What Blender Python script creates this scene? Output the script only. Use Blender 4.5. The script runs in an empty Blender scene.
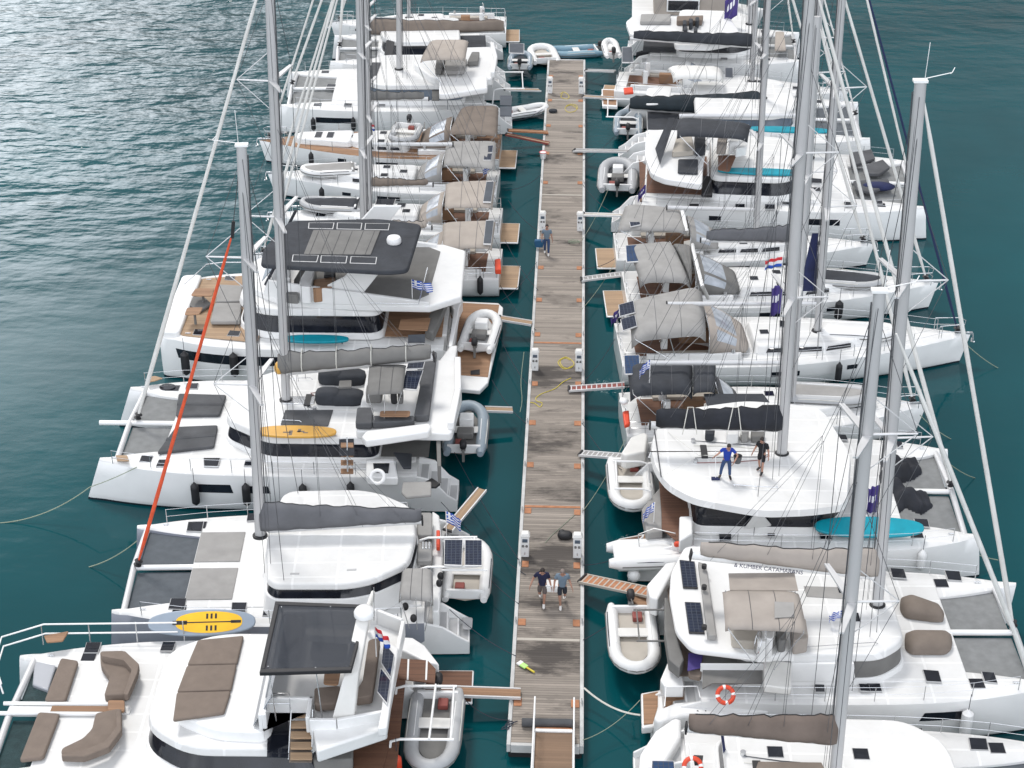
import bpy, math, random
from mathutils import Vector
rnd = random.Random(7)
R = math.radians
scn = bpy.context.scene
COL = scn.collection

# ---------------------------------------------------------------- camera
F = 1687.0; PITCH = R(30); YAW = R(2.2); CAM = (0.53, 0.0, 38.65)
FW = (-math.sin(YAW)*math.cos(PITCH), math.cos(YAW)*math.cos(PITCH), -math.sin(PITCH))
RT = (math.cos(YAW), math.sin(YAW), 0.0)
UP = (-math.sin(YAW)*math.sin(PITCH), math.cos(YAW)*math.sin(PITCH), math.cos(PITCH))
cam = bpy.data.cameras.new('camera'); cam.lens = 36.0*F/1024; cam.sensor_width = 36.0
cam.clip_end = 2000; cam.clip_start = .5
camo = bpy.data.objects.new('camera', cam); COL.objects.link(camo)
camo.location = CAM; camo.rotation_euler = (math.pi/2-PITCH, 0, YAW)
scn.camera = camo

def at(px, py, z):
    """survey helper: ground position of a photo pixel at height z"""
    a = (px-512)/F; b = (384-py)/F
    d = [FW[i]+a*RT[i]+b*UP[i] for i in range(3)]
    k = (z-CAM[2])/d[2]
    return (CAM[0]+k*d[0], CAM[1]+k*d[1])
def T(x0, y0, s): return lambda x, y: (x0+x/s, y0+y/s)

# ---------------------------------------------------------------- materials
MATS = {}
def mat(name, col, rough=.5, metal=0., var=.06, vs=2., bump=0., bs=20., coat=0., spec=.5, stretch=(1, 1, 1), alpha=1., dirt=0.):
    m = bpy.data.materials.new(name); m.use_nodes = True; MATS[name] = m
    nt = m.node_tree; n = nt.nodes; l = nt.links; p = n['Principled BSDF']
    tc = n.new('ShaderNodeTexCoord'); mp = n.new('ShaderNodeMapping'); mp.inputs['Scale'].default_value = stretch
    l.new(tc.outputs['Object'], mp.inputs[0])
    nz = n.new('ShaderNodeTexNoise'); nz.inputs['Scale'].default_value = vs; nz.inputs['Detail'].default_value = 5
    l.new(mp.outputs[0], nz.inputs[0])
    cr = n.new('ShaderNodeValToRGB'); e = cr.color_ramp.elements
    e[0].position = .3; e[1].position = .7
    e[0].color = [max(0, c*(1-var)) for c in col]+[1]; e[1].color = [min(1, c*(1+var)) for c in col]+[1]
    l.new(nz.outputs[0], cr.inputs[0]); out = cr.outputs[0]
    if dirt:
        nd = n.new('ShaderNodeTexNoise'); nd.inputs['Scale'].default_value = .9; nd.inputs['Detail'].default_value = 8; nd.inputs['Roughness'].default_value = .7
        l.new(tc.outputs['Object'], nd.inputs[0])
        mr = n.new('ShaderNodeMapRange'); mr.inputs[1].default_value = .5; mr.inputs[2].default_value = .75; mr.inputs[4].default_value = dirt
        l.new(nd.outputs[0], mr.inputs[0])
        mx = n.new('ShaderNodeMix'); mx.data_type = 'RGBA'; l.new(mr.outputs[0], mx.inputs[0]); l.new(out, mx.inputs[6])
        mx.inputs[7].default_value = (col[0]*.62, col[1]*.62, col[2]*.6, 1); out = mx.outputs[2]
    l.new(out, p.inputs['Base Color'])
    p.inputs['Roughness'].default_value = rough; p.inputs['Metallic'].default_value = metal
    p.inputs['Coat Weight'].default_value = coat; p.inputs['Specular IOR Level'].default_value = spec
    p.inputs['Alpha'].default_value = alpha
    if bump:
        nb = n.new('ShaderNodeTexNoise'); nb.inputs['Scale'].default_value = bs; nb.inputs['Detail'].default_value = 3
        l.new(mp.outputs[0], nb.inputs[0]); bp = n.new('ShaderNodeBump'); bp.inputs['Strength'].default_value = bump; bp.inputs['Distance'].default_value = .05
        l.new(nb.outputs[0], bp.inputs['Height']); l.new(bp.outputs[0], p.inputs['Normal'])
    return m
white = mat('white_gelcoat', (.74, .74, .73), .35, var=.03, vs=1.2, coat=.2, dirt=.2)
white2 = mat('offwhite_gelcoat', (.68, .67, .64), .4, var=.05, coat=.1, dirt=.2)
grey_gel = mat('grey_gelcoat', (0.36, 0.374, 0.403), .3, var=.03, coat=.4)
pale = mat('pale_grey_deck', (0.432, 0.432, 0.432), .6, var=.06, dirt=.15)
glass = mat('tinted_glass', (.012, .014, .02), .05, var=.3, spec=.5)
cover_g = mat('grey_boom_cover', (0.115, 0.117, 0.126), .9, var=.14, vs=1.2, bump=.6, bs=2.5)
glass_g = mat('grey_window', (.10, .13, .17), .12, var=.2)
clear = mat('clear_vinyl', (.36, .39, .43), .15, var=.25, vs=2, bump=.15, bs=3)
tramp = mat('grey_trampoline_net', (0.108, 0.122, 0.137), .9, var=.12, vs=3, bump=.3, bs=60, alpha=.82)
tramp_l = mat('light_trampoline_net', (0.238, 0.245, 0.245), .9, var=.12, vs=3, bump=.3, bs=60, alpha=.82)
tramp_d = mat('dark_trampoline_net', (0.0252, 0.054, 0.0576), .9, var=.2, vs=3, bump=.3, bs=60, alpha=.82)
taupe = mat('taupe_canvas', (0.176, 0.144, 0.119), .9, var=.12, vs=1.5, bump=.5, bs=3.5)
taupe_c = mat('taupe_cushion', (0.169, 0.133, 0.108), .85, var=.08, vs=3, bump=.25, bs=8)
brown_sail = mat('brown_sail_cover', (0.144, 0.112, 0.0936), .9, var=.18, vs=1.2, bump=.8, bs=2.5)
beige = mat('beige_canvas', (0.331, 0.295, 0.263), .9, var=.09, vs=1.5, bump=.2, bs=3)
sand = mat('sand_canvas', (0.36, 0.317, 0.277), .9, var=.08, vs=1.5, bump=.2, bs=3)
lgrey = mat('light_grey_canvas', (0.288, 0.281, 0.27), .9, var=.1, vs=1.5, bump=.2, bs=3)
mgrey = mat('mid_grey_canvas', (0.158, 0.155, 0.148), .9, var=.12, vs=1.5, bump=.2, bs=3)
ggrey = mat('charcoal_grey_canvas', (0.0756, 0.0778, 0.0828), .9, var=.2, vs=1.2, bump=.7, bs=2.5)
dgrey = mat('dark_grey_canvas', (0.0288, 0.0324, 0.0396), .85, var=.25, vs=1.5, bump=.6, bs=3)
black = mat('black_canvas', (.012, .014, .02), .8, var=.4, vs=1.5, bump=.8, bs=2.5)
dgreen = mat('blackish_green_canvas', (.010, .018, .024), .75, var=.4, vs=1.5, bump=.8, bs=2.5)
navy = mat('navy_canvas', (.012, .018, .07), .8, var=.3, vs=1.5, bump=.6, bs=3)
blackp = mat('black_rubber', (.015, .015, .017), .6, var=.2)
teak = None
alu = mat('painted_aluminium_spar', (.45, .447, .445), .45, .1, var=.06, vs=.8, stretch=(1, 1, .25), dirt=.12)
alu_l = mat('light_aluminium_spar', (.60, .60, .60), .4, .2, var=.05)
steel = mat('stainless_steel', (.60, .61, .62), .25, .8, var=.05)
wire = mat('rigging_wire', (.12, .122, .13), .4, .5, var=.1)
rope_w = mat('white_rope', (.60, .59, .54), .9, var=.1)
rope_d = mat('dark_rope', (.03, .035, .05), .9, var=.2)
rope_y = mat('yellow_hose', (.62, .50, .05), .6, var=.1)
rope_g = mat('pale_green_rope', (0.252, 0.288, 0.216), .9, var=.1)
sailw = mat('furled_white_sail', (.66, .65, .62), .8, var=.1, vs=4, bump=.4, bs=14, stretch=(1, 1, .3))
sailr = mat('furled_red_sail', (.62, .085, .03), .8, var=.15, vs=4, bump=.4, bs=14)
sailg = mat('furled_grey_sail', (.24, .24, .25), .8, var=.1)
sailn = mat('furled_navy_sail', (.012, .022, .075), .8, var=.1)
hyp = mat('light_grey_hypalon', (0.396, 0.403, 0.41), .5, var=.05, dirt=.2)
hyp_b = mat('bluish_grey_hypalon', (0.245, 0.295, 0.338), .5, var=.06, dirt=.15)
hyp_t = mat('pale_blue_hypalon', (0.202, 0.324, 0.396), .5, var=.06)
hyp_w = mat('white_hypalon', (.70, .70, .69), .45, var=.03, dirt=.1)
creamf = mat('cream_floor', (0.418, 0.382, 0.331), .6, var=.06)
red = mat('red_orange_plastic', (.62, .06, .02), .5, var=.1)
turq = mat('turquoise_plastic', (0, 0.259, 0.338), .35, var=.12, vs=2)
yellowb = mat('yellow_board', (0.562, 0.31, 0.0576), .4, var=.08, vs=1.5)
yellowp = mat('yellow_deck_pad', (.85, .48, .01), .5, var=.05)
blueb = mat('board_pale_blue', (0.259, 0.31, 0.374), .4, var=.05)
purple = mat('purple_banner', (0.054, 0.036, 0.18), .8, var=.2)
flagb = mat('flag_blue', (.02, .08, .42), .8, var=.1)
flagw = mat('flag_white', (.75, .75, .77), .8, var=.05)
redflag = mat('flag_red', (.6, .03, .04), .8, var=.1)
skin = mat('skin', (0.36, 0.194, 0.137), .6, var=.08)
hair = mat('dark_hair', (.02, .014, .012), .7, var=.2)
hairg = mat('grey_hair', (.20, .16, .14), .7, var=.2)
c_navy = mat('navy_shirt', (.012, .014, .045), .9, var=.15)
c_lblue = mat('light_blue_shirt', (0.144, 0.194, 0.245), .9, var=.1)
c_blue = mat('royal_blue_shirt', (0.0108, 0.0396, 0.302), .9, var=.12)
c_black = mat('black_clothes', (.010, .010, .013), .9, var=.2)
c_gshort = mat('grey_shorts', (.11, .09, .085), .9, var=.1)
c_dshort = mat('dark_shorts', (.02, .025, .035), .9, var=.1)
c_jean = mat('blue_trousers', (.03, .06, .14), .9, var=.1)
shoe_w = mat('white_shoes', (.7, .68, .65), .7, var=.05)
bluebag = mat('blue_bag', (.015, .09, .19), .7, var=.1)
orangepad = mat('orange_brown_wood_pad', (0.374, 0.166, 0.0828), .8, var=.18, vs=5)
lime = mat('lime_green_plastic', (.45, .80, .22), .5, var=.05)
cutw = mat('plastic_white', (.78, .78, .77), .4, var=.03)

def deck_mat():
    m = bpy.data.materials.new('white_deck_with_nonslip_panels'); m.use_nodes = True; nt = m.node_tree; n = nt.nodes; l = nt.links; p = n['Principled BSDF']
    tc = n.new('ShaderNodeTexCoord'); br = n.new('ShaderNodeTexBrick'); br.offset = 0; br.inputs['Scale'].default_value = 1
    br.inputs['Color1'].default_value = (.655, .655, .645, 1); br.inputs['Color2'].default_value = (.685, .685, .675, 1); br.inputs['Mortar'].default_value = (.76, .76, .75, 1)
    br.inputs['Mortar Size'].default_value = .045; br.inputs['Mortar Smooth'].default_value = .15; br.inputs['Brick Width'].default_value = 1.55; br.inputs['Row Height'].default_value = .86
    l.new(tc.outputs['Object'], br.inputs[0])
    nd = n.new('ShaderNodeTexNoise'); nd.inputs['Scale'].default_value = 1.1; nd.inputs['Detail'].default_value = 9; nd.inputs['Roughness'].default_value = .72; l.new(tc.outputs['Object'], nd.inputs[0])
    mr = n.new('ShaderNodeMapRange'); mr.inputs[1].default_value = .45; mr.inputs[2].default_value = .72; mr.inputs[4].default_value = .28; l.new(nd.outputs[0], mr.inputs[0])
    mx = n.new('ShaderNodeMix'); mx.data_type = 'RGBA'; l.new(mr.outputs[0], mx.inputs[0]); l.new(br.outputs[0], mx.inputs[6]); mx.inputs[7].default_value = (.47, .46, .43, 1)
    l.new(mx.outputs[2], p.inputs['Base Color']); p.inputs['Roughness'].default_value = .55; return m
deckw = deck_mat()
dullred = mat('dull_red_paint', (.22, .055, .045), .7, var=.15)
def wood_mat(name, col, plank, axis='Y', seam=.45, var=.25, rough=.75, seamw=.06, wet=0.):
    m = bpy.data.materials.new(name); m.use_nodes = True; nt = m.node_tree; n = nt.nodes; l = nt.links; p = n['Principled BSDF']
    tc = n.new('ShaderNodeTexCoord'); sp = n.new('ShaderNodeSeparateXYZ'); l.new(tc.outputs['Object'], sp.inputs[0])
    def M(op, a, b=None):
        q = n.new('ShaderNodeMath'); q.operation = op
        for i, v in enumerate((a, b)):
            if v is None: continue
            if isinstance(v, (int, float)): q.inputs[i].default_value = v
            else: l.new(v, q.inputs[i])
        return q.outputs[0]
    t = M('DIVIDE', sp.outputs[axis], plank); fl = M('FLOOR', t); fr = M('FRACT', t)
    wn = n.new('ShaderNodeTexWhiteNoise'); wn.noise_dimensions = '1D'; l.new(fl, wn.inputs['W'])
    mp = n.new('ShaderNodeMapping'); mp.inputs['Scale'].default_value = (1.2, 14, 14) if axis == 'Y' else (14, 1.2, 14)
    l.new(tc.outputs['Object'], mp.inputs[0])
    nz = n.new('ShaderNodeTexNoise'); nz.inputs['Scale'].default_value = 1.6; nz.inputs['Detail'].default_value = 6; nz.inputs['Roughness'].default_value = .65
    l.new(mp.outputs[0], nz.inputs[0])
    v = M('ADD', M('MULTIPLY', wn.outputs[0], .65), M('MULTIPLY', nz.outputs[0], .7))
    cr = n.new('ShaderNodeValToRGB'); e = cr.color_ramp.elements; e[0].position = .15; e[1].position = 1.15
    e[0].color = [c*(1-var) for c in col]+[1]; e[1].color = [min(1, c*(1+var)) for c in col]+[1]
    l.new(v, cr.inputs[0]); out = cr.outputs[0]
    if wet:
        mp2 = n.new('ShaderNodeMapping'); mp2.inputs['Scale'].default_value = (.55, 1.5, 1); l.new(tc.outputs['Object'], mp2.inputs[0])
        n2 = n.new('ShaderNodeTexNoise'); n2.inputs['Scale'].default_value = .42; n2.inputs['Detail'].default_value = 7; n2.inputs['Roughness'].default_value = .68
        l.new(mp2.outputs[0], n2.inputs[0])
        s = M('ADD', n2.outputs[0], M('MULTIPLY', wn.outputs[0], .09))
        # the soaked stretches seen on the boards
        w0 = None
        for yc, hw, xc, amt in ((46.9, 2.0, 0, .16), (53.0, 1.4, 0, .20), (66.0, 1.8, -.5, .12), (60.6, 1.5, -1, .08), (56.9, .8, .9, .08)):
            dd = M('ABSOLUTE', M('SUBTRACT', sp.outputs['Y'], yc-42)); g = M('MAXIMUM', M('SUBTRACT', 1, M('DIVIDE', dd, hw)), 0)
            dx = M('MAXIMUM', M('SUBTRACT', 1, M('DIVIDE', M('ABSOLUTE', M('SUBTRACT', sp.outputs['X'], xc)), 2.4)), 0)
            g = M('MULTIPLY', M('MULTIPLY', g, dx), amt*1.6); w0 = g if w0 is None else M('ADD', w0, g)
        s = M('ADD', s, w0)
        mr = n.new('ShaderNodeMapRange'); mr.inputs[1].default_value = .575; mr.inputs[2].default_value = .71; l.new(s, mr.inputs[0])
        mx = n.new('ShaderNodeMix'); mx.data_type = 'RGBA'; l.new(M('MULTIPLY', mr.outputs[0], wet), mx.inputs[0]); l.new(out, mx.inputs[6])
        mx.inputs[7].default_value = (.03, .025, .023, 1); out = mx.outputs[2]
    sm = M('LESS_THAN', fr, seamw)
    mx = n.new('ShaderNodeMix'); mx.data_type = 'RGBA'; l.new(M('MULTIPLY', sm, seam), mx.inputs[0]); l.new(out, mx.inputs[6]); mx.inputs[7].default_value = (.02, .016, .014, 1)
    l.new(mx.outputs[2], p.inputs['Base Color']); p.inputs['Roughness'].default_value = rough
    bp = n.new('ShaderNodeBump'); bp.inputs['Strength'].default_value = .5; bp.inputs['Distance'].default_value = .02
    l.new(nz.outputs[0], bp.inputs['Height']); l.new(bp.outputs[0], p.inputs['Normal'])
    return m
teak = wood_mat('teak_deck', (.27, .155, .088), .07, 'Y', .35, .25)
teak_l = wood_mat('pale_teak_deck', (.33, .225, .14), .07, 'Y', .3, .2)
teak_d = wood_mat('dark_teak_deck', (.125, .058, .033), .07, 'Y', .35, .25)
pierwood = wood_mat('weathered_pier_planks', (.245, .213, .182), .125, 'Y', .75, .36, .8, .10, wet=.85)
rampwood = wood_mat('brown_ramp_planks', (.19, .12, .075), .14, 'Y', .4, .18, .7, .05)

def hull_mat(name, top, low=(.02, .025, .035), line=.10):
    m = bpy.data.materials.new(name); m.use_nodes = True; nt = m.node_tree; n = nt.nodes; l = nt.links; p = n['Principled BSDF']
    tc = n.new('ShaderNodeTexCoord'); sp = n.new('ShaderNodeSeparateXYZ'); l.new(tc.outputs['Object'], sp.inputs[0])
    nz = n.new('ShaderNodeTexNoise'); nz.inputs['Scale'].default_value = .8; nz.inputs['Detail'].default_value = 6; l.new(tc.outputs['Object'], nz.inputs[0])
    cr = n.new('ShaderNodeValToRGB'); e = cr.color_ramp.elements; e[0].position = .3; e[1].position = .62
    e[0].color = [c*.93 for c in top]+[1]; e[1].color = list(top)+[1]; l.new(nz.outputs[0], cr.inputs[0])
    lt = n.new('ShaderNodeMath'); lt.operation = 'LESS_THAN'; l.new(sp.outputs['Z'], lt.inputs[0]); lt.inputs[1].default_value = line
    mx = n.new('ShaderNodeMix'); mx.data_type = 'RGBA'; l.new(lt.outputs[0], mx.inputs[0]); l.new(cr.outputs[0], mx.inputs[6]); mx.inputs[7].default_value = list(low)+[1]
    l.new(mx.outputs[2], p.inputs['Base Color']); p.inputs['Roughness'].default_value = .22; p.inputs['Coat Weight'].default_value = .4
    return m
hullw = hull_mat('white_hull_with_dark_waterline', (.79, .79, .78))
hullg = hull_mat('grey_hull_with_dark_waterline', (.27, .285, .33))

def solar_mat(name, col, gx, gy):
    m = bpy.data.materials.new(name); m.use_nodes = True; nt = m.node_tree; n = nt.nodes; l = nt.links; p = n['Principled BSDF']
    tc = n.new('ShaderNodeTexCoord'); br = n.new('ShaderNodeTexBrick'); br.offset = 0; br.inputs['Scale'].default_value = 1
    br.inputs['Color1'].default_value = list(col)+[1]; br.inputs['Color2'].default_value = [c*1.35 for c in col]+[1]
    br.inputs['Mortar'].default_value = (.05, .06, .08, 1); br.inputs['Mortar Size'].default_value = .012
    br.inputs['Brick Width'].default_value = gx; br.inputs['Row Height'].default_value = gy
    l.new(tc.outputs['Object'], br.inputs[0]); l.new(br.outputs[0], p.inputs['Base Color']); p.inputs['Roughness'].default_value = .12
    return m
solar = solar_mat('solar_cells', (.010, .015, .032), .16, .16)
solar_b = solar_mat('blue_solar_cells', (.014, .04, .10), .16, .16)
solar_g = mat('flexible_grey_solar', (.06, .07, .085), .35, var=.15)

# ---------------------------------------------------------------- mesh helpers
def fillet(poly, r, n=5):
    out = []; N = len(poly)
    for i in range(N):
        p0 = Vector(poly[i-1][:2]); p = Vector(poly[i][:2]); p1 = Vector(poly[(i+1) % N][:2])
        a = p0-p; b = p1-p; la = a.length; lb = b.length
        k = min(r, la*.45, lb*.45)
        A = p+a/la*k if la else p; Bv = p+b/lb*k if lb else p
        for j in range(n+1):
            t = j/n; q = A*(1-t)**2+p*2*t*(1-t)+Bv*t*t; out.append((q.x, q.y))
    return out
def ccw(poly):
    s = sum(poly[i-1][0]*poly[i][1]-poly[i][0]*poly[i-1][1] for i in range(len(poly)))
    return poly if s > 0 else poly[::-1]
def scale2(poly, k, ky=None, c=None):
    ky = k if ky is None else ky
    cx, cy = c or ((min(p[0] for p in poly)+max(p[0] for p in poly))/2, (min(p[1] for p in poly)+max(p[1] for p in poly))/2)
    return [(cx+(p[0]-cx)*k, cy+(p[1]-cy)*ky) for p in poly]

class MB:
    def __init__(s): s.v = []; s.f = []; s.mi = []; s.cur = 0
    def add(s, vs, fs):
        o = len(s.v); s.v += [tuple(v) for v in vs]; s.f += [tuple(i+o for i in f) for f in fs]; s.mi += [s.cur]*len(fs); return s
    def box(s, x0, x1, y0, y1, z0, z1):
        return s.add([(x0, y0, z0), (x1, y0, z0), (x1, y1, z0), (x0, y1, z0), (x0, y0, z1), (x1, y0, z1), (x1, y1, z1), (x0, y1, z1)],
                     [(3, 2, 1, 0), (4, 5, 6, 7), (0, 1, 5, 4), (1, 2, 6, 5), (2, 3, 7, 6), (3, 0, 4, 7)])
    def obox(s, c, ax, ay, az, hx, hy, hz):
        c, ax, ay, az = map(Vector, (c, ax, ay, az)); V = []
        for k in (-1, 1):
            for i, j in ((-1, -1), (1, -1), (1, 1), (-1, 1)): V.append(c+ax*hx*i+ay*hy*j+az*hz*k)
        return s.add(V, [(3, 2, 1, 0), (4, 5, 6, 7), (0, 1, 5, 4), (1, 2, 6, 5), (2, 3, 7, 6), (3, 0, 4, 7)])
    def loft(s, rings, closed=True, cap=True):
        n = len(rings[0]); V = [p for r in rings for p in r]; Fs = []
        for i in range(len(rings)-1):
            for j in range(n if closed else n-1):
                a = i*n+j; b = i*n+(j+1) % n; Fs.append((a, b, b+n, a+n))
        if cap and closed:
            Fs.append(tuple(range(n))[::-1]); Fs.append(tuple((len(rings)-1)*n+j for j in range(n)))
        return s.add(V, Fs)
    def prism(s, poly, z0, z1, top=None):
        poly = [tuple(p[:2]) for p in poly]; top = top or poly
        if poly != ccw(poly): poly = poly[::-1]; top = top[::-1]
        return s.loft([[(x, y, z0) for x, y in poly], [(x, y, z1) for x, y in top]])
    def slab(s, pts, th):
        pts = [tuple(p) for p in pts]; q = ccw(pts)
        if q != pts: pts = pts[::-1]
        return s.loft([[(x, y, z-th) for x, y, z in pts], pts])
    def tube(s, pts, r, n=6, r2=None):
        pts = [Vector(p) for p in pts]; rings = []; N = len(pts)
        prev = None
        for i, p in enumerate(pts):
            d = (pts[min(i+1, N-1)]-pts[max(i-1, 0)]).normalized()
            up = Vector((0, 0, 1)) if abs(d.z) < .95 else Vector((1, 0, 0))
            if prev is not None:
                u = (prev-d*prev.dot(d))
                u = u.normalized() if u.length > 1e-5 else d.cross(up).normalized()
            else: u = d.cross(up).normalized()
            prev = u; w = d.cross(u); rr = r if r2 is None else r+(r2-r)*i/(N-1)
            if isinstance(rr, tuple): pass
            rings.append([p+u*math.cos(2*math.pi*k/n)*rr+w*math.sin(2*math.pi*k/n)*rr for k in range(n)])
        return s.loft(rings)
    def ell(s, c, rx, ry, rz, n=12, m=8, e=1.0):
        rings = []
        def pw(v): return math.copysign(abs(v)**e, v)
        for i in range(1, m):
            a = -math.pi/2+math.pi*i/m
            rings.append([(c[0]+rx*pw(math.cos(a))*pw(math.cos(2*math.pi*k/n)), c[1]+ry*pw(math.cos(a))*pw(math.sin(2*math.pi*k/n)), c[2]+rz*pw(math.sin(a))) for k in range(n)])
        return s.loft(rings)
    def grid(s, P):
        n = len(P[0]); V = [p for r in P for p in r]
        return s.add(V, [(i*n+j, i*n+j+1, (i+1)*n+j+1, (i+1)*n+j) for i in range(len(P)-1) for j in range(n-1)])
    def build(s, name, m, parent=None, bevel=0, seg=2, ang=40, loc=None, thick=0, subsurf=0):
        me = bpy.data.meshes.new(name); me.from_pydata(s.v, [], s.f); me.update()
        ms = m if isinstance(m, (list, tuple)) else [m]
        for q in ms: me.materials.append(q)
        if len(ms) > 1: me.polygons.foreach_set('material_index', s.mi)
        me.polygons.foreach_set('use_smooth', [True]*len(me.polygons))
        me.set_sharp_from_angle(angle=R(ang))
        o = bpy.data.objects.new(name, me); COL.objects.link(o)
        if parent is not None: o.parent = parent.root if isinstance(parent, Boat) else parent
        if loc: o.location = loc
        if thick:
            q = o.modifiers.new('solid', 'SOLIDIFY'); q.thickness = thick; q.offset = 0
        if bevel:
            q = o.modifiers.new('bevel', 'BEVEL'); q.width = bevel; q.segments = seg; q.limit_method = 'ANGLE'; q.angle_limit = R(35)
        if subsurf:
            q = o.modifiers.new('sub', 'SUBSURF'); q.levels = subsurf; q.render_levels = subsurf
        return o
def tag(o, label, cat=None, group=None, kind=None):
    if label: o['label'] = label
    if cat: o['category'] = cat
    if group: o['group'] = group
    if kind: o['kind'] = kind
    return o
def empty(name, loc=(0, 0, 0), rz=0.):
    o = bpy.data.objects.new(name, None); COL.objects.link(o); o.location = loc; o.rotation_euler = (0, 0, rz); o.empty_display_size = .3; return o
def bez(p0, p1, sag, n=10):
    p0 = Vector(p0); p1 = Vector(p1)
    return [p0.lerp(p1, i/n)-Vector((0, 0, sag*4*(i/n)*(1-i/n))) for i in range(n+1)]

# ---------------------------------------------------------------- boat frame
class Boat:
    def __init__(s, name, label, cat, stern, bow, group=None):
        s.a = math.atan2(bow[1]-stern[1], bow[0]-stern[0]); s.L = math.hypot(bow[0]-stern[0], bow[1]-stern[1])
        s.o = stern; s.root = empty(name, (stern[0], stern[1], 0), s.a); tag(s.root, label, cat, group)
        s.n = 1 if bow[0] < stern[0] else -1           # local y sign of the side nearer the camera
    def w2l(s, X, Y):
        dx = X-s.o[0]; dy = Y-s.o[1]; c = math.cos(s.a); q = math.sin(s.a)
        return (dx*c+dy*q, -dx*q+dy*c)
    def p(s, t, x, y, z): X, Y = at(*t(x, y), z); return s.w2l(X, Y)+(z,)
    def pl(s, t, pts, z): return [s.p(t, x, y, z) for x, y in pts]
    def c(s, px, py, yl=0.):
        """point of the boat's fore-and-aft plane y=yl seen at a photo pixel"""
        a = (px-512)/F; b = (384-py)/F
        d = [FW[i]+a*RT[i]+b*UP[i] for i in range(3)]; k, q = math.cos(s.a), math.sin(s.a)
        # local y = -(X-ox)*q+(Y-oy)*k
        y0 = -(CAM[0]-s.o[0])*q+(CAM[1]-s.o[1])*k; dy = -d[0]*q+d[1]*k; t = (yl-y0)/dy
        X, Y, Z = (CAM[i]+t*d[i] for i in range(3)); lx, ly = s.w2l(X, Y); return (lx, yl, Z)
    def ct(s, t, x, y, yl=0.): return s.c(*t(x, y), yl)
    def world(s, x, y, z):
        c = math.cos(s.a); q = math.sin(s.a); return (s.o[0]+x*c-y*q, s.o[1]+x*q+y*c, z)

def prof(u, sw, fs, pw, bl=.035):
    f = sw+(1-sw)*math.sin(min(u/.4, 1)*math.pi/2)
    if u > fs: t = (u-fs)/(1-fs); f *= max(bl*(1-max(0, (t-.93)/.07)**2*.6), 1-t**pw)
    return f
class Hull:
    def __init__(s, b, x0, x1, yc, W, zd, sw=.85, fs=.45, pw=2.2, rake=.25, sheer=.06, m=None, n=30, flare=.9, name='hull', deck_m=None, bl=.035):
        s.bl = bl
        s.x0, s.x1, s.yc, s.W, s.zd, s.sw, s.fs, s.pw, s.sheer, s.rake, s.flare = x0, x1, yc, W, zd, sw, fs, pw, sheer, rake, flare
        rings = []
        for i in range(n+1):
            u = i/n; u = 1-(1-u)**1.25
            hw = W/2*prof(u, sw, fs, pw, bl); zt = s.zt(u); x = x0+u*(x1-x0); t = max(0, (u-.6)/.4)
            lv = [(0, zt+.06), (max(hw-.10, hw*.5), zt+.035), (hw, zt-.04), (hw, zt*.62), (hw*(.5+.5*flare), .32), (hw*flare*.92, .0), (hw*.5, -.28), (0, -.38)]
            ring = []
            for k, (y, z) in enumerate(lv):
                zz = z if z > -.2 else z*(1-t*.7)
                ring.append((x-rake*t*t*max(0, z)/zt, yc+y, zz))
            for k in range(len(lv)-2, 0, -1):
                y, z = lv[k]; zz = z if z > -.2 else z*(1-t*.7); ring.append((x-rake*t*t*max(0, z)/zt, yc-y, zz))
            rings.append(ring)
        mb = MB(); mb.loft(rings); N = len(rings[0])
        for i in range(len(mb.mi)-2):
            if i % N in (0, 1, N-1, N-2): mb.mi[i] = 1
        s.obj = mb.build(name, [m or hullw, deck_m or deckw], b, ang=50)
    def zt(s, u): return s.zd*(1-s.sheer+s.sheer*u*u)
    def hw(s, x): u = (x-s.x0)/(s.x1-s.x0); return s.W/2*prof(min(max(u, 0), 1), s.sw, s.fs, s.pw, s.bl)
    def ys(s, x, z, side):
        u = (x-s.x0)/(s.x1-s.x0); h = s.hw(x); zt = s.zt(u)
        k = 1 if z >= zt*.62 else (1-.5*(1-s.flare))+( .5*(1-s.flare))*(z-.32)/(zt*.62-.32)
        return s.yc+side*h*k
    def patch(s, b, x0, x1, zlo, zhi, side, m, name='hull_window', slant=.0, off=.012):
        mb = MB(); P = []
        for r in range(5):
            z = zlo+(zhi-zlo)*r/4
            P.append([(x, s.ys(x, z, side)+side*off, z) for x in [x0+slant*r/4+(x1-x0)*j/10 for j in range(11)]])
        if side > 0: P = P[::-1]
        mb.grid(P); return mb.build(name, m, b)

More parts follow.
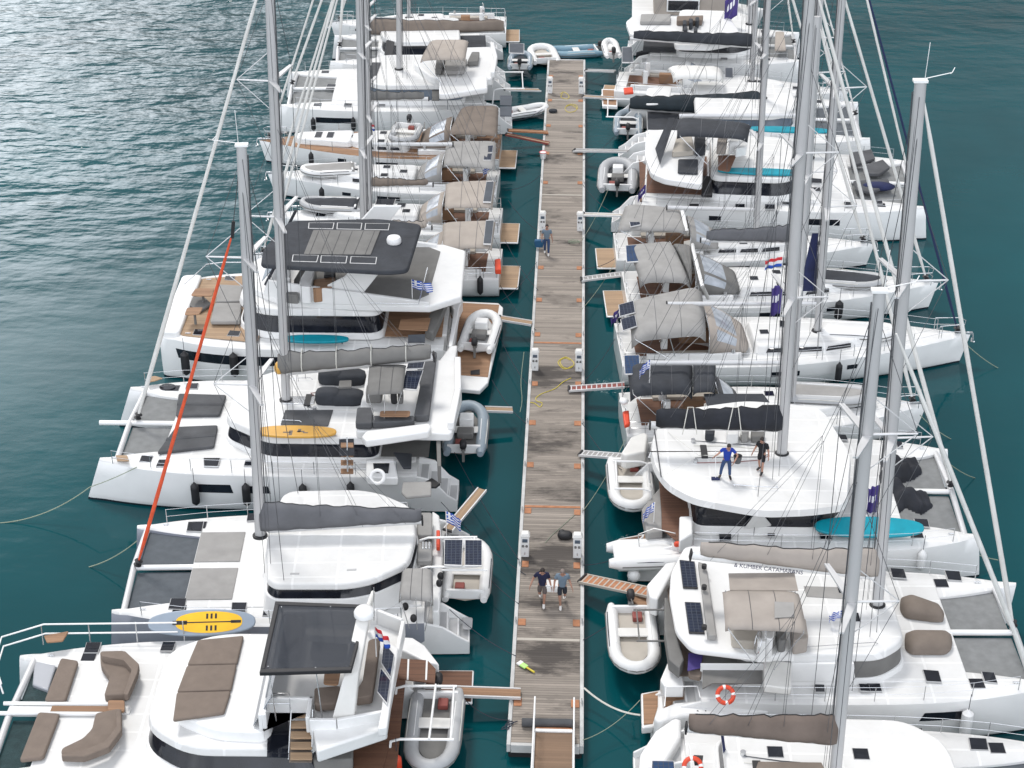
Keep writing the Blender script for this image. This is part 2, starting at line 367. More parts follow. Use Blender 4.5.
def plate(b, pts, th, name, m, bevel=.02, parent=None, r=0):
    """flat or tilted slab whose top face is pts"""
    if r:
        z = pts[0][2]; pts = [(x, y, z) for x, y in fillet(pts, r)]
    return MB().slab(pts, th).build(name, m, parent or b, bevel)
def hatch(b, pts, h=.05):
    fr = plate(b, pts, .06, 'hatch', pale, .01)
    q = scale2([p[:2] for p in pts], .92); z = pts[0][2]
    MB().slab([(x, y, z+.012) for x, y in q], .03).build('hatch_glass', glass, fr)
    return fr
def hatch_at(b, x, y, z, sx=.5, sy=.5): return hatch(b, [(x-sx/2, y-sy/2, z), (x+sx/2, y-sy/2, z), (x+sx/2, y+sy/2, z), (x-sx/2, y+sy/2, z)])
def house(b, outline, z0, z1, z2, z3, gm=None, wm=None, r=.5, over=1.03, tumble=.94, front=True, base=1.05):
    """cabin: white coaming, wrap-round dark window band, overhanging roof"""
    wm = wm or white; gm = gm or glass
    o = fillet([p[:2] for p in outline], r, 6)
    MB().prism(scale2(o, base), z0, z1, scale2(o, 1.02)).build('cabin_side', wm, b, .03)
    MB().prism(scale2(o, 1.0), z1, z2, scale2(o, tumble)).build('cabin_window', gm, b)
    ro = scale2(o, over); rf = MB().prism(ro, z2, z3, scale2(ro, .975)).build('cabin_roof', deckw if wm is white else wm, b, .07, 3)
    return rf
def cushion(b, pts, th, m=taupe_c, name='cushion', r=.12, parent=None):
    z = pts[0][2]; return MB().prism(fillet([p[:2] for p in pts], r, 4), z, z+th).build(name, m, parent or b, .05, 3)
def panel(b, pts, m=None, parent=None, tilt=0., frame=alu_l, legs=0.):
    """solar panel: framed slab"""
    n = len(pts); q = [(p[0], p[1], p[2]+(tilt if i in (0, n-1) else 0)) for i, p in enumerate(pts)]
    fr = MB().slab(q, .05).build('solar_panel', frame, parent or b, .008)
    cx = sum(p[0] for p in q)/n; cy = sum(p[1] for p in q)/n; cz = sum(p[2] for p in q)/n
    MB().slab([(cx+(x-cx)*.93, cy+(y-cy)*.93, cz+(z-cz)*.93+.008) for x, y, z in q], .012).build('solar_cells', m or solar, fr)
    return fr
def rails(b, path, h=.62, step=1.6, name='guardrail', wires=(1, .5), r=.016):
    """stanchions (each its own part) with lifelines"""
    path = [Vector(p) for p in path]; seg = [(path[i+1]-path[i]).length for i in range(len(path)-1)]; tot = sum(seg)
    k = max(1, round(tot/step)); pts = []
    for i in range(k+1):
        d = tot*i/k; j = 0
        while j < len(seg)-1 and d > seg[j]: d -= seg[j]; j += 1
        pts.append(path[j].lerp(path[j+1], min(1, d/seg[j])))
    me = None
    for p in pts:
        if me is None:
            o = MB().tube([(0, 0, 0), (0, 0, h)], r, 5).build('stanchion', steel, b); me = o.data
        else:
            o = bpy.data.objects.new('stanchion', me); COL.objects.link(o); o.parent = b.root
        o.location = p
    for w in wires:
        mb = MB(); mb.tube([p+Vector((0, 0, h*w-.01)) for p in pts], .009, 4); mb.build('lifeline', steel, b)
def pulpit(b, x, y, z, w=.5, l=1.1, h=.65, side=1):
    mb = MB(); top = [(x-side*l, y-w, z+h), (x-side*.15, y-w*.8, z+h+.03), (x, y, z+h+.05), (x-side*.15, y+w*.8, z+h+.03), (x-side*l, y+w, z+h)]
    mb.tube(top, .018, 6)
    mb.tube([(px, py, z+h*.5) for px, py, pz in top], .014, 5)
    for px, py, pz in top[:2]+top[3:]: mb.tube([(px, py, pz), (px, py, z)], .016, 5)
    return mb.build('pulpit', steel, b)

# ---------------------------------------------------------------- rig
def mast(b, x, y, z, H, rake=2.2, r=.13, spr=(.36, .68), sw=1.5, m=None, sweep=.5, topgear=False):
    m = m or alu; k = math.tan(R(rake)); top = (x-H*k, y, z+H)
    mb = MB(); n = 14; rings = []
    for i in range(9):
        t = i/8; cx = x-H*k*t; rr = r*.84*(1-.12*max(0, t-.7)/.3)
        rings.append([(cx+math.cos(2*math.pi*j/n)*rr*1.45, y+math.sin(2*math.pi*j/n)*rr, z+H*t) for j in range(n)])
    mb.loft(rings); o = mb.build('mast', m, b)
    MB().prism([(x+.28*math.cos(a*math.pi/6), y+.24*math.sin(a*math.pi/6)) for a in range(12)], z-.02, z+.07).build('mast_collar', blackp, o)
    tr = MB(); tr.box(-.018, .018, -.03, .03, 0, 1)
    tk = MB().slab([(x-r*1.45-.03, y-.03, z+1.2), (x-r*1.45+.01, y-.03, z+1.2), (x-r*1.45+.01, y+.03, z+1.2), (x-r*1.45-.03, y+.03, z+1.2)], .01)
    mb = MB(); mb.tube([(x-r*1.45-.01-k*1.2, y, z+1.2), (top[0]-r*1.2, y, top[2]-.3)], .022, 4); mb.build('sail_track', wire, o)
    for f in spr:
        cx = x-H*k*f; cz = z+H*f
        mb = MB()
        for sd in (-1, 1):
            tip = (cx-sweep, y+sd*sw*(1 if f < .5 else .85), cz+.12)
            mb.loft([[(cx+q, y+sd*r*.8, cz+w) for q, w in ((-.13, -.035), (.13, -.035), (.13, .035), (-.13, .035))],
                     [(tip[0]+q, tip[1], tip[2]+w) for q, w in ((-.07, -.03), (.07, -.03), (.07, .03), (-.07, .03))]])
        mb.build('spreader', alu_l, o)
    if sw >= 1.55:
        for f in spr:
            cx = x-H*k*f; cz = z+H*f; tip = Vector((cx+1.35, y, cz+.05)); fw_ = MB()
            fw_.tube([(cx+.15, y, cz), tip], .04, 6, .028); fw_.build('forward_strut', alu_l, o)
            for dz in (-1.1, 1.1): MB().tube([tip, (cx-dz*k+.15, y, cz+dz)], .018, 5).build('strut_wire', alu_l, o)
            for dz in (-3.2, 3.2): MB().tube([tip, (cx-dz*k+.15, y, cz+dz)], .009, 4).build('diamond_stay', wire, o)
    for q_ in (-.3, .3): MB().tube([(x-.35+q_*.3, y+q_, z+.05), (top[0]+q_*.2, y+q_*.3, top[2]-.3)], .007, 4).build('halyard', wire, b)
    # shrouds
    for sd in (-1, 1):
        pts = [(x-sweep*1.1, y+sd*sw*1.1, z-.6)]
        for f in spr: pts.append((x-H*k*f-sweep, y+sd*sw*(1 if f < .5 else .85), z+H*f+.12))
        pts.append((top[0]-.02, y+sd*r, top[2]-.4))
        MB().tube(pts, .011, 4).build('shroud', wire, b)
        MB().tube([(x-.3, y+sd*sw, z-.5), (x-H*k*spr[0], y+sd*r, z+H*spr[0]-.1)], .010, 4).build('lower_shroud', wire, b)
    if topgear:
        g = MB(); g.box(top[0]-.22, top[0]+.2, y-.12, y+.12, top[2], top[2]+.08)
        g.tube([(top[0]+.1, y-.05, top[2]), (top[0]+.12, y-.05, top[2]+1.2)], .012, 5); g.tube([(top[0]+.1, y, top[2]+.1), (top[0]+.9, y+.1, top[2]+.25)], .018, 4)
        g.tube([(top[0]+.8, y-.12, top[2]+.3), (top[0]+.9, y+.1, top[2]+.25), (top[0]+1.0, y+.25, top[2]+.35)], .016, 4); g.build('masthead_gear', cutw, o, .01)
    return top
def boom(b, p0, p1, r=.11, m=None):
    """p0 gooseneck, p1 aft end"""
    p0 = Vector(p0); p1 = Vector(p1); d = (p1-p0).normalized(); w = d.cross(Vector((0, 0, 1))).normalized(); u = w.cross(d)
    mb = MB(); mb.loft([[p+w*math.cos(2*math.pi*j/10)*r+u*math.sin(2*math.pi*j/10)*r*1.3 for j in range(10)] for p in (p0, p1)])
    o = mb.build('boom', m or alu_l, b)
    MB().obox(p1+d*.02, d, w, u, .03, r*1.05, r*1.4).build('boom_end_cap', blackp, o, .01)
    return o
def sailcover(b, p0, p1, h0, h1, m, w0=.24, w1=.14, drop=.12, seed=1, n=24, straps=None, lean=0.):
    p0 = Vector(p0); p1 = Vector(p1); d = (p1-p0).normalized(); w = d.cross(Vector((0, 0, 1))).normalized(); q = random.Random(seed)
    rings = []
    for i in range(n+1):
        t = i/n; h = .88*(h0+(h1-h0)*t**.8)+q.uniform(-.05, .05)-.06*math.sin(t*math.pi); ww = w0+(w1-w0)*t+q.uniform(-.025, .025)
        if i == 0 or i == n: h *= .85; ww *= .6
        c = p0.lerp(p1, t); dz = q.uniform(-.02, .02); ln = lean+q.uniform(-.04, .04)
        sec = [(-.75, -drop), (-1.05, .12*h), (-1.0, .4*h), (-.55, .75*h), (-.12, h), (.12, h), (.55, .75*h), (1.0, .4*h), (1.05, .12*h), (.75, -drop)]
        rings.append([c+w*(a*ww+ln*max(0, z))+Vector((0, 0, z+dz)) for a, z in sec])
    mb = MB(); mb.loft(rings); o = mb.build('sail_cover', m, b, ang=75)
    MB().tube([(r_[4]+r_[5])*.5+Vector((0, 0, .01)) for r_ in rings[1:-1]], .02, 5).build('zip', blackp, o)
    for i in range(straps or 0):
        t = (i+.7)/(straps+.4); c = p0.lerp(p1, t); h = h0+(h1-h0)*t**.8; ww = w0+(w1-w0)*t
        MB().tube([c+w*(a*(ww+.03))+Vector((0, 0, z)) for a, z in [(-.75, -drop-.03), (-1.05, .2*h), (-.6, .75*h), (0, h+.05), (.6, .75*h), (1.05, .2*h), (.75, -drop-.03)]], .022, 4).build('cover_strap', rope_w, o)
    return o
def lazyjacks(b, top, p0, p1, f=.62, m=None):
    p0 = Vector(p0); p1 = Vector(p1); t = Vector(top); mb = MB(); hub = Vector((p0.x+(t.x-p0.x)*f-.1, t.y, p0.z+(t.z-p0.z)*f))
    for sd in (-1, 1):
        o = Vector((0, sd*.2, 0)); k = hub+Vector((0, sd*.12, 0))
        mid = k.lerp(p0.lerp(p1, .62), .52)+Vector((0, sd*.1, 0))
        MB().tube([k, mid], .008, 4).build('lazy_jack', m or wire, b)
        g = MB()
        for q in (.35, .62, .9): g.tube([mid, p0.lerp(p1, q)+o], .007, 4)
        g.build('lazy_jack', m or wire, b)
def roof_lines(b, x0, x1, z, y0=.25, seed=1, rail=True):
    q = random.Random(seed)
    for i in range(4):
        y = y0*(1 if i % 2 else -1)*(1+.8*(i//2))
        MB().tube([(x0, y*.4, z+.03), (x0-.5, y, z+.02), ((x0+x1)/2, y*1.3+q.uniform(-.1, .1), z+.02), (x1, y*1.5, z+.03)], .014, 5).build('control_line', (rope_d, rope_w, dullred, rope_d)[i], b)
    for sd in (-1, 1):
        MB().tube([(x1, sd*.75, z), (x1, sd*.75, z+.14)], .09, 10).build('winch', steel, b)
        if rail: MB().tube([(x0+.6, sd*1.7, z+.02), (x0+.5, sd*1.7, z+.1), (x1+.5, sd*1.75, z+.1), (x1+.4, sd*1.75, z+.02)], .016, 5).build('grab_rail', steel, b)
    MB().box(x1+.25, x1+.5, -.45, .45, z, z+.07).build('rope_clutch', blackp, b, .01)
def heap(b, poly, z, h, m, name='sail_heap', seed=3, n=26):
    q = random.Random(seed); P = [p[:2] for p in poly]; xs = [p[0] for p in P]; ys = [p[1] for p in P]
    ph = [q.uniform(0, 6.28) for _ in range(6)]
    def dist(x, y):
        ins = False; d = 9
        for i in range(len(P)):
            (x1, y1), (x2, y2) = P[i-1], P[i]
            if (y1 > y) != (y2 > y) and x < (x2-x1)*(y-y1)/(y2-y1)+x1: ins = not ins
            t = max(0, min(1, ((x-x1)*(x2-x1)+(y-y1)*(y2-y1))/((x2-x1)**2+(y2-y1)**2+1e-9))); d = min(d, math.hypot(x-x1-t*(x2-x1), y-y1-t*(y2-y1)))
        return d if ins else -d
    G = []
    for i in range(n+1):
        row = []
        for j in range(n+1):
            x = min(xs)+(max(xs)-min(xs))*i/n; y = min(ys)+(max(ys)-min(ys))*j/n; d = dist(x, y)
            zz = -.12 if d < 0 else h*min(1, (d/.4))**.6*(.75+.22*math.sin(x*5.1+y*3+ph[0])+.2*math.sin(y*7.3-x*2.2+ph[1])+.1*math.sin(x*13+ph[2]+y*6))
            row.append((x, y, z+zz))
        G.append(row)
    mb = MB(); mb.grid(G); mb.f = [f for f in mb.f if max(mb.v[k][2] for k in f) > z-.1]; mb.mi = [0]*len(mb.f)
    return mb.build(name, m, b, ang=70)
def stay(b, p0, p1, r=.085, m=None, name='furled_headsail', drum=True, r2=None):
    p0 = Vector(p0); p1 = Vector(p1); mb = MB(); n = 14; q = random.Random(int(abs(p0.x*10)))
    d = (p1-p0).normalized(); u = d.cross(Vector((0, 1, 0))).normalized(); w = d.cross(u); rings = []
    for i in range(n+1):
        t = i/n; rr = r*(1-.35*t)*(.55 if i in (0, n) else 1)*q.uniform(.9, 1.08)
        rings.append([p0.lerp(p1, t)+u*math.cos(2*math.pi*k/8)*rr+w*math.sin(2*math.pi*k/8)*rr for k in range(8)])
    mb.loft(rings); o = mb.build(name, m or sailw, b)
    if drum:
        c = p0-d*.15
        g = MB(); g.loft([[c+d*z+u*math.cos(2*math.pi*k/12)*rr+w*math.sin(2*math.pi*k/12)*rr for k in range(12)] for z, rr in ((-.1, .13), (-.08, .16), (-.04, .08), (.06, .08), (.1, .16), (.12, .13))]); g.build('furler_drum', blackp, o)
    return o
def wires(b, name, p0, p1, r=.011, m=None): return MB().tube([p0, p1], r, 4).build(name, m or wire, b)
def rope(label, pts, r=.018, m=None, name='mooring_line', grp='mooring lines between the boats and the water', cat='rope'):
    o = MB().tube(pts, r, 5).build(name, m or rope_w); return tag(o, label, cat, grp)
# ================================================================ water, world, light
def water_mat():
    m = bpy.data.materials.new('sea_water'); m.use_nodes = True; nt = m.node_tree; n = nt.nodes; l = nt.links; p = n['Principled BSDF']
    tc = n.new('ShaderNodeTexCoord')
    def noise(scale, det, st, rough=.55, w=0):
        mp = n.new('ShaderNodeMapping'); mp.inputs['Scale'].default_value = st; mp.inputs['Rotation'].default_value = (0, 0, R(w)); l.new(tc.outputs['Object'], mp.inputs[0])
        z = n.new('ShaderNodeTexNoise'); z.inputs['Scale'].default_value = scale; z.inputs['Detail'].default_value = det; z.inputs['Roughness'].default_value = rough
        l.new(mp.outputs[0], z.inputs[0]); return z.outputs[0]
    def M(op, a, b):
        q = n.new('ShaderNodeMath'); q.operation = op
        for i, v in enumerate((a, b)):
            if isinstance(v, (int, float)): q.inputs[i].default_value = v
            else: l.new(v, q.inputs[i])
        return q.outputs[0]
    sp = n.new('ShaderNodeSeparateXYZ'); l.new(tc.outputs['Object'], sp.inputs[0])
    # sheltered basin between the boats is calmer, open water rougher towards the far left
    mr = n.new('ShaderNodeMapRange'); mr.interpolation_type = 'SMOOTHSTEP'; mr.inputs[1].default_value = 82; mr.inputs[2].default_value = 114; mr.inputs[3].default_value = .05; mr.inputs[4].default_value = 1
    l.new(M('ADD', sp.outputs['Y'], M('MULTIPLY', sp.outputs['X'], -.55)), mr.inputs[0])
    ax = M('ABSOLUTE', sp.outputs['X'], 0); mr2 = n.new('ShaderNodeMapRange'); mr2.inputs[1].default_value = 8; mr2.inputs[2].default_value = 20; mr2.inputs[3].default_value = .35; l.new(ax, mr2.inputs[0])
    far = n.new('ShaderNodeMapRange'); far.inputs[1].default_value = 106; far.inputs[2].default_value = 116; l.new(sp.outputs['Y'], far.inputs[0])
    amp = M('MULTIPLY', mr.outputs[0], M('MAXIMUM', mr2.outputs[0], far.outputs[0]))
    h = M('ADD', M('MULTIPLY', noise(.40, 3, (.5, 1, 1), .5, 8), 1.1), M('ADD', M('MULTIPLY', noise(1.1, 3, (.6, 1, 1), .5, -8), .34), M('MULTIPLY', noise(4.2, 2, (.8, 1, 1), .5, 20), .025)))
    h = M('MULTIPLY', h, amp)
    bp = n.new('ShaderNodeBump'); bp.inputs['Strength'].default_value = 1; bp.inputs['Distance'].default_value = .40; l.new(h, bp.inputs['Height']); l.new(bp.outputs[0], p.inputs['Normal'])
    cr = n.new('ShaderNodeValToRGB'); e = cr.color_ramp.elements; e[0].position = .35; e[1].position = .7
    e[0].color = (.0012, .040, .048, 1); e[1].color = (.0028, .070, .082, 1); l.new(noise(.05, 4, (1, .8, 1)), cr.inputs[0])
    # foam where pumps splash beside the pontoon
    foam = None
    for X, Y, rr in ((3.1, 54.3, 1.3), (2.1, 66.8, 1.0)):
        dx = M('SUBTRACT', sp.outputs['X'], X); dy = M('SUBTRACT', sp.outputs['Y'], Y)
        d = M('POWER', M('ADD', M('MULTIPLY', dx, dx), M('MULTIPLY', dy, dy)), .5); g = M('MAXIMUM', M('SUBTRACT', 1, M('DIVIDE', d, rr)), 0)
        foam = g if foam is None else M('ADD', foam, g)
    fz = n.new('ShaderNodeMapRange'); fz.inputs[1].default_value = .66; fz.inputs[2].default_value = .80
    l.new(M('ADD', noise(5.5, 6, (1, 1, 1), .75), M('MULTIPLY', foam, .26)), fz.inputs[0])
    fm = M('MULTIPLY', fz.outputs[0], M('MINIMUM', M('MULTIPLY', foam, 3), .8))
    mx = n.new('ShaderNodeMix'); mx.data_type = 'RGBA'; l.new(fm, mx.inputs[0]); l.new(cr.outputs[0], mx.inputs[6]); mx.inputs[7].default_value = (.6, .68, .68, 1)
    l.new(mx.outputs[2], p.inputs['Base Color'])
    p.inputs['Roughness'].default_value = .06; p.inputs['IOR'].default_value = 1.33
    return m
w = MB(); w.add([(-400, -60, 0), (400, -60, 0), (400, 900, 0), (-400, 900, 0)], [(0, 1, 2, 3)])
tag(w.build('water', water_mat()), None, None, None, 'structure')

SUN_EL = 60; SUN_AZ = -30        # azimuth from +Y, negative to the left (towards -X)
wd = bpy.data.worlds.new('World'); scn.world = wd; wd.use_nodes = True; nt = wd.node_tree; bg = nt.nodes['Background']
sky = nt.nodes.new('ShaderNodeTexSky'); sky.sky_type = 'NISHITA'; sky.sun_disc = False
sky.sun_elevation = R(SUN_EL); sky.sun_rotation = R(SUN_AZ); sky.air_density = 1.0; sky.dust_density = 4.0; sky.ozone_density = 1.0
hs = nt.nodes.new('ShaderNodeHueSaturation'); hs.inputs['Saturation'].default_value = .38
nt.links.new(sky.outputs[0], hs.inputs['Color'])
# thin broken cloud
tcw = nt.nodes.new('ShaderNodeTexCoord'); nw = nt.nodes.new('ShaderNodeTexNoise'); nw.inputs['Scale'].default_value = 2.2; nw.inputs['Detail'].default_value = 5
nt.links.new(tcw.outputs['Generated'], nw.inputs[0]); crw = nt.nodes.new('ShaderNodeMapRange'); crw.inputs[1].default_value = .35; crw.inputs[2].default_value = .7; crw.inputs[3].default_value = .8; crw.inputs[4].default_value = 1.55
nt.links.new(nw.outputs[0], crw.inputs[0]); mm = nt.nodes.new('ShaderNodeVectorMath'); mm.operation = 'SCALE'
cl = nt.nodes.new('ShaderNodeMix'); cl.data_type = 'RGBA'; cl.inputs[0].default_value = .6; cl.inputs[7].default_value = (5.9, 6.1, 6.5, 1)
nt.links.new(hs.outputs[0], cl.inputs[6]); nt.links.new(cl.outputs[2], mm.inputs[0])
# added sky fill behind the viewpoint for hull sides; added low-left glow for glints
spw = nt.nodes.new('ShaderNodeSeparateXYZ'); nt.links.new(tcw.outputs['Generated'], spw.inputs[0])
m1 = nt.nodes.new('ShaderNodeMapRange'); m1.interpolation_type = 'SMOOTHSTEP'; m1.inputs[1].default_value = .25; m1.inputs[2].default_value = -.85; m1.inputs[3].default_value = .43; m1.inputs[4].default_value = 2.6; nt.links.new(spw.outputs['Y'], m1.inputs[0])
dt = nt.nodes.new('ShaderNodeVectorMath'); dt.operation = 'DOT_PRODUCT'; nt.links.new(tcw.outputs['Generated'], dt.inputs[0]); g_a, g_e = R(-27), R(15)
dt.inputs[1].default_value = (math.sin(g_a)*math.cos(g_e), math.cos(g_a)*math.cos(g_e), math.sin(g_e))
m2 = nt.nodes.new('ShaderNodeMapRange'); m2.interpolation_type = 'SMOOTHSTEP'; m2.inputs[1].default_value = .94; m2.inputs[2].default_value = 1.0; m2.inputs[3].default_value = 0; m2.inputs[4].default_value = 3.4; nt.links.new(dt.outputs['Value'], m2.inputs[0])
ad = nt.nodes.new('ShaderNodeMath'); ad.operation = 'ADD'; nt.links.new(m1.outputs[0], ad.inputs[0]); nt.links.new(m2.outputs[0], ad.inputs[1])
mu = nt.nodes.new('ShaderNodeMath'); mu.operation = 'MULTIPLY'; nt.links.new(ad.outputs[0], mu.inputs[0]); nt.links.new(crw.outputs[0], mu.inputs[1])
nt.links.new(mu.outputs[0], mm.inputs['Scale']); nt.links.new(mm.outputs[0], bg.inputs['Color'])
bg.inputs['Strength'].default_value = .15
ld = bpy.data.lights.new('sun', 'SUN'); ld.energy = 2.1; ld.angle = R(13); ld.color = (1, .965, .92)
lo = bpy.data.objects.new('sun', ld); COL.objects.link(lo)
a = R(SUN_AZ); e = R(SUN_EL); dv = Vector((math.sin(a)*math.cos(e), math.cos(a)*math.cos(e), math.sin(e)))
lo.rotation_euler = dv.to_track_quat('Z', 'Y').to_euler(); lo.location = dv*100
scn.view_settings.view_transform = 'Standard'; scn.view_settings.look = 'None'; scn.view_settings.exposure = 0

# ================================================================ pier
edge_m = mat('dulled_white_edge', (.50, .50, .49), .7, var=.15, vs=2, dirt=.5)
pier = empty('pier', (0, 42, 0)); tag(pier, 'long floating wooden pontoon running between the two rows of moored boats', 'pier')
Y0, Y1 = 0.1, 67.8
MB().box(-1.13, 1.13, Y0+.12, Y1-.1, .48, .60).build('plank_deck', pierwood, pier)
for sd in (-1, 1):
    MB().box(min(sd*1.135, sd*1.27), max(sd*1.135, sd*1.27), Y0, Y1, .30, .635).build('edge_beam', edge_m, pier, .015)
MB().box(-1.13, 1.13, Y0-.03, Y0+.115, .30, .63).build('edge_beam', edge_m, pier, .015)
MB().box(-1.13, 1.13, Y1-.1, Y1+.03, .30, .63).build('edge_beam', edge_m, pier, .015)
for i in range(6): MB().box(-1.22, 1.22, Y0+.1+i*11.5, Y0+9.5+i*11.5, -.35, .475).build('float', blackp, pier, .05)
yy = [44.3, 48.62, 52.2, 55.0, 58.9, 62.4, 66.3, 70.2, 74.6, 78.9, 83.0, 87.3, 91.7, 96.0, 100.4, 105.2]
pads = [at(560, y, .6)[1] for y in (703, 623, 565, 512, 466, 423, 384, 335, 300, 268)]+[84.5, 88.8, 93.2, 97.6, 102, 106.5]
for Y in pads:
    for sd in (-1, 1):
        jx, jy = rnd.uniform(-.02, .03), rnd.uniform(-.04, .04); pd = MB().box(sd*.98-.13-jx, sd*.98+.14, Y-42-.19+jy, Y-42+.19+jy, .603, .63).build('cleat_pad', orangepad, pier, .01)
        mb = MB(); mb.tube([(sd*1.2, Y-42-.14, .72), (sd*1.2, Y-42+.14, .72)], .022, 6); mb.tube([(sd*1.2, Y-42-.05, .62), (sd*1.2, Y-42-.05, .72)], .02, 6); mb.tube([(sd*1.2, Y-42+.05, .62), (sd*1.2, Y-42+.05, .72)], .02, 6)
        mb.build('cleat', steel, pd)
for py in (343, 507, 195, 640, 100): 
    Y = at(560, py, .6)[1]-42; MB().box(-1.12, 1.12, Y-.07, Y+.07, .602, .612).build('cross_plank', orangepad if py in (343, 507) else creamf, pier)
# service pedestals
def pedestal(X, Y, label, low=False):
    e_ = empty('service_pedestal', (X, Y, .6)); tag(e_, label, 'power pedestal', 'service pedestals along the pontoon edge')
    MB().box(-.16, .16, -.14, .14, 0, .95).build('cabinet', cutw, e_, .03)
    MB().prism([(-.2, -.18), (.2, -.18), (.2, .18), (-.2, .18)], .95, 1.08, [(-.13, -.12), (.13, -.12), (.13, .12), (-.13, .12)]).build('cap', white2, e_, .02)
    for k in (-.07, .07): MB().tube([(k, -.13, .55), (k, -.19, .52)], .045, 8).build('socket', mgrey, e_)
    MB().box(-.1, .1, -.153, -.139, .7, .85).build('meter_window', glass_g, e_)
    MB().tube([(.0, -.14, .25), (0, -.22, .25), (0, -.22, .19)], .016, 6).build('tap', steel, e_)
for py, k in ((548, 'nearest'), (362, 'second nearest'), (222, 'beside the walking person with the bag'), (85, 'far end')):
    for sd, sn in ((-1, 'left'), (1, 'right')):
        X = sd*1.0; Y = at(560, py+8, .6)[1]
        pedestal(X, Y, {'nearest': 'white service pedestal on the %s edge just behind the two people carrying a box',
                        'second nearest': 'white service pedestal on the %s pontoon edge level with the yellow hose coil',
                        'beside the walking person with the bag': 'white service pedestal on the %s edge level with the person walking alone',
                        'far end': 'white service pedestal on the %s pontoon edge near the far end'}[k] % sn)
# ramp at the near end
rp = empty('access_ramp', (0.28, 42.6, .62)); tag(rp, 'brown planked access ramp with white side rails at the near end of the pontoon', 'ramp')
MB().slab([(-.61, -5, .95), (.61, -5, .95), (.61, 0, .16), (-.61, 0, .16)], .08).build('ramp_deck', rampwood, rp)
for sd in (-1, 1):
    MB().slab([(sd*.65-.04, -5, 1.05), (sd*.65+.04, -5, 1.05), (sd*.65+.04, .02, .26), (sd*.65-.04, .02, .26)], .2).build('side_beam', alu_l, rp, .01)
    mb = MB(); mb.tube([(sd*.65, -5, 1.95), (sd*.65, -.1, 1.12), (sd*.65, .75, 1.0)], .03, 8)
    for k in range(5): y = -k*1.15-.1; mb.tube([(sd*.65, y, .2-y*.158), (sd*.65, y, 1.12-y*.17)], .022, 6)
    mb.tube([(sd*.65, .75, 1.0), (sd*.65, .75, .02)], .025, 6)
    mb.build('handrail', cutw, rp)
MB().box(-.61, .61, -.06, .06, .17, .24).build('threshold', cutw, rp, .01)
MB().slab([(-.6, .08, .2), (.6, .08, .2), (.6, .42, .02), (-.6, .42, .02)], .02).build('flap', orangepad, rp)
q = MB(); q.tube([(-1.0, 0, 0), (-.5, .0, 0), (.5, .02, 0), (.7, 0, 0)], .15, 12)
tag(q.build('cylinder_fender', ggrey, None, .03, loc=(0.2, 43.05, .76)), 'fat dark grey fender roll lying across the pontoon at the ramp foot', 'fender')
q = MB(); c = [(-1.5+.18*math.sin(i*1.1), .3*math.cos(i*.7)+i*.02, .66) for i in range(-4, 16)]
o = MB().tube([(-1.25+.35*math.sin(i*.9)*(i/18), 43+.22*math.cos(i*.8), .66) for i in range(18)], .018, 5).build('rope_heap', rope_d); tag(o, 'tangle of dark rope on the left pontoon edge beside the ramp', 'rope')
# green-white boat brush
x, y = at(524, 667, .62); br = empty('scrubbing_brush', (x, y, .64), R(-42)); tag(br, 'lime green and white brush head lying on the wet pontoon planks', 'brush')
MB().box(-.26, .12, -.1, .1, 0, .07).build('brush_head', lime, br, .02); MB().tube([(.12, 0, .035), (.5, 0, .035)], .035, 8).build('handle', rope_y, br); MB().box(-.27, -.12, -.11, .11, .01, .075).build('cap', cutw, br, .01)
# hoses and small clutter
def hose(label, pts_px, m=rope_y, r=.016, name='hose', cat='hose', z=.62, grp=None):
    P = [at(px, py, z)+(z,) for px, py in pts_px]; S = []
    for i in range(len(P)-1):
        a = [Vector(P[max(0, i-1)]), Vector(P[i]), Vector(P[i+1]), Vector(P[min(len(P)-1, i+2)])]
        for k in range(5):
            t = k/5; S.append(.5*((2*a[1])+(a[2]-a[0])*t+(2*a[0]-5*a[1]+4*a[2]-a[3])*t*t+(3*a[1]-a[0]-3*a[2]+a[3])*t**3))
    S.append(Vector(P[-1])); return tag(MB().tube(S, r, 5).build(name, m), label, cat, grp)
hose('yellow hose looping across the pontoon in front of the second pair of pedestals', [(527, 402), (534, 403), (540, 407), (542, 403), (537, 401), (536, 398), (541, 394), (549, 391), (556, 388), (563, 382), (571, 378)])
hose('loose coil of yellow hose beside the right pedestal by the planks', [(570, 360), (565, 358), (560, 361), (563, 367), (570, 368), (574, 363), (566, 357), (558, 362), (564, 369), (572, 366)])
hose('yellow hose coil at the far end of the pontoon', [(566, 106), (571, 104), (577, 106), (575, 111), (568, 112), (565, 108), (571, 105), (578, 109)])
hose('faded yellow hose spread out near the far pedestals', [(560, 94), (564, 92), (569, 96), (567, 99), (561, 97), (563, 93)])
hose('pale green line lying diagonally on the planks behind the two people carrying a box', [(545, 543), (552, 535), (560, 528), (570, 519), (577, 513)], rope_g, .012, 'pontoon_line', 'rope')
hose('grey water hose along the left pontoon edge', [(524, 352), (521, 380), (522, 400), (520, 412)], rope_g, .014)
hose('yellow hose hanging by the right edge near the people with the box', [(577, 548), (580, 556), (582, 563), (581, 570), (584, 576)])
x, y = at(565, 538, .62); q = MB(); q.ell((x, y, .75), .3, .2, .17, 12, 8, .8); q.ell((x-.12, y+.12, .82), .14, .12, .1)
tag(q.build('black_bag', blackp), 'black bag dropped beside the right pedestal nearest the camera', 'bag')
x, y = at(543, 158, .62); bk = empty('bucket', (x, y, .6)); tag(bk, 'white bucket with a red rim by the left pontoon edge', 'bucket')
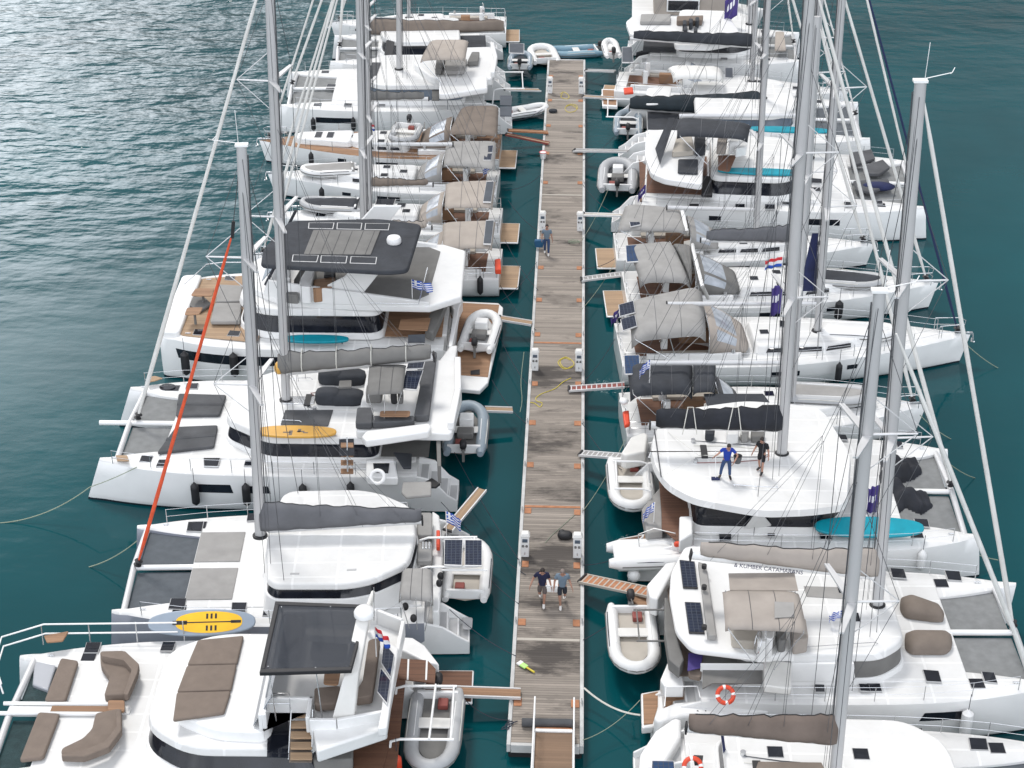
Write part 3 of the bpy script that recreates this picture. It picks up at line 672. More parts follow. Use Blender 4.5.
MB().loft([[(r_*math.cos(k*math.pi/6), r_*math.sin(k*math.pi/6), z) for k in range(12)] for r_, z in ((.15, 0), (.21, .38))]).build('pail', cutw, bk); MB().tube([(.21*math.cos(k*math.pi/6), .21*math.sin(k*math.pi/6), .385) for k in range(13)], .02, 5).build('rim', redflag, bk)
x, y = at(553, 112, .62); q = MB(); q.ell((x, y, .7), .28, .2, .12, 12, 6, .8); tag(q.build('tool_bag', dgrey), 'dark bag on the planks by the far left pedestal', 'bag')
x, y = at(574, 243, .62); q = MB(); q.tube([(x+.3*math.cos(i*.8), y+.18*math.sin(i*.8), .63+.01*i) for i in range(16)], .02, 5); tag(q.build('coiled_line', rope_g), 'coiled pale line beside the right pedestal level with the walking person', 'rope')

# gangplanks
def gangplank(label, p0, z0, p1, z1, w=.38, m=None, rungs=False, railm=None, name='gangplank'):
    a = at(*p0, z0)+(z0,); b_ = at(*p1, z1)+(z1,); a = Vector(a); b_ = Vector(b_); d = b_-a; L = d.length
    g = empty(name, a, math.atan2(d.y, d.x)); tag(g, label, 'gangplank', 'gangplanks between boats and pontoon'); zz = d.z; L = math.hypot(d.x, d.y)
    MB().slab([(0, -w/2, 0), (L, -w/2, zz), (L, w/2, zz), (0, w/2, 0)], .05).build('walkway', m or teak, g, .006)
    for sd in (-1, 1):
        MB().slab([(0, sd*(w/2+.025)-.025, .03), (L, sd*(w/2+.025)-.025, zz+.03), (L, sd*(w/2+.025)+.025, zz+.03), (0, sd*(w/2+.025)+.025, .03)], .1).build('side_beam', railm or alu_l, g)
    if rungs:
        k = int(L/.22)
        for i in range(k):
            t = (i+.5)/k; MB().box(t*L-.025, t*L+.025, -w/2, w/2, t*zz+.002, t*zz+.016).build('rung', railm or alu_l, g)
    MB().tube([(0, -w/2-.03, .0), (0, w/2+.03, .0)], .06, 8).build('roller', blackp, g)
# ================================================================ generators
def mirr(pts):
    """near half outline (front centre -> aft) mirrored about the centreline"""
    a = [(p[0], p[1]) for p in pts]; return a+[(x, -y) for x, y in a[::-1] if abs(y) > .02]
def cat_base(b, B, W, zd, xf, xcb, scoop=1.6, tm=None, hm=None, rake=.25, longeron=True, pw=2.2, fs=.45, lonx=None, wl=True, deck_m=None, rail=True, netm2=None, xa=None, pulp=False, bl=.2):
    tm = tm or tramp; L = b.L; H = {}
    for sd in (-1, 1):
        yc = sd*(B/2-W/2)
        H[sd] = Hull(b, scoop, L, yc, W, zd, rake=rake, pw=pw, fs=fs, m=hm, deck_m=deck_m, bl=bl)
        st = MB(); k = 4; w = W*.74
        for i in range(k):
            x0 = scoop*i/k*.95; st.box(x0, scoop+.35, yc-w/2, yc+w/2, .12, .42+(zd-.55)*i/k)
        s_ = st.build('transom_steps', white, b, .03)
        tk = MB()
        for i in range(k): x0 = scoop*i/k*.95; tk.box(x0+.06, x0+scoop/k*.95-.04, yc-w/2+.1, yc+w/2-.1, .42+(zd-.55)*i/k+.001, .42+(zd-.55)*i/k+.012)
        tk.build('step_tread', pale, s_)
        for q in (-1, 1):
            yy = yc+q*(w/2+.03)
            MB().loft([[(x, yy-.05, z) for x, z in ((0, .05), (scoop+.3, .05), (scoop+.3, zd-.08), (scoop*.6, zd-.35), (scoop*.25, .85), (0, .58))],
                       [(x, yy+.05, z) for x, z in ((0, .05), (scoop+.3, .05), (scoop+.3, zd-.08), (scoop*.6, zd-.35), (scoop*.25, .85), (0, .58))]]).build('scoop_side', white, b, .03)
    xa = scoop+.1 if xa is None else xa; yi = B/2-W*.55
    MB().box(xa, xf, -yi, yi, .85, zd+.035).build('bridge_deck', deckw, b, .05)
    yb = B/2-W*.5
    MB().tube([(xcb, -yb, zd-.08), (xcb+.08, 0, zd-.02), (xcb, yb, zd-.08)], .12, 10).build('crossbeam', alu_l, b)
    if longeron: MB().tube([(xf-.25, 0, zd-.03), (lonx or xcb+.15, 0, zd-.03)], .11, 10).build('longeron', white, b)
    for sd in (-1, 1):
        y0, y1 = sorted((sd*.13, sd*(B/2-W*.5)))
        MB().box(xf-.02, xcb-.06, y0, y1, zd-.2, zd-.17).build('trampoline', (netm2 if (netm2 and sd == b.n) else tm), b)
        hh = H[sd]
        if rail:
            xs = [scoop+.8+(L-1.3-scoop-.8)*i/8 for i in range(9)]
            rails(b, [(x, hh.yc+sd*(hh.hw(x)-.1), hh.zt((x-scoop)/(L-scoop))+.0) for x in xs])
            if pulp: pulpit(b, L-.35, hh.yc, zd-.03, .28, .9, .6)
        hatch_at(b, L-2.6, hh.yc, zd+.03); hatch_at(b, L*.55, hh.yc+sd*W*.12, zd+.03, .45, .4)
        g = MB(); x = L-1.3; z = zd+.02; g.tube([(x-.12, hh.yc, z+.07), (x+.12, hh.yc, z+.07)], .022, 6); g.tube([(x-.05, hh.yc, z-.01), (x-.05, hh.yc, z+.07)], .02, 5); g.tube([(x+.05, hh.yc, z-.01), (x+.05, hh.yc, z+.07)], .02, 5); g.build('deck_cleat', steel, b)
    return H
def soft_top(b, P, m, crown=.12, name='bimini', edge=.08, thick=.03, parent=None, legs=None, seams=3, nx=12):
    """P = four corners (aft-far, fore-far, fore-near, aft-near) at their heights"""
    a, q, c, d = map(Vector, P); G = []
    for i in range(nx+1):
        u = i/nx; row = []
        for j in range(11):
            v = j/10; p = (a.lerp(q, u)).lerp(d.lerp(c, u), v)
            z = crown*(1-(2*v-1)**4)+crown*.5*(1-(2*u-1)**6)-.02*math.cos(u*math.pi*2*seams)*(1-(2*v-1)**2)
            k = abs(2*v-1)**8*edge+abs(2*u-1)**8*edge
            row.append((p.x, p.y, p.z+z-k))
        G.append(row)
    mb = MB(); mb.grid(G); o = mb.build(name, m, parent or b, thick=thick, ang=80)
    for u in (.34, .67):
        k = int(u*nx); MB().tube([Vector(G[k][j])+Vector((0, 0, .018)) for j in range(11)], .011, 4).build('seam', wire, o)
    if legs is not None:
        fr = MB()
        for u in (.04, .5, .96):
            pa = a.lerp(q, u); pd = d.lerp(c, u); base = (a.lerp(q, .5)).lerp(d.lerp(c, .5), .5)
            for pp in (pa, pd):
                fr.tube([(pp.x, pp.y, pp.z-.04), (a.lerp(q, .5).x+(u-.5)*.6, pp.y*1.02, legs)], .018, 5)
            fr.tube([(pa.x, pa.y, pa.z-.03), (pd.x, pd.y, pd.z-.03)], .018, 5)
        fr.build('bimini_frame', steel, o)
    return o
def sprayhood(b, x0, x1, w, z0, h, m, win=True):
    """x0 aft arch, x1 forward foot"""
    def pt(u, th):
        hh = h*(1-u**1.35*.95); x = x0+(x1-x0)*u*(1-.12*abs(math.cos(th))**3); ww = w*(1-.12*u)
        c = math.cos(th); s_ = math.sin(th); return (x, ww*math.copysign(abs(c)**.55, c), z0+hh*abs(s_)**.55)
    G = [[pt(i/10, math.pi*j/16) for j in range(17)] for i in range(11)]
    mb = MB()
    mb.grid(G); mb.mi = [(1 if (win and 2 <= k//16 <= 6 and 2 <= k % 16 <= 13 and (k % 16 not in (5, 10))) else 0) for k in range(len(mb.f))]
    o = mb.build('sprayhood', [m, clear], b, thick=.03, ang=80)
    MB().tube([pt(0, math.pi*j/16) for j in range(17)], .022, 6).build('sprayhood_bow', steel, o)
    return o
def wheel(b, x, y, z, r=.45):
    mb = MB(); mb.tube([(x+.08*math.sin(a*math.pi/8), y+r*math.cos(a*math.pi/8), z+r*math.sin(a*math.pi/8)) for a in range(17)], .02, 6)
    for k in range(5): a = k*math.pi/2.5; mb.tube([(x, y, z), (x, y+r*math.cos(a), z+r*math.sin(a))], .012, 4)
    o = mb.build('steering_wheel', steel, b); MB().box(x-.02, x+.28, y-.13, y+.13, z-.75, z+.12).build('pedestal', white, o, .04); return o
def arch(b, x, w, z0, z1, m=None, r=.05, name='targa_arch', lean=.3):
    return MB().tube([(x, -w, z0), (x-lean*.7, -w*.97, z1-.25), (x-lean, -w*.8, z1), (x-lean, w*.8, z1), (x-lean*.7, w*.97, z1-.25), (x, w, z0)], r, 8).build(name, m or steel, b)
def mono(b, B, zd, deck=None, teakdeck=False, roof=(.36, .74), rh=.42, cock=(.07, .34), mastx=.57, H=16, rake=1.5, mr=.11, boomz=1.5, cover=None, ch=(.55, .3), bim=None, hood=None, plat=True, wheels=2, jib=sailw, jr=.085, windows=3, bow_rake=-.35, mast_top=None, boom_end=.13, hullm=None, arch_on=True, topfrac=.97, spr_seed=1, windowm=None):
    L = b.L; n = b.n
    h = Hull(b, 0, L, 0, B, zd, sw=.86, fs=.38, pw=1.9, rake=bow_rake, sheer=.12, m=hullm, flare=.86, deck_m=(teak if teakdeck else deckw)); b.hull = h
    def zt(x): return h.zt(x/L)
    x0, x1 = roof[0]*L, roof[1]*L; w = B*.30; zz = zt((x0+x1)/2)
    ol = fillet([(x0, -w), (x0+(x1-x0)*.6, -w*.92), (x1-.3, -w*.45), (x1+.2, 0), (x1-.3, w*.45), (x0+(x1-x0)*.6, w*.92), (x0, w)], .4, 5)
    rf = MB().prism(scale2(ol, 1.02, 1.1), zz-.1, zz+rh, scale2(ol, .96, .9)).build('coachroof', deckw, b, .09, 3)
    for sd in (-1, 1):
        for k in range(windows):
            xa = x0+.5+(x1-x0-1.6)*k/windows; xb = xa+(x1-x0-1.6)/windows-.2
            def yy(x, t): 
                f = (x-x0)/(x1-x0); k_ = w*(1-.09*max(0, f/.6)) if f < .6 else w*(.92-.47*(f-.6)/.4*1.0)
                return sd*(k_*(1.1-.2*t)+.012)
            P = [(xa, yy(xa, .35), zz+rh*.30), (xb, yy(xb, .35), zz+rh*.30), (xb, yy(xb, .72), zz+rh*.72), (xa+.1, yy(xa, .72), zz+rh*.72)]
            MB().add(P, [(0, 1, 2, 3)] if sd < 0 else [(3, 2, 1, 0)]).build('window', windowm or glass, b, thick=.02)
        h.patch(b, L*.42, L*.42+1.3, zd*.50, zd*.68, sd, glass, 'hull_window')
        h.patch(b, L*.64, L*.64+.5, zd*.55, zd*.70, sd, glass, 'hull_window')
        rails(b, [(L*.09+(L*.84)*i/8, sd*(h.hw(L*.09+L*.84*i/8)-.09), zt(L*.09+L*.84*i/8)) for i in range(9)])
    for fx, fy in ((.50, -.25), (.50, .25), (.64, 0), (.42, 0)): hatch_at(b, fx*L, fy*w*2, zz+rh+.02, .42, .42)
    hatch_at(b, L*.80, 0, zt(L*.8)+.08, .55, .55)
    # cockpit
    c0, c1 = cock[0]*L, cock[1]*L; cw = B*.33; z = zt(c0)
    MB().box(.7, c1+.05, -cw+.3, cw-.3, z+.02, z+.065).build('cockpit_sole', teak_d, b)  # dark teak puts the cockpit's shade into the floor colour
    for sd in (-1, 1):
        MB().prism([(c0, sd*cw), (c1, sd*cw), (c1, sd*(cw+.24)), (c0, sd*(cw+.16))], z-.05, z+.36).build('coaming', white, b, .06, 3)
        MB().box(c0+.5, c1-.1, min(sd*(cw-.45), sd*(cw-.02)), max(sd*(cw-.45), sd*(cw-.02)), z, z+.22).build('cockpit_seat', creamf, b, .03)
        g = MB(); g.tube([(c1-.4, sd*(cw+.1), z+.36), (c1-.4, sd*(cw+.1), z+.52)], .09, 10); g.build('winch', steel, b)
        g = MB(); g.tube([(L*.12, sd*(h.hw(L*.12)-.08), z+.6), (.12, sd*(h.hw(.1)-.1), z+.62), (.05, sd*.55, z+.62)], .017, 5); g.tube([(L*.12, sd*(h.hw(L*.12)-.08), z+.3), (.12, sd*(h.hw(.1)-.1), z+.32), (.05, sd*.55, z+.32)], .013, 5)
        for q in ((.12, sd*(h.hw(.1)-.1)), (.05, sd*.55), (L*.06, sd*(h.hw(L*.06)-.08))): g.tube([(q[0], q[1], z), (q[0], q[1], z+.62)], .015, 5)
        g.build('pushpit', steel, b)
    if wheels == 2:
        for sd in (-1, 1): wheel(b, c0+.75, sd*cw*.55, z+.95, .38)
    else: wheel(b, c0+.9, 0, z+.95, .55)
    MB().box(c0+1.7, c1-.9, -.2, .2, z+.05, z+.68).build('cockpit_table', teak, b, .03)
    if plat:
        MB().box(-.95, .08, -B*.32, B*.32, .38, .46).build('swim_platform', white, b, .03); MB().box(-.9, .02, -B*.30, B*.30, .461, .475).build('platform_teak', teak_l, b)
    pulpit(b, L+.05, 0, zt(L*.97), .42, 1.3, .66)
    g = MB(); g.box(L-.4, L+.45, -.06, .06, zt(L)+.0, zt(L)+.09); g.tube([(L+.2, 0, zt(L)+.1), (L+.45, 0, zt(L)+.02), (L+.52, 0, zt(L)-.3)], .035, 6); g.tube([(L+.52, -.18, zt(L)-.32), (L+.45, 0, zt(L)-.4), (L+.52, .18, zt(L)-.32)], .04, 6); g.build('bow_anchor', steel, b)
    mx = mastx*L; mz = zz+rh-.02 if mastx < roof[1] else zt(mx)
    tp = mast(b, mx, 0, mz, H, rake, mr, (.33, .62), B*.36, sweep=.35)
    g0 = (mx-.2, 0, mz+boomz-.0); g1 = (boom_end*L, 0, mz+boomz+.12)
    boom(b, g0, g1, .085)
    if cover: sailcover(b, (g0[0], 0, g0[2]+.1), (g1[0]+.25, 0, g1[2]+.1), ch[0], ch[1], cover, .2, .12, .08, seed=spr_seed)
    lazyjacks(b, tp, g0, g1)
    zb = zt(L)+.1
    if jib: stay(b, (L-.35, 0, zb+.3), tuple(Vector((L-.35, 0, zb)).lerp(Vector(tp), topfrac)), jr, jib)
    for sd in (-1, 1): wires(b, 'backstay', (.1, sd*B*.3, z+.1), (tp[0]*.6+.1*.4, 0, tp[2]*.6+z*.4), .009)
    wires(b, 'backstay', (tp[0]*.6+.04, 0, tp[2]*.6+z*.4), tp, .009)
    return dict(h=h, z=z, mz=mz, top=tp, g0=g0, g1=g1, zt=zt, zz=zz+rh)

def rib(label, x, y, z, head, L=3.3, W=1.65, m=None, motor=True, floor=None, cover=None, tilt=0, seat=True, r=.22, console=False, name='inflatable_tender', grp='inflatable tenders', flip=False):
    m = m or hyp; r *= .88; W *= .95; g = empty(name, (x, y, z), head); tag(g, label, 'dinghy', grp); g.rotation_euler[0] = tilt
    w = W/2-r; pts = []
    for i in range(6): pts.append((-L*.5+L*.62*i/5, -w, .0))
    for i in range(1, 10):
        a = math.pi*i/10; pts.append((L*.12+(L*.38-r)*math.sin(a)**.8, -w*math.cos(a), .12*math.sin(a)))
    for i in range(6): pts.append((L*.12-L*.62*i/5, w, 0))
    mb = MB(); N = len(pts); rings = []; V = [Vector(p) for p in pts]
    for i, p in enumerate(V):
        d = (V[min(i+1, N-1)]-V[max(i-1, 0)]).normalized(); u = d.cross(Vector((0, 0, 1))).normalized(); q = u.cross(d)
        rr = r*(.55 if i in (0, N-1) else (.98 if i in (1, N-2) else 1))
        rings.append([p+u*math.cos(2*math.pi*k/12)*rr+q*math.sin(2*math.pi*k/12)*rr for k in range(12)])
    mb.loft(rings); s = -1 if flip else 1
    t = mb.build('tube', m, g, ang=60)
    for sd in (-1, 1): MB().tube([(-L*.35, sd*(w+r*.75), .14), (-L*.1, sd*(w+r*.82), .17), (L*.15, sd*(w+r*.75), .14)], .018, 5).build('grab_line', rope_d if m is hyp_w else rope_w, t)
    fl = floor or pale
    for sd_ in (1,):
        MB().tube([Vector(p)+(Vector((p[0]*.15 if p[0] > L*.12 else 0, p[1], 0)).normalized())*(r*.97) for p in pts[1:-1]], .03, 5).build('rubbing_strake', mgrey, t)
    MB().box(-L*.36, -L*.26, w*.05, w*.55, -.04, .16).build('fuel_tank', dullred, g, .03)
    for sd in (-1, 1): MB().tube([(-L*.3, sd*(w-r*.2), r*.9), (L*.12, sd*(w-r*.3), r*.95)], .02, 5).build('oar', cutw, g)
    MB().loft([[(-L*.42, -w+.05, -.12), (-L*.42, 0, -.26), (-L*.42, w-.05, -.12), (-L*.42, w-.05, -.05), (-L*.42, -w+.05, -.05)],
               [(L*.12, -w+.05, -.12), (L*.12, 0, -.28), (L*.12, w-.05, -.12), (L*.12, w-.05, -.05), (L*.12, -w+.05, -.05)],
               [(L*.40, -.08, -.0), (L*.42, 0, -.03), (L*.40, .08, -.0), (L*.38, .08, .02), (L*.38, -.08, .02)]]).build('hull', fl, g)
    if cover:
        MB().grid([[(-L*.45+L*.9*i/8, (-w-r*.6+(w+r*.6)*2*j/8)*(1-.5*(i/8)**3), .12+.14*math.sin(math.pi*j/8)) for j in range(9)] for i in range(9)]).build('canvas_cover', cover, g, thick=.03)
    MB().box(-L*.43, -L*.40, -w, w, -.15, .24).build('transom', white, g, .02)
    if seat: MB().box(-L*.12, L*.0, -w, w, .08, .15).build('seat', white2, g, .03)
    if console: MB().box(L*.0, L*.14, -.3, .3, -.05, .5).build('console', white, g, .05); MB().box(-L*.22, -L*.08, -.35, .35, 0, .32).build('helm_seat', mgrey, g, .05)
    if motor:
        o = MB().ell((-L*.5, 0, .48), .22, .15, .2, 12, 8, .7).build('outboard_motor', blackp, g)
        q = MB(); q.box(-L*.5-.08, -L*.5+.05, -.05, .05, -.35, .35); q.box(-L*.5+.02, -L*.42, -.09, .09, .12, .3); q.tube([(-L*.5+.15, 0, .45), (-L*.5+.6, .05, .5)], .02, 5); q.build('motor_leg', mgrey, o)
    return g
def davits(b, x0, x1, z, ys, drop=.5, r=.045, m=None):
    for y in ys:
        MB().tube([(x0, y, z-drop-.6), (x0-.1, y, z-.1), (x0-.4, y, z), (x1, y, z)], r, 8).build('davit', m or cutw, b)
    return MB().tube([(x1+.1, ys[0], z+.02), (x1+.1, ys[-1], z+.02)], r*.8, 6).build('davit_bar', m or cutw, b)
def fender(label, b, x, y, z, L=.75, r=.15, m=None):
    X, Y, Z = b.world(x, y, z); e_ = empty('fender', (X, Y, Z)); tag(e_, label, 'fender', 'fenders hung over the boat sides')
    mb = MB(); prof_ = [(-L/2-.06, .03), (-L/2, r*.5), (-L/2+.08, r*.95), (-L/2+.2, r), (L/2-.2, r), (L/2-.08, r*.95), (L/2, r*.5), (L/2+.08, .04)]
    mb.loft([[(rr*math.cos(2*math.pi*k/12), rr*math.sin(2*math.pi*k/12), zz) for k in range(12)] for zz, rr in prof_]); mb.build('body', m or blackp, e_)
    MB().tube([(0, 0, L/2+.05), (0, .02*b.n, L/2+.75)], .012, 4).build('lanyard', rope_d, e_); return e_
def board(label, b, x, y, z, L, W, m, rz=0., pad=None, roll=0., stripe=None, name='paddleboard', marks=None):
    X, Y, Z = b.world(x, y, z); e_ = empty(name, (X, Y, Z), b.a+rz); e_.rotation_euler[0] = roll; tag(e_, label, 'paddleboard', None)
    def out(k, kw=None): 
        kw = k if kw is None else kw
        return [(L/2*k*math.cos(a)*1.0, W/2*kw*math.copysign(abs(math.sin(a))**.75, math.sin(a))) for a in [2*math.pi*i/32 for i in range(32)]]
    MB().prism(out(1), -.06, .06).build('board', m, e_, .035, 3)
    if pad: MB().prism([(x_*.62+.25, y_*.80) for x_, y_ in out(1)], .061, .07).build('deck_pad', pad, e_)
    if marks:
        q = MB()
        for c0, c1 in marks: q.box(c0[0], c1[0], c0[1], c1[1], .071, .075)
        q.build('marking', blackp, e_)
    MB().add([(-L*.42, 0, -.06), (-L*.34, 0, -.06), (-L*.40, 0, -.24)], [(0, 1, 2)]).build('fin', blackp, e_, thick=.015); return e_
def flag(label, b, x, y, z, kind='greek', w=.85, h=.55, pole=1.2, rz=0., droop=.5, name='flag'):
    X, Y, Z = b.world(x, y, z); e_ = empty(name, (X, Y, Z), b.a+rz); tag(e_, label, 'flag', 'flags flying from the boats')
    MB().tube([(0, 0, 0), (0, 0, pole)], .018, 5).build('flagpole', cutw, e_)
    G = []; ny, nx = 9, 15
    for j in range(ny+1):
        G.append([(w*i/nx*(1-.25*droop), .10*math.sin(i*.9+j*.25)*(i/nx), pole-h+h*j/ny-droop*w*(i/nx)**1.4*.75) for i in range(nx+1)])
    mb = MB(); mb.grid(G)
    if kind == 'greek':
        mb.mi = []
        for j in range(ny):
            for i in range(nx):
                jj = ny-1-j
                if jj < 5 and i < 6: c = 1 if (jj == 2 or i in (2, 3)) else 0
                else: c = 0 if jj % 2 == 0 else 1
                mb.mi.append(c)
        mm = [flagb, flagw]
    elif kind == 'purple':
        mb.mi = [1 if (3 <= i <= 11 and j in (3, 4, 5) and (i*j) % 3 != 0) else 0 for j in range(ny) for i in range(nx)]; mm = [purple, flagw]
    elif kind == 'red':
        mb.mi = [(0 if j > 5 else (1 if j > 2 else 2)) for j in range(ny) for i in range(nx)]; mm = [redflag, flagw, flagb]
    mb.build('cloth', mm, e_, thick=.006); return e_
def lifebuoy(b, x, y, z, m=None, rx=0.):
    X, Y, Z = b.world(x, y, z); mb = MB(); n = 20; rings = []
    c, s_ = math.cos(rx), math.sin(rx)
    for i in range(n):
        a = 2*math.pi*i/n
        rings.append([((.26+.075*math.cos(t))*math.cos(a), ((.26+.075*math.cos(t))*math.sin(a))*c-.075*math.sin(t)*s_, ((.26+.075*math.cos(t))*math.sin(a))*s_+.075*math.sin(t)*c) for t in [2*math.pi*k/8 for k in range(8)]])
    rings.append(rings[0]); mb.loft(rings, cap=False)
    mb.mi = [1 if (k//8) % 5 == 0 else 0 for k in range(len(mb.f))]
    return mb.build('lifebuoy', [m or red, cutw], None, loc=(X, Y, Z))

def text(body, size, m, loc, rot, parent, name='lettering'):
    cu = bpy.data.curves.new(name, 'FONT'); cu.body = body; cu.size = size; cu.extrude = .003; cu.align_x = 'CENTER'
    t = bpy.data.objects.new('tmp', cu); COL.objects.link(t); bpy.context.view_layer.update()
    me = bpy.data.meshes.new_from_object(t.evaluated_get(bpy.context.evaluated_depsgraph_get())); bpy.data.objects.remove(t)
    o = bpy.data.objects.new(name, me); me.materials.clear(); me.materials.append(m); COL.objects.link(o)
    o.parent = parent.root if isinstance(parent, Boat) else parent; o.location = loc; o.rotation_euler = rot; return o

def person(label, X, Y, z, face, pose, shirt, short, shoes, hair_m, long=False, h=1.75, group=None):
    """pose: joint positions in the person's frame (x right, y forward, z up)"""
    g = empty('person', (X, Y, z), face); tag(g, label, 'person', group)
    J = dict(pel=(0, 0, .93), sp=(0, .01, 1.15), ch=(0, .02, 1.35), nk=(0, .03, 1.50), hd=(0, .05, 1.62),
             ls=(-.19, .01, 1.42), rs=(.19, .01, 1.42), le=(-.25, .02, 1.14), re=(.25, .02, 1.14), lh=(-.26, .1, .90), rh=(.26, .1, .90),
             lp=(-.10, 0, .90), rp=(.10, 0, .90), lk=(-.11, .03, .49), rk=(.11, .03, .49), la=(-.11, -.02, .09), ra=(.11, -.02, .09), lt=(-.12, .17, .04), rt=(.12, .17, .04))
    J.update(pose); k = h/1.75; J = {a: tuple(c*k for c in v) for a, v in J.items()}
    def skinned(name, chain, rad, m, sub=2):
        names = []; 
        for a_, b_ in chain:
            for q in (a_, b_):
                if q not in names: names.append(q)
        def pos(q):
            if '>' in q: a_, b_, t = q.split('>'); t = float(t); return tuple(Vector(J[a_]).lerp(Vector(J[b_]), t))
            return J[q]
        me = bpy.data.meshes.new(name); me.from_pydata([pos(q) for q in names], [(names.index(a_), names.index(b_)) for a_, b_ in chain], []); me.materials.append(m)
        o = bpy.data.objects.new(name, me); COL.objects.link(o); o.parent = g
        md = o.modifiers.new('skin', 'SKIN'); md.use_smooth_shade = True
        sv = me.skin_vertices[0].data if me.skin_vertices else None
        if sv is None:
            bpy.context.view_layer.objects.active = o; me.attributes  # created by modifier
            sv = me.skin_vertices[0].data
        for i, q in enumerate(names):
            r_ = rad[q] if isinstance(rad[q], tuple) else (rad[q], rad[q]); sv[i].radius = (r_[0]*k, r_[1]*k); sv[i].use_root = (i == 0)
        md2 = o.modifiers.new('sub', 'SUBSURF'); md2.levels = sub; md2.render_levels = sub; return o
    chain = [('pel', 'sp'), ('sp', 'ch'), ('ch', 'nk'), ('nk', 'hd'), ('ch', 'ls'), ('ls', 'le'), ('le', 'lh'), ('ch', 'rs'), ('rs', 're'), ('re', 'rh'),
             ('pel', 'lp'), ('lp', 'lk'), ('lk', 'la'), ('la', 'lt'), ('pel', 'rp'), ('rp', 'rk'), ('rk', 'ra'), ('ra', 'rt')]
    rad = dict(pel=(.14, .11), sp=(.13, .10), ch=(.15, .11), nk=.055, hd=.06, ls=.06, rs=.06, le=.042, re=.042, lh=.03, rh=.03, lp=.085, rp=.085, lk=.058, rk=.058, la=.04, ra=.04, lt=.04, rt=.04)
    skinned('body', chain, rad, skin)
    hd = Vector(J['hd'])+Vector((0, .01, .04))*k; dn = (Vector(J['hd'])-Vector(J['nk'])).normalized()
    mb = MB(); mb.ell((0, 0, 0), .078*k, .098*k, .118*k, 14, 10); mb.ell((0, .098*k, -.01*k), .014*k, .022*k, .024*k, 6, 5)
    for sd in (-1, 1): mb.ell((sd*.08*k, -.005, 0), .012*k, .022*k, .034*k, 6, 5)
    H_ = mb.build('head', skin, g); H_.location = hd; H_.rotation_euler = (-math.atan2(dn.y, dn.z)*1.2, 0, 0)
    mb = MB(); 
    for sd in (-1, 1): mb.ell((sd*.032*k, .090*k, .012*k), .012*k, .008*k, .007*k, 6, 5)
    mb.ell((0, .092*k, -.055*k), .024*k, .008*k, .006*k, 6, 5); mb.build('face', hair, H_)
    mb = MB(); mb.ell((0, -.018*k, .035*k), .088*k, .100*k, .098*k, 14, 8)
    if long: mb.ell((0, -.075*k, -.08*k), .07*k, .05*k, .14*k, 10, 8)
    mb.build('hair', hair_m, H_)
    s1 = [('pel', 'pel>sp>.1'), ('pel>sp>.1', 'sp'), ('sp', 'ch'), ('ch', 'nk>ch>.3'), ('ch', 'ls'), ('ls', 'ls>le>.7'), ('ch', 'rs'), ('rs', 'rs>re>.7')]
    skinned('shirt', s1, {'pel': (.155, .13), 'pel>sp>.1': (.165, .135), 'sp': (.155, .125), 'ch': (.17, .13), 'nk>ch>.3': .075, 'ls': .078, 'rs': .078, 'ls>le>.7': .07, 'rs>re>.7': .07}, shirt)
    e1 = .95 if short is c_jean else .75
    E = ('lk>la>.85', 'rk>ra>.85') if short in (c_jean,) else ('lp>lk>.85', 'rp>rk>.85')
    s2 = [('pel>sp>.6', 'pel>sp>.25'), ('pel>sp>.25', 'pel'), ('pel', 'lp'), ('pel', 'rp')]
    if short is c_jean: s2 += [('lp', 'lk'), ('lk', E[0]), ('rp', 'rk'), ('rk', E[1])]
    else: s2 += [('lp', E[0]), ('rp', E[1])]
    skinned('trousers' if short is c_jean else 'shorts', s2, {'pel>sp>.6': (.13, .105), 'pel>sp>.25': (.15, .12), 'pel': (.16, .13), 'lp': .105, 'rp': .105, 'lk': .072, 'rk': .072, E[0]: .06 if short is c_jean else .088, E[1]: .06 if short is c_jean else .088}, short)
    for sd in 'lr':
        a_ = Vector(J[sd+'a']); t_ = Vector(J[sd+'t']); d = (t_-a_); d.z = 0; d = d.normalized() if d.length else Vector((0, 1, 0))
        w_ = Vector((-d.y, d.x, 0)); mb = MB()
        mb.loft([[a_+d*x*k+w_*math.cos(2*math.pi*j/10)*w0*k+Vector((0, 0, -.035*k+h0*k*(.5+.5*math.sin(2*math.pi*j/10)))) for j in range(10)] for x, w0, h0 in ((-.07, .03, .07), (-.04, .045, .11), (.06, .05, .10), (.16, .05, .06), (.21, .03, .04))])
        mb.build('shoe', shoes, g)
        # hand: palm, four fingers, thumb
        hp = Vector(J[sd+'h']); el = Vector(J[sd+'e']); d = (hp-el).normalized(); s_ = 1 if sd == 'r' else -1
        w_ = d.cross(Vector((1, 0, 0))).normalized() if abs(d.x) < .9 else Vector((0, 1, 0)); u = d.cross(w_); mb = MB()
        mb.loft([[hp+d*x*k+w_*math.cos(2*math.pi*j/8)*a1*k+u*math.sin(2*math.pi*j/8)*b1*k for j in range(8)] for x, a1, b1 in ((-.01, .026, .02), (.04, .042, .018), (.09, .042, .015))])
        for f in range(4):
            o = hp+d*.085*k+w_*(f-1.5)*.021*k; q = o+d*(.045-.006*abs(f-1.5))*k+u*s_*.008; mb.tube([o, q, q+d*.03*k+u*s_*.02*k], .009*k, 6, .006*k)
        o = hp+d*.03*k+w_*.038*k; mb.tube([o, o+d*.03*k+w_*.03*k, o+d*.06*k+w_*.032*k], .010*k, 6, .007*k); mb.build('hand', skin, g)
    return g
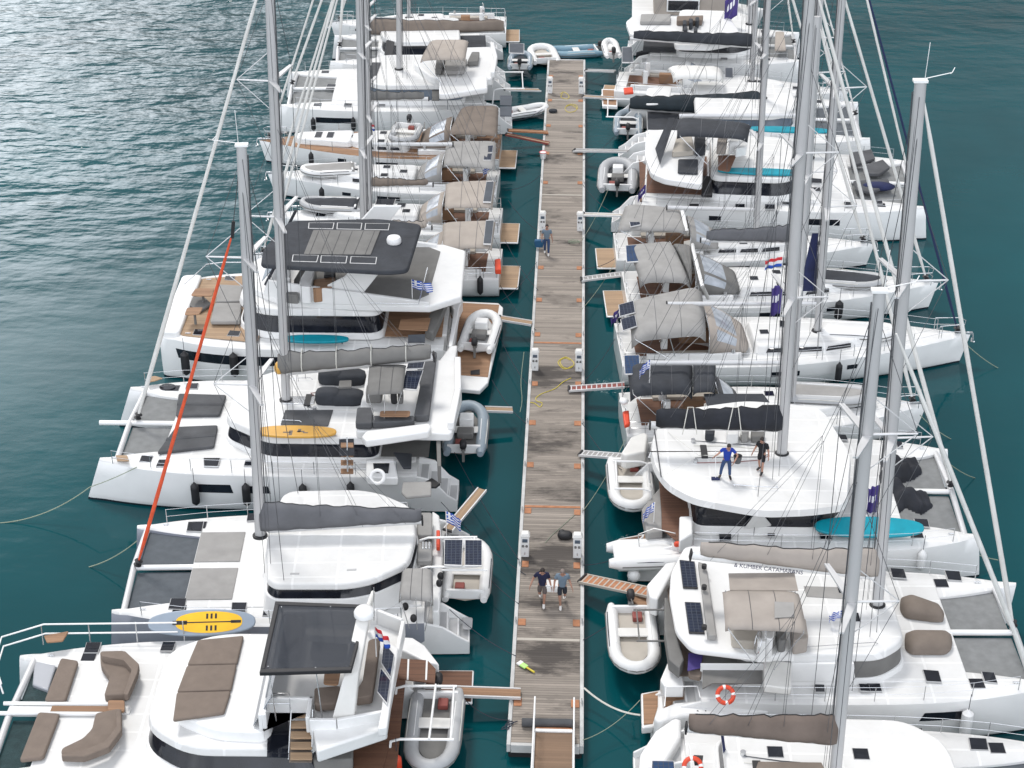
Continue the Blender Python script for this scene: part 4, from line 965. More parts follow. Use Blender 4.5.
# ================================================================ left row, nearest first
# ---- power catamaran with brown cushions (nearest left)
A = T(0, 560, 3.413); Bt = T(240, 560, 3.413)
b = Boat('motor_catamaran', 'motor catamaran with brown sunpads and dark glazed flybridge roof, nearest boat on the left', 'catamaran', (-3.7, 41.9), (-18.1, 41.5), 'boats moored on the left side')
H = cat_base(b, 8.0, 2.2, 1.9, b.p(A, 205, 430, 1.9)[0], b.L-.75, tm=tramp_d, longeron=False, rail=False, xa=1.2)
# foredeck walkway, sunpads and curved sofas
yk = b.p(A, 300, 510, 2.0)[1]
MB().box(b.L-4.6, b.L-.6, yk-.17, yk+.17, 1.80, 1.99).build('walkway', white, b, .03)
for sd in (-1, 1): MB().tube([(b.L-4.2, yk+sd*.24, 2.02), (b.L-.4, yk+sd*.24, 2.02)], .07, 8).build('walkway_beam', white, b)
x0 = b.p(A, 420, 510, 2.0)[0]; x1 = b.p(A, 175, 510, 2.0)[0]
MB().box(x0, x1, yk-.13, yk+.13, 2.0, 2.03).build('walkway_teak', teak, b)
MB().prism(fillet([p[:2] for p in b.pl(A, [(368, 478), (425, 478), (425, 516), (368, 516)], 2.2)], .1), 2.12, 2.2).build('foredeck_table', teak, b, .01)
for P in ([(210, 345), (270, 355), (225, 492), (153, 492)], [(133, 530), (207, 535), (150, 685), (68, 695)]):
    cushion(b, b.pl(A, P, 1.98), .16, name='sunpad')
for P in ([(345, 335), (428, 333), (476, 378), (470, 410), (438, 483), (358, 487), (378, 425), (347, 380)], [(330, 547), (415, 530), (416, 600), (372, 655), (290, 688), (213, 688), (214, 668), (288, 632), (318, 600)]):
    cushion(b, b.pl(A, P, 1.98), .32, name='sofa')
for P in ([(372, 333), (430, 331), (478, 376), (470, 410), (440, 480), (425, 478), (452, 395), (425, 362), (350, 348), (345, 335)], [(398, 532), (417, 528), (418, 602), (375, 660), (290, 692), (213, 690), (214, 682), (285, 670), (360, 640), (400, 590)]):
    cushion(b, b.pl(A, P, 2.28), .26, name='sofa_backrest', r=.06)
for P in ([(295, 280), (347, 280), (335, 317), (284, 317)], [(555, 279), (601, 279), (590, 310), (545, 310)]): hatch(b, b.pl(A, P, 1.97))
# windlass well and bow seat
MB().prism([p[:2] for p in b.pl(A, [(118, 335), (195, 350), (165, 445), (110, 425)], 1.85)], 1.2, 1.86).build('bow_locker', grey_gel, b, .05)
cushion(b, b.pl(A, [(150, 262), (235, 247), (215, 280), (160, 285)], 2.35), .06, teak, 'bow_seat', .05)
cx = b.L-.75; yy = H[-b.n].yc
for h_ in (2.75, 2.35):
    MB().tube([(cx+.4, -b.n*.6, h_-.1), (cx+.9, -b.n*1.6, h_), (b.L+.25, yy, h_), (b.L-1.0, yy-b.n*.7, h_), (b.L-5.5, yy-b.n*.9, h_-.05)], .03, 8).build('bow_rail', cutw, b)
for q in (0, 1.6, 3.2, 4.8): MB().tube([(b.L-.9-q, yy-b.n*(.6+.06*q), 1.95), (b.L-.9-q, yy-b.n*(.7+.05*q), 2.74)], .022, 6).build('stanchion', steel, b)
# saloon: dark front glass, brow and coach roof
hw = 2.95
xf0 = b.p(A, 500, 560, 2.6)[0]; xa0 = 3.2
yc0 = -.1
ol = [(xf0, yc0-1.9), (xf0+.0, yc0+1.9), (xf0-1.6, hw), (xa0, hw), (xa0, -hw), (xf0-1.6, -hw)]
house(b, ol, 1.85, 2.1, 2.75, 3.05, r=.8, over=.98, tumble=.90, wm=white)
up = b.pl(A, [(668, 262), (850, 240), (905, 250)], 3.45); xfr = b.p(A, 585, 560, 3.45)[0]
MB().prism(fillet([(xfr+.1, -1.5), (xfr+.1, 1.7), (xfr-1.4, 2.5), (xfr-3.1, 2.6), (xfr-3.1, -2.45), (xfr-1.4, -2.4)], .5), 3.0, 3.42, scale2(fillet([(xfr+.1, -1.5), (xfr+.1, 1.7), (xfr-1.4, 2.5), (xfr-3.1, 2.6), (xfr-3.1, -2.45), (xfr-1.4, -2.4)], .5), .95)).build('coachroof', white, b, .08, 3)
for P in ([(676, 281), (833, 266), (810, 362), (640, 366)], [(639, 368), (809, 364), (790, 452), (605, 458)], [(604, 460), (789, 455), (766, 530), (591, 556)]):
    cushion(b, b.pl(A, P, 3.44), .12, name='roof_sunpad', r=.08)
# flybridge tub with slanted sides
fy = b.pl(Bt, [(0, 330), (60, 250)], 3.6)
X0 = b.p(Bt, 505, 420, 3.7)[0]; X1 = xfr-2.9
yN = b.p(Bt, 170, 512, 3.55)[1]; xS0 = b.p(Bt, 252, 520, 3.55)[0]; xS1 = b.p(Bt, 88, 520, 3.55)[0]
tub = [(X1, -2.6), (X1, 2.5), (xS1, 2.4), (xS1, yN), (xS0, yN), (xS0, 2.6), (X0+1.4, 2.6), (X0, 2.2), (X0-.25, -2.2), (X0+.6, -2.7)]
MB().prism(tub, 2.9, 3.55).build('flybridge_deck', white, b, .05)
c = MB()
def wall(pts, h, z=3.5, th=.13, fl=.25):
    m_ = MB(); 
    for i in range(len(pts)-1):
        a_, b_ = Vector(pts[i]+(z,)), Vector(pts[i+1]+(z,)); d = (b_-a_).normalized(); w_ = Vector((-d.y, d.x, 0))*th; o = Vector((0, 0, h)); fo = w_.normalized()*-fl*0
        m_.loft([[a_, b_, b_+w_, a_+w_], [a_+o+fo, b_+o+fo, b_+w_+o, a_+w_+o]])
    return m_
wall(tub[::-1]+[tub[-1]], .62).build('flybridge_coaming', white, b, .03)
wl_ = MB().slab([(X1+.35, -2.2, 3.5), (X1+.35, 2.3, 3.5), (X1-.25, 2.2, 4.55), (X1-.25, -2.1, 4.55)], .03); wl_.build('windscreen', glass_g, b)
# glazed hardtop
P = b.pl(Bt, [(120, 140), (440, 152), (380, 375), (66, 384)], 5.75)
HT = Vector(P[0]); 
def bil(u, v): a_, q_, c_, d_ = map(Vector, P); return a_.lerp(q_, u).lerp(d_.lerp(c_, u), v)
fr = MB(); w_ = .05
for (u0, u1, v0, v1) in ((0, 1, 0, w_), (0, 1, 1-w_, 1), (0, w_, w_, 1-w_), (1-w_*.7, 1, w_, 1-w_)):
    fr.slab([bil(u0, v0), bil(u1, v0), bil(u1, v1), bil(u0, v1)], .14)
hard = fr.build('hardtop_frame', blackp, b, .02)
gm = bpy.data.materials.new('smoked_roof_glass'); gm.use_nodes = True; p_ = gm.node_tree.nodes['Principled BSDF']; p_.inputs['Base Color'].default_value = (.045, .05, .06, 1); p_.inputs['Roughness'].default_value = .06; p_.inputs['Alpha'].default_value = .80
tn = gm.node_tree.nodes.new('ShaderNodeTexNoise'); tn.inputs['Scale'].default_value = 1.3; rr = gm.node_tree.nodes.new('ShaderNodeMapRange'); rr.inputs[3].default_value = .7; rr.inputs[4].default_value = .9
gm.node_tree.links.new(tn.outputs[0], rr.inputs[0]); gm.node_tree.links.new(rr.outputs[0], p_.inputs['Alpha'])
MB().slab([bil(.03, .04)-Vector((0, 0, .03)), bil(.97, .04)-Vector((0, 0, .03)), bil(.97, .96)-Vector((0, 0, .03)), bil(.03, .96)-Vector((0, 0, .03))], .02).build('roof_glass', gm, hard)
for u, v in ((.08, .08), (.08, .92), (.6, .05), (.6, .95)):
    q = bil(u, v); MB().tube([q, (q.x-.1, q.y, 3.6)], .02, 6).build('roof_post', steel, hard)
# radar arch: blade column with dome
q0 = b.p(Bt, 352, 540, 3.9); q1 = b.p(Bt, 425, 190, 5.9)
mb = MB()
A0 = [b.p(Bt, 312, 545, 4.0), b.p(Bt, 388, 541, 4.0)]; A1 = [b.p(Bt, 352, 400, 5.2), b.p(Bt, 405, 385, 5.2)]; A2 = [b.p(Bt, 398, 190, 6.1), b.p(Bt, 440, 205, 6.1)]
def rg(a_, c_, t_): a_ = Vector(a_); c_ = Vector(c_); return [a_, c_, c_+Vector((0, -.02, -t_)), a_+Vector((0, -.02, -t_))]
mb.loft([rg(*A0, .5), rg(*A1, .35), rg(*A2, .22)]); ar = mb.build('radar_arch', white2, b, .04)
e_ = Vector(b.p(Bt, 425, 190, 6.12)); MB().loft([[(e_.x+r_*math.cos(k*math.pi/10), e_.y+r_*math.sin(k*math.pi/10), e_.z+z_) for k in range(20)] for r_, z_ in ((.24, 0), (.33, .04), (.33, .15), (.27, .25), (.12, .31), (.02, .32))]).build('radar_dome', cutw, ar)
MB().tube([(A0[1][0], -b.n*2.3, 3.7), (A2[1][0], -b.n*1.2, 6.0), tuple(e_)], .07, 8).build('arch_strut', white2, ar)
MB().tube([e_+Vector((-.3, .1, -.1)), e_+Vector((-.35, .15, 1.2))], .015, 5).build('whip_antenna', steel, ar)
# fly furniture
for nm, P2, z_, h_, m_ in (('fly_table', [(290, 375), (345, 378), (335, 432), (284, 428)], 4.1, .05, teak), ('fly_sofa', [(255, 460), (345, 452), (330, 515), (255, 518)], 3.75, .3, taupe_c), ('fly_sofa', [(440, 300), (480, 292), (462, 430), (452, 492), (395, 500), (400, 470), (420, 440)], 3.75, .35, taupe_c),
                           ('fly_seat', [(130, 215), (225, 215), (205, 350), (110, 350)], 3.7, .35, mgrey), ('helm_console', [(228, 255), (380, 265), (376, 290), (225, 280)], 4.2, .3, white2), ('fly_seat', [(250, 290), (370, 300), (360, 350), (240, 345)], 3.7, .35, mgrey)):
    cushion(b, b.pl(Bt, P2, z_), h_, m_, nm)
for P2 in ([(490, 278), (527, 322), (514, 402), (482, 352)], [(480, 366), (513, 410), (502, 492), (468, 450)]):
    pp = b.pl(Bt, P2, 4.3); panel(b, pp)
MB().slab(b.pl(Bt, [(500, 272), (541, 300), (502, 570), (470, 575), (484, 498)], 4.2), .35).build('aft_coaming', white, b, .05)
MB().slab(b.pl(Bt, [(246, 560), (500, 520), (502, 572), (262, 652)], 3.75), .5).build('side_wing', white, b, .08, 3)
# companionway stairs
P2 = b.pl(Bt, [(95, 522), (166, 525), (165, 674), (92, 672)], 3.09); MB().slab(P2, .02).build('stair_well', glass, b)
stf = MB()
for i in range(5):
    y = 512+i*36; z = 3.5-i*.08; MB().slab(b.pl(Bt, [(172, y), (246, y), (246, y+24), (172, y+24)], z), .05).build('stair_tread', teak_l, b, .01)
MB().slab(b.pl(Bt, [(168, 515), (250, 515), (246, 690), (168, 690)], 3.085), .02).build('stair_back', taupe, b)
q = MB(); 
for P3 in ([(90, 520), (92, 455), (168, 455), (172, 520)], [(92, 490), (170, 490)]): q.tube([b.p(Bt, x, y, 4.1) for x, y in P3], .02, 6)
q.tube([b.p(Bt, 175, 510, 4.3), b.p(Bt, 165, 680, 2.9)], .02, 6); q.tube([b.p(Bt, 248, 510, 4.3), b.p(Bt, 245, 680, 2.9)], .02, 6); q.build('stair_rail', steel, b)
# cockpit and stern
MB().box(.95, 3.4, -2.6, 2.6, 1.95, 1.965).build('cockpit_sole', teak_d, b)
MB().slab(b.pl(Bt, [(250, 650), (385, 610), (385, 680), (250, 685)], 2.5), .4).build('cockpit_sofa', mgrey, b, .05)
MB().slab(b.pl(Bt, [(542, 336), (640, 342), (668, 372), (665, 420), (542, 405)], 2.0), .04).build('aft_deck_teak', teak_d, b)
for x in (575, 638): MB().slab(b.pl(Bt, [(x-3, 338), (x+3, 338), (x+0, 408), (x-6, 408)], 2.02), .02).build('deck_trim', cutw, b)
MB().box(-1.25, .9, -3.9, -2.2, .52, .62).build('swim_platform', white, b, .03)
MB().box(-1.2, .85, -3.84, -2.25, .621, .635).build('platform_teak', teak_d, b)
for y in (-2.9,): MB().box(-1.2, .85, y-.03, y+.03, .636, .642).build('deck_trim', cutw, b)
P2 = b.pl(Bt, [(480, 256), (590, 264), (630, 290), (680, 355), (640, 350), (560, 310), (480, 288)], 2.0); MB().slab(P2, .9).build('quarter_bulwark', white, b, .06, 3)
davits(b, 1.3, -.8, 2.3, [b.p(Bt, 600, 430, 2.3)[1], b.p(Bt, 600, 612, 2.3)[1]], .4)
for P2 in (((668, 425), (645, 612)),): MB().tube([b.p(Bt, x, y, 2.35) for x, y in P2[0:2]] if False else [b.p(Bt, 668, 425, 2.35), b.p(Bt, 645, 612, 2.35)], .04, 6).build('davit_bar', cutw, b)
X, Y = at(*Bt(662, 575), 1.2); rib('pale grey inflatable hanging on white davits behind the nearest left catamaran', X, Y, 1.1, R(-90), 4.1, 1.95, hyp, motor=True, r=.27, floor=mgrey)
X, Y = at(*Bt(535, 690), 1.5); f_ = fender('red fender hanging at the stern corner of the nearest left catamaran', b, *b.w2l(X, Y), 1.3, .9, .16, red)
MB().slab(b.pl(Bt, [(385, 600), (500, 560), (520, 600), (470, 768), (390, 768)], 2.0), .05).build('cockpit_sole', teak_d, b)
x, y = b.w2l(*at(*Bt(462, 262), 5.0)); flag('small red, white and blue flag beside the radar arch of the nearest left catamaran', b, x, y, 4.2, 'red', .6, .4, 1.2, R(150), .7)
gangplank('brown gangplank from the teak stern of the nearest left catamaran to the pontoon', Bt(735, 447), .85, Bt(958, 455), .75, .42, teak)
x, y = b.w2l(*at(*A(690, 222), 2.3)); board('pale blue paddleboard with bright yellow deck pad and black paddle on the nearest left catamaran', b, x, y, 2.4, 3.7, .95, blueb, R(183), yellowp, R(38), marks=[((-.72, -.02), (1.2, .02)), ((-1.0, -.07), (-.5, .07)), ((1.0, -.05), (1.35, .05)), ((.15, .12), (.22, .3)), ((.3, .12), (.37, .3)), ((.45, .12), (.52, .3)), ((.15, -.3), (.22, -.12)), ((.3, -.3), (.37, -.12)), ((.45, -.3), (.52, -.12))])

# ---- sailing catamaran with white hardtop, grey cover and red furled sail
C = T(90, 490, 4.267); D = T(260, 480, 4.267)
b = Boat('sailing_catamaran', 'sailing catamaran with plain white hardtop, grey hull sides and red furled headsail', 'catamaran', (-3.0, 50.75), (-15.9, 50.0), 'boats moored on the left side')
H = cat_base(b, 7.0, 1.75, 1.62, b.p(C, 445, 300, 1.6)[0], b.L-.6, hm=hullg, rake=.2, lonx=b.L-.5, pulp=False)
xt = b.p(C, 640, 300, 1.65)[0]; xt2 = b.p(C, 447, 300, 1.65)[0]
for sd in (-1, 1): MB().box(xt, xt2, min(sd*.2, sd*2.1), max(sd*.2, sd*2.1), 1.66, 1.69).build('foredeck_well', lgrey, b, .02)
for P in ([(418, 135), (487, 133), (478, 178), (410, 175)], [(672, 100), (712, 98), (708, 130), (668, 132)], [(345, 461), (414, 461), (404, 510), (332, 508)], [(605, 479), (671, 479), (664, 521), (601, 519)]): hatch(b, b.pl(C, P, 1.68))
zr = 2.95
near = [b.p(D, 8, 330, zr), b.p(D, 25, 425, zr), b.p(D, 60, 450, zr), b.p(D, 370, 450, zr), b.p(D, 480, 430, zr), b.p(D, 640, 358, zr), b.p(D, 668, 300, zr)]
ol = mirr([(near[0][0], 0)]+near[1:6]+[(near[6][0], 0)])
house(b, ol, 1.6, 2.38, 2.72, 2.98, r=.5, base=1.07, over=1.0, tumble=.96)
for P in ([(130, 396), (168, 396), (166, 402), (128, 402)], [(372, 380), (412, 378), (410, 384), (370, 386)]): MB().slab(b.pl(D, P, 3.0), .03).build('deck_fitting', pale, b)
# aft helm canopy, cockpit
soft_top(b, b.pl(D, [(735, 370), (610, 370), (592, 500), (738, 512)], 3.0), lgrey, .06, 'helm_canopy', .12, legs=1.7)
MB().slab(b.pl(D, [(425, 430), (592, 400), (590, 474), (425, 474)], 1.95), .04).build('cockpit_sole', mgrey, b)
for P in ([(668, 160), (735, 160), (735, 258), (672, 258)], [(672, 290), (735, 285), (735, 368), (670, 368)]): cushion(b, b.pl(D, P, 2.2), .25, lgrey, 'cockpit_cushion')
MB().slab(b.pl(D, [(735, 130), (765, 150), (780, 300), (765, 560), (735, 560)], 1.95), .7).build('aft_beam', white, b, .06)
for i in range(3): MB().slab(b.pl(D, [(690+i*14, 262), (700+i*14, 262), (700+i*14, 290), (690+i*14, 290)], 2.5), .3).build('winch', steel, b, .02)
[MB().ell(b.p(D, x, y, 2.3)[:3], .12, .12, .16).build('winch', blackp, b) for x, y in ((620, 540), (655, 590), (770, 410), (765, 440))]
cushion(b, b.pl(D, [(865, 590), (908, 590), (905, 640), (862, 640)], .62), .06, pale, 'step_mat')
m0 = b.c(262, 556); tp = mast(b, m0[0], 0, 2.95, b.c(240, 146)[2]-2.95, 2.0, .155, (.42, .74), 1.6, topgear=True)
g1 = b.ct(D, 690, 172); g0 = (m0[0]-.3, 0, b.ct(D, 30, 210)[2])
boom(b, g0, g1, .12); sailcover(b, (g0[0]+.25, 0, g0[2]+.15), (g1[0], 0, g1[2]+.15), 1.25, .45, cover_g, .3, .2, .12, 3); lazyjacks(b, tp, g0, g1)
ft = (b.L-.75, 0, 1.95); e1 = b.c(232, 235); stay(b, ft, e1, .075, sailr); wires(b, 'forestay', e1, tp, .014); MB().tube([Vector(e1)-Vector((.0, 0, .1)), Vector(e1)+(Vector(tp)-Vector(e1)).normalized()*.5], .06, 8).build('furler_swivel', blackp, b)
for sd in (-1, 1): wires(b, 'shroud', (m0[0]-1.2, sd*3.0, 1.7), (tp[0]+.1, 0, tp[2]-1), .012)
davits(b, 1.9, -.3, 2.55, [b.p(D, 800, 250, 2.5)[1], b.p(D, 800, 375, 2.5)[1]], .5)
P = b.pl(D, [(866, 252), (787, 252), (784, 363), (862, 366)], 2.75); panel(b, P); P = b.pl(D, [(948, 254), (874, 253), (873, 366), (948, 367)], 2.75); panel(b, P)
MB().tube([b.p(D, 775, 384, 2.5), b.p(D, 970, 384, 2.5)], .04, 6).build('davit', cutw, b)
X, Y = at(*D(885, 370), 1.1); rib('pale inflatable slung under two solar panels behind the red furled sail catamaran', X, Y, .95, R(90), 3.7, 1.95, hyp_w, motor=False, r=.25, floor=creamf)
x, y = b.w2l(*at(*D(795, 200), 2.4)); flag('blue and white striped flag at the stern of the red furled sail catamaran', b, x, y, 2.0, 'greek', .8, .5, 1.1, R(200), 1.0)
MB().slab(b.pl(D, [(752, 212), (768, 212), (768, 285), (752, 285)], 2.3), .2).build('horseshoe_buoy', red, b, .04)
gangplank('weathered plank angled over the water from the stern of the red furled sail catamaran', D(800, 215), 1.2, D(948, 38), 1.4, .32, teak_l)
fender('black fender hanging aft on the catamaran with the red furled sail', b, 2.5, b.n*3.65, 1.0)

# ---- flybridge catamaran with yellow board
E_ = T(80, 340, 3.49); G_ = T(280, 340, 3.49)
b = Boat('sailing_catamaran', 'large white flybridge catamaran with yellow paddleboard on its roof and dark grey foredeck cushions', 'catamaran', (-3.9, 60.0), (-19.1, 59.75), 'boats moored on the left side')
H = cat_base(b, 7.6, 1.9, 1.9, b.p(E_, 322, 300, 1.9)[0], b.p(E_, 175, 300, 1.9)[0], rake=.7, tm=tramp_l, lonx=b.p(E_, 60, 305, 1.9)[0], pw=2.6, fs=.5, pulp=False)
for P in ([(345, 195), (512, 200), (488, 270), (335, 272)], [(335, 312), (482, 306), (468, 380), (270, 402)]):
    q = b.pl(E_, P, 1.95); cushion(b, q, .14, ggrey, 'foredeck_cushion')
    c_ = [Vector(v) for v in q]; MB().slab([c_[3].lerp(c_[0], .45)+Vector((0, 0, .16)), c_[2].lerp(c_[1], .45)+Vector((0, 0, .16)), c_[2].lerp(c_[1], .53)+Vector((0, 0, .2)), c_[3].lerp(c_[0], .53)+Vector((0, 0, .2))], .06).build('cushion_fold', ggrey, b, .02)
for P in ([(430, 411), (491, 411), (482, 441), (432, 440)], [(275, 417), (312, 417), (300, 441), (264, 441)], [(372, 150), (414, 150), (410, 170), (367, 170)]): hatch(b, b.pl(E_, P, 1.96))
MB().prism([(b.p(E_, 305, 163, 1.97)[0]+.35*math.cos(a_), b.p(E_, 305, 163, 1.97)[1]+.26*math.sin(a_)) for a_ in [k*math.pi/8 for k in range(16)]], 1.93, 1.985).build('round_hatch', glass, b)
xf1 = b.p(E_, 480, 360, 2.9)[0]; xf2 = b.p(E_, 640, 390, 2.95)[0]; hw = 2.9
ol = mirr([(xf1, 0), (xf1, 1.5), (xf2, hw), (3.2, hw), (3.2, 0)])
house(b, ol, 1.85, 2.15, 2.72, 3.05, r=.5, over=1.0, tumble=.95, base=1.02)
# flybridge deck and coaming
ya = b.p(G_, 560, 370, 3.35)[1]; xa_ = b.p(G_, 600, 330, 3.35)[0]; xs_ = b.p(G_, 250, 385, 3.35)[0]
tub = fillet([(xs_, hw), (xa_, hw+.1), (xa_-.25, 0), (xa_, -hw-.1), (xs_, -hw)], .25)
MB().prism(tub, 3.0, 3.4).build('flybridge_deck', white, b, .08, 3)
wall([(xa_+.2, -2.7), (xa_+.05, 0), (xa_+.2, 2.7)], .35, 3.38, .28).build('flybridge_coaming', white, b, .05)
MB().slab(b.pl(G_, [(285, 335), (300, 315), (520, 288), (530, 300), (520, 318), (300, 350)], 3.75), .36).build('flybridge_coaming', white, b, .08, 3)
for nm, P, z_, h_, m_ in (('fly_sofa', [(270, 256), (326, 256), (322, 312), (264, 312)], 3.45, .3, ggrey), ('fly_sofa', [(326, 285), (470, 285), (470, 303), (322, 310)], 3.45, .3, ggrey), ('fly_sofa', [(475, 70), (548, 62), (520, 286), (468, 286), (490, 180)], 3.45, .32, ggrey),
                          ('fly_table', [(350, 250), (456, 250), (452, 270), (347, 270)], 3.95, .05, teak), ('helm_seat', [(305, 190), (360, 190), (355, 222), (300, 222)], 3.6, .5, mgrey), ('helm_pod', [(385, 195), (405, 190), (410, 225), (388, 225)], 3.6, .5, blackp), ('helm_pod', [(412, 200), (432, 200), (430, 225), (412, 225)], 3.6, .35, mgrey)):
    cushion(b, b.pl(G_, P, z_), h_, m_, nm)
soft_top(b, b.pl(G_, [(440, 85), (312, 88), (303, 192), (428, 184)], 4.9), mgrey, .05, 'bimini', .04, legs=3.4, seams=2)
panel(b, b.pl(G_, [(508, 67), (448, 72), (441, 100), (500, 98)], 4.7)); panel(b, b.pl(G_, [(500, 104), (440, 106), (424, 170), (478, 175)], 4.7))
for c0, sx, sy in (((207, 133), .98, .5), ((198, 203), 1.0, .48)):
    q = b.p(G_, *c0, 3.2); MB().ell((q[0]+.35, q[1], 3.28), .55, .42, .33, 14, 8, .6).ell((q[0]-.35, q[1], 3.24), .8, .44, .3, 14, 8, .55).build('covered_helm_seat', dgrey, b, ang=80)
cushion(b, b.pl(G_, [(208, 150), (250, 148), (250, 172), (204, 174)], 3.5), .12, mgrey, 'instrument_box', .03)
cushion(b, b.pl(G_, [(18, 246), (186, 245), (168, 302), (2, 297)], 3.06), .03, ggrey, 'roof_skylight', .05)
MB().slab(b.pl(G_, [(206, 346), (258, 344), (260, 402), (206, 404)], 3.42), .02).build('stair_well', glass, b)
for i in range(4): MB().slab(b.pl(G_, [(212, 358+i*30), (256, 358+i*30), (256, 374+i*30), (212, 374+i*30)], 3.45-i*.35), .06).build('stair_tread', teak, b, .01)
MB().tube([b.p(G_, 234, 340, 3.9), b.p(G_, 236, 460, 2.6)], .03, 6).build('stair_rail', steel, b)
# side deck details
roof_lines(b, b.c(286, 399)[0]-.6, xs_+1.9, 3.05, .25, 4)
MB().slab(b.pl(G_, [(325, 430), (382, 430), (378, 462), (328, 460)], 2.35), .06).build('cockpit_window', glass, b)
MB().slab(b.pl(G_, [(300, 415), (400, 413), (412, 480), (300, 478)], 2.3), .4).build('cockpit_side', white, b, .06)
MB().box(1.2, 3.4, -2.5, 2.5, 1.95, 1.965).build('cockpit_sole', mgrey, b)
MB().slab(b.pl(G_, [(395, 390), (460, 395), (458, 445), (430, 445)], 2.4), .1).build('cockpit_sofa', dgrey, b, .04)
o = lifebuoy(b, *b.p(G_, 340, 478, 2.6)[:2], 2.6, cutw, R(50)); o.parent = None; tag(o, 'white lifebuoy on the cockpit side of the yellow board catamaran', 'lifebuoy', 'lifebuoys')
MB().slab(b.pl(G_, [(428, 495), (528, 493), (528, 540), (440, 548), (424, 530)], 2.15), .12).build('folded_bimini', lgrey, b, .04)
MB().slab(b.pl(G_, [(495, 500), (530, 480), (560, 500), (545, 512), (505, 512)], 2.0), .1).build('engine_hatch_cover', blackp, b, .03)
for P in ([(545, 340), (560, 345), (562, 440), (550, 440)],): MB().slab(b.pl(G_, P, 3.0), .8).build('aft_pillar', mgrey, b)
hh = H[b.n]
for q0_, q1_, zz0, zz1 in ((392, 528, .95, 1.35), (590, 660, .95, 1.3)):
    hh.patch(b, b.p(E_, q1_, 555, 1)[0], b.p(E_, q0_, 550, 1)[0], zz0, zz1, b.n, glass, slant=.1)
for px in (395, 575, 775): fender('black fender on the near side of the yellow board catamaran, %s' % {395: 'nearest its bow', 575: 'amidships beside the hull window', 775: 'behind the nearest mast'}[px], b, b.p(E_, px, 560, 1)[0], b.n*(3.98), 1.0, .95, .17)
fender('black fender below the stairs on the near side of the yellow board catamaran', b, b.p(G_, 245, 560, 1)[0], b.n*3.98, 1.25, .7, .16)
board('yellow paddleboard with brown lettering on the roof of the flybridge catamaran', b, b.p(T(240, 380, 8.53), 480, 450, 3.15)[0], b.p(T(240, 380, 8.53), 480, 455, 3.15)[1], 3.22, 3.25, .86, yellowb, R(0), None, 0, marks=None)
bd = bpy.data.objects[-1] if False else None
q = MB(); 
for x_, y_, l_, w_ in ((-.35, .02, .3, .09), (-.2, -.12, .12, .24), (.12, .0, .14, .36), (.2, .1, .3, .08), (-.5, .12, .2, .07)): q.box(x_, x_+l_, y_, y_+w_, .061, .066)
for o in bpy.data.objects:
    if o.get('label', '').startswith('yellow paddleboard with brown'): q.build('marking', taupe, o)
m0 = b.c(286, 399); tp = mast(b, m0[0], 0, 3.05, 18.5, 1.8, .15, (.45, .75), 1.7)
MB().box(m0[0]-1.2, m0[0]+.15, -.3, .3, 3.03, 3.1).build('mast_base_plate', steel, b, .02)
g0 = (m0[0]-.1, 0, b.ct(G_, 10, 110)[2]); g1 = b.ct(G_, 535, 58)
boom(b, g0, g1, .14); sailcover(b, (g0[0]+.3, 0, g0[2]+.15), (g1[0]+.1, 0, g1[2]+.12), .85, .55, mgrey, .36, .28, .12, 5, straps=4); lazyjacks(b, tp, g0, g1)
q = b.ct(G_, 5, 97); MB().ell((q[0]+.1, 0, q[2]), .2, .3, .28, 10, 8).build('boom_fender', yellowb, b)
cb = b.p(E_, 205, 290, 2.0); stay(b, (cb[0], 0, 2.35), tuple(Vector((cb[0], 0, 2.2)).lerp(Vector(tp), .96)), .095, sailw)
X, Y = at(*G_(650, 300), 1.1); rib('bluish grey inflatable with outboard motor across the stern of the yellow board catamaran', X, Y, .95, R(90), 4.0, 2.0, hyp_b, motor=True, r=.28, floor=mgrey, console=True)
gangplank('pale plank reaching from the bluish inflatable towards the pontoon', G_(712, 240), .9, G_(812, 243), .8, .32, teak_l)
cushion(b, b.pl(E_, [(235, 132), (262, 128), (290, 136), (262, 145), (236, 150)], 2.2), .05, teak_l, 'bow_seat', .05); cushion(b, b.pl(E_, [(125, 405), (165, 405), (172, 425), (130, 425)], 2.1), .05, teak_l, 'bow_seat', .05)

# ---- motor yacht with dark grey hardtop
t4 = T(140, 190, 4.04); t4b = T(300, 200, 3.84); M_ = T(260, 90, 3.657)
b = Boat('motor_catamaran', 'white motor yacht with big dark grey hardtop, teak foredeck and teak stern platform', 'motor yacht', (-4.6, 70.2), (-18.2, 69.9), 'boats moored on the left side')
H = cat_base(b, 7.8, 2.3, 2.1, b.L-.9, b.L-.4, rake=0, bl=.3, longeron=False, rail=False, scoop=.6, xa=.5, pw=3.0, fs=.55)
xb = b.L-.9; MB().prism(fillet([(9.0, -3.5), (xb, -2.9), (xb, 2.9), (9.0, 3.5)], .3), 2.13, 2.16).build('foredeck_teak', teak_l, b)
MB().prism(fillet([(b.p(t4, 150, 480, 2.2)[0]+.35, -2.9), (b.p(t4, 150, 480, 2.2)[0]+.35, 2.9), (b.p(t4, 150, 480, 2.2)[0]-.6, 3.0), (b.p(t4, 150, 480, 2.2)[0]-.6, -3.0)], .3), 1.9, 2.35).build('bow_bulwark', white, b, .08, 3)
for P in ([(345, 347), (386, 349), (378, 365), (340, 362)], [(220, 562), (266, 564), (252, 586), (212, 584)], [(362, 567), (408, 570), (400, 590), (350, 588)]): hatch(b, b.pl(t4, P, 2.19))
for P in ([(322, 395), (415, 400), (412, 462), (305, 465)], [(303, 470), (412, 470), (405, 545), (285, 545)]): cushion(b, b.pl(t4, P, 2.25), .2, lgrey, 'sunpad')
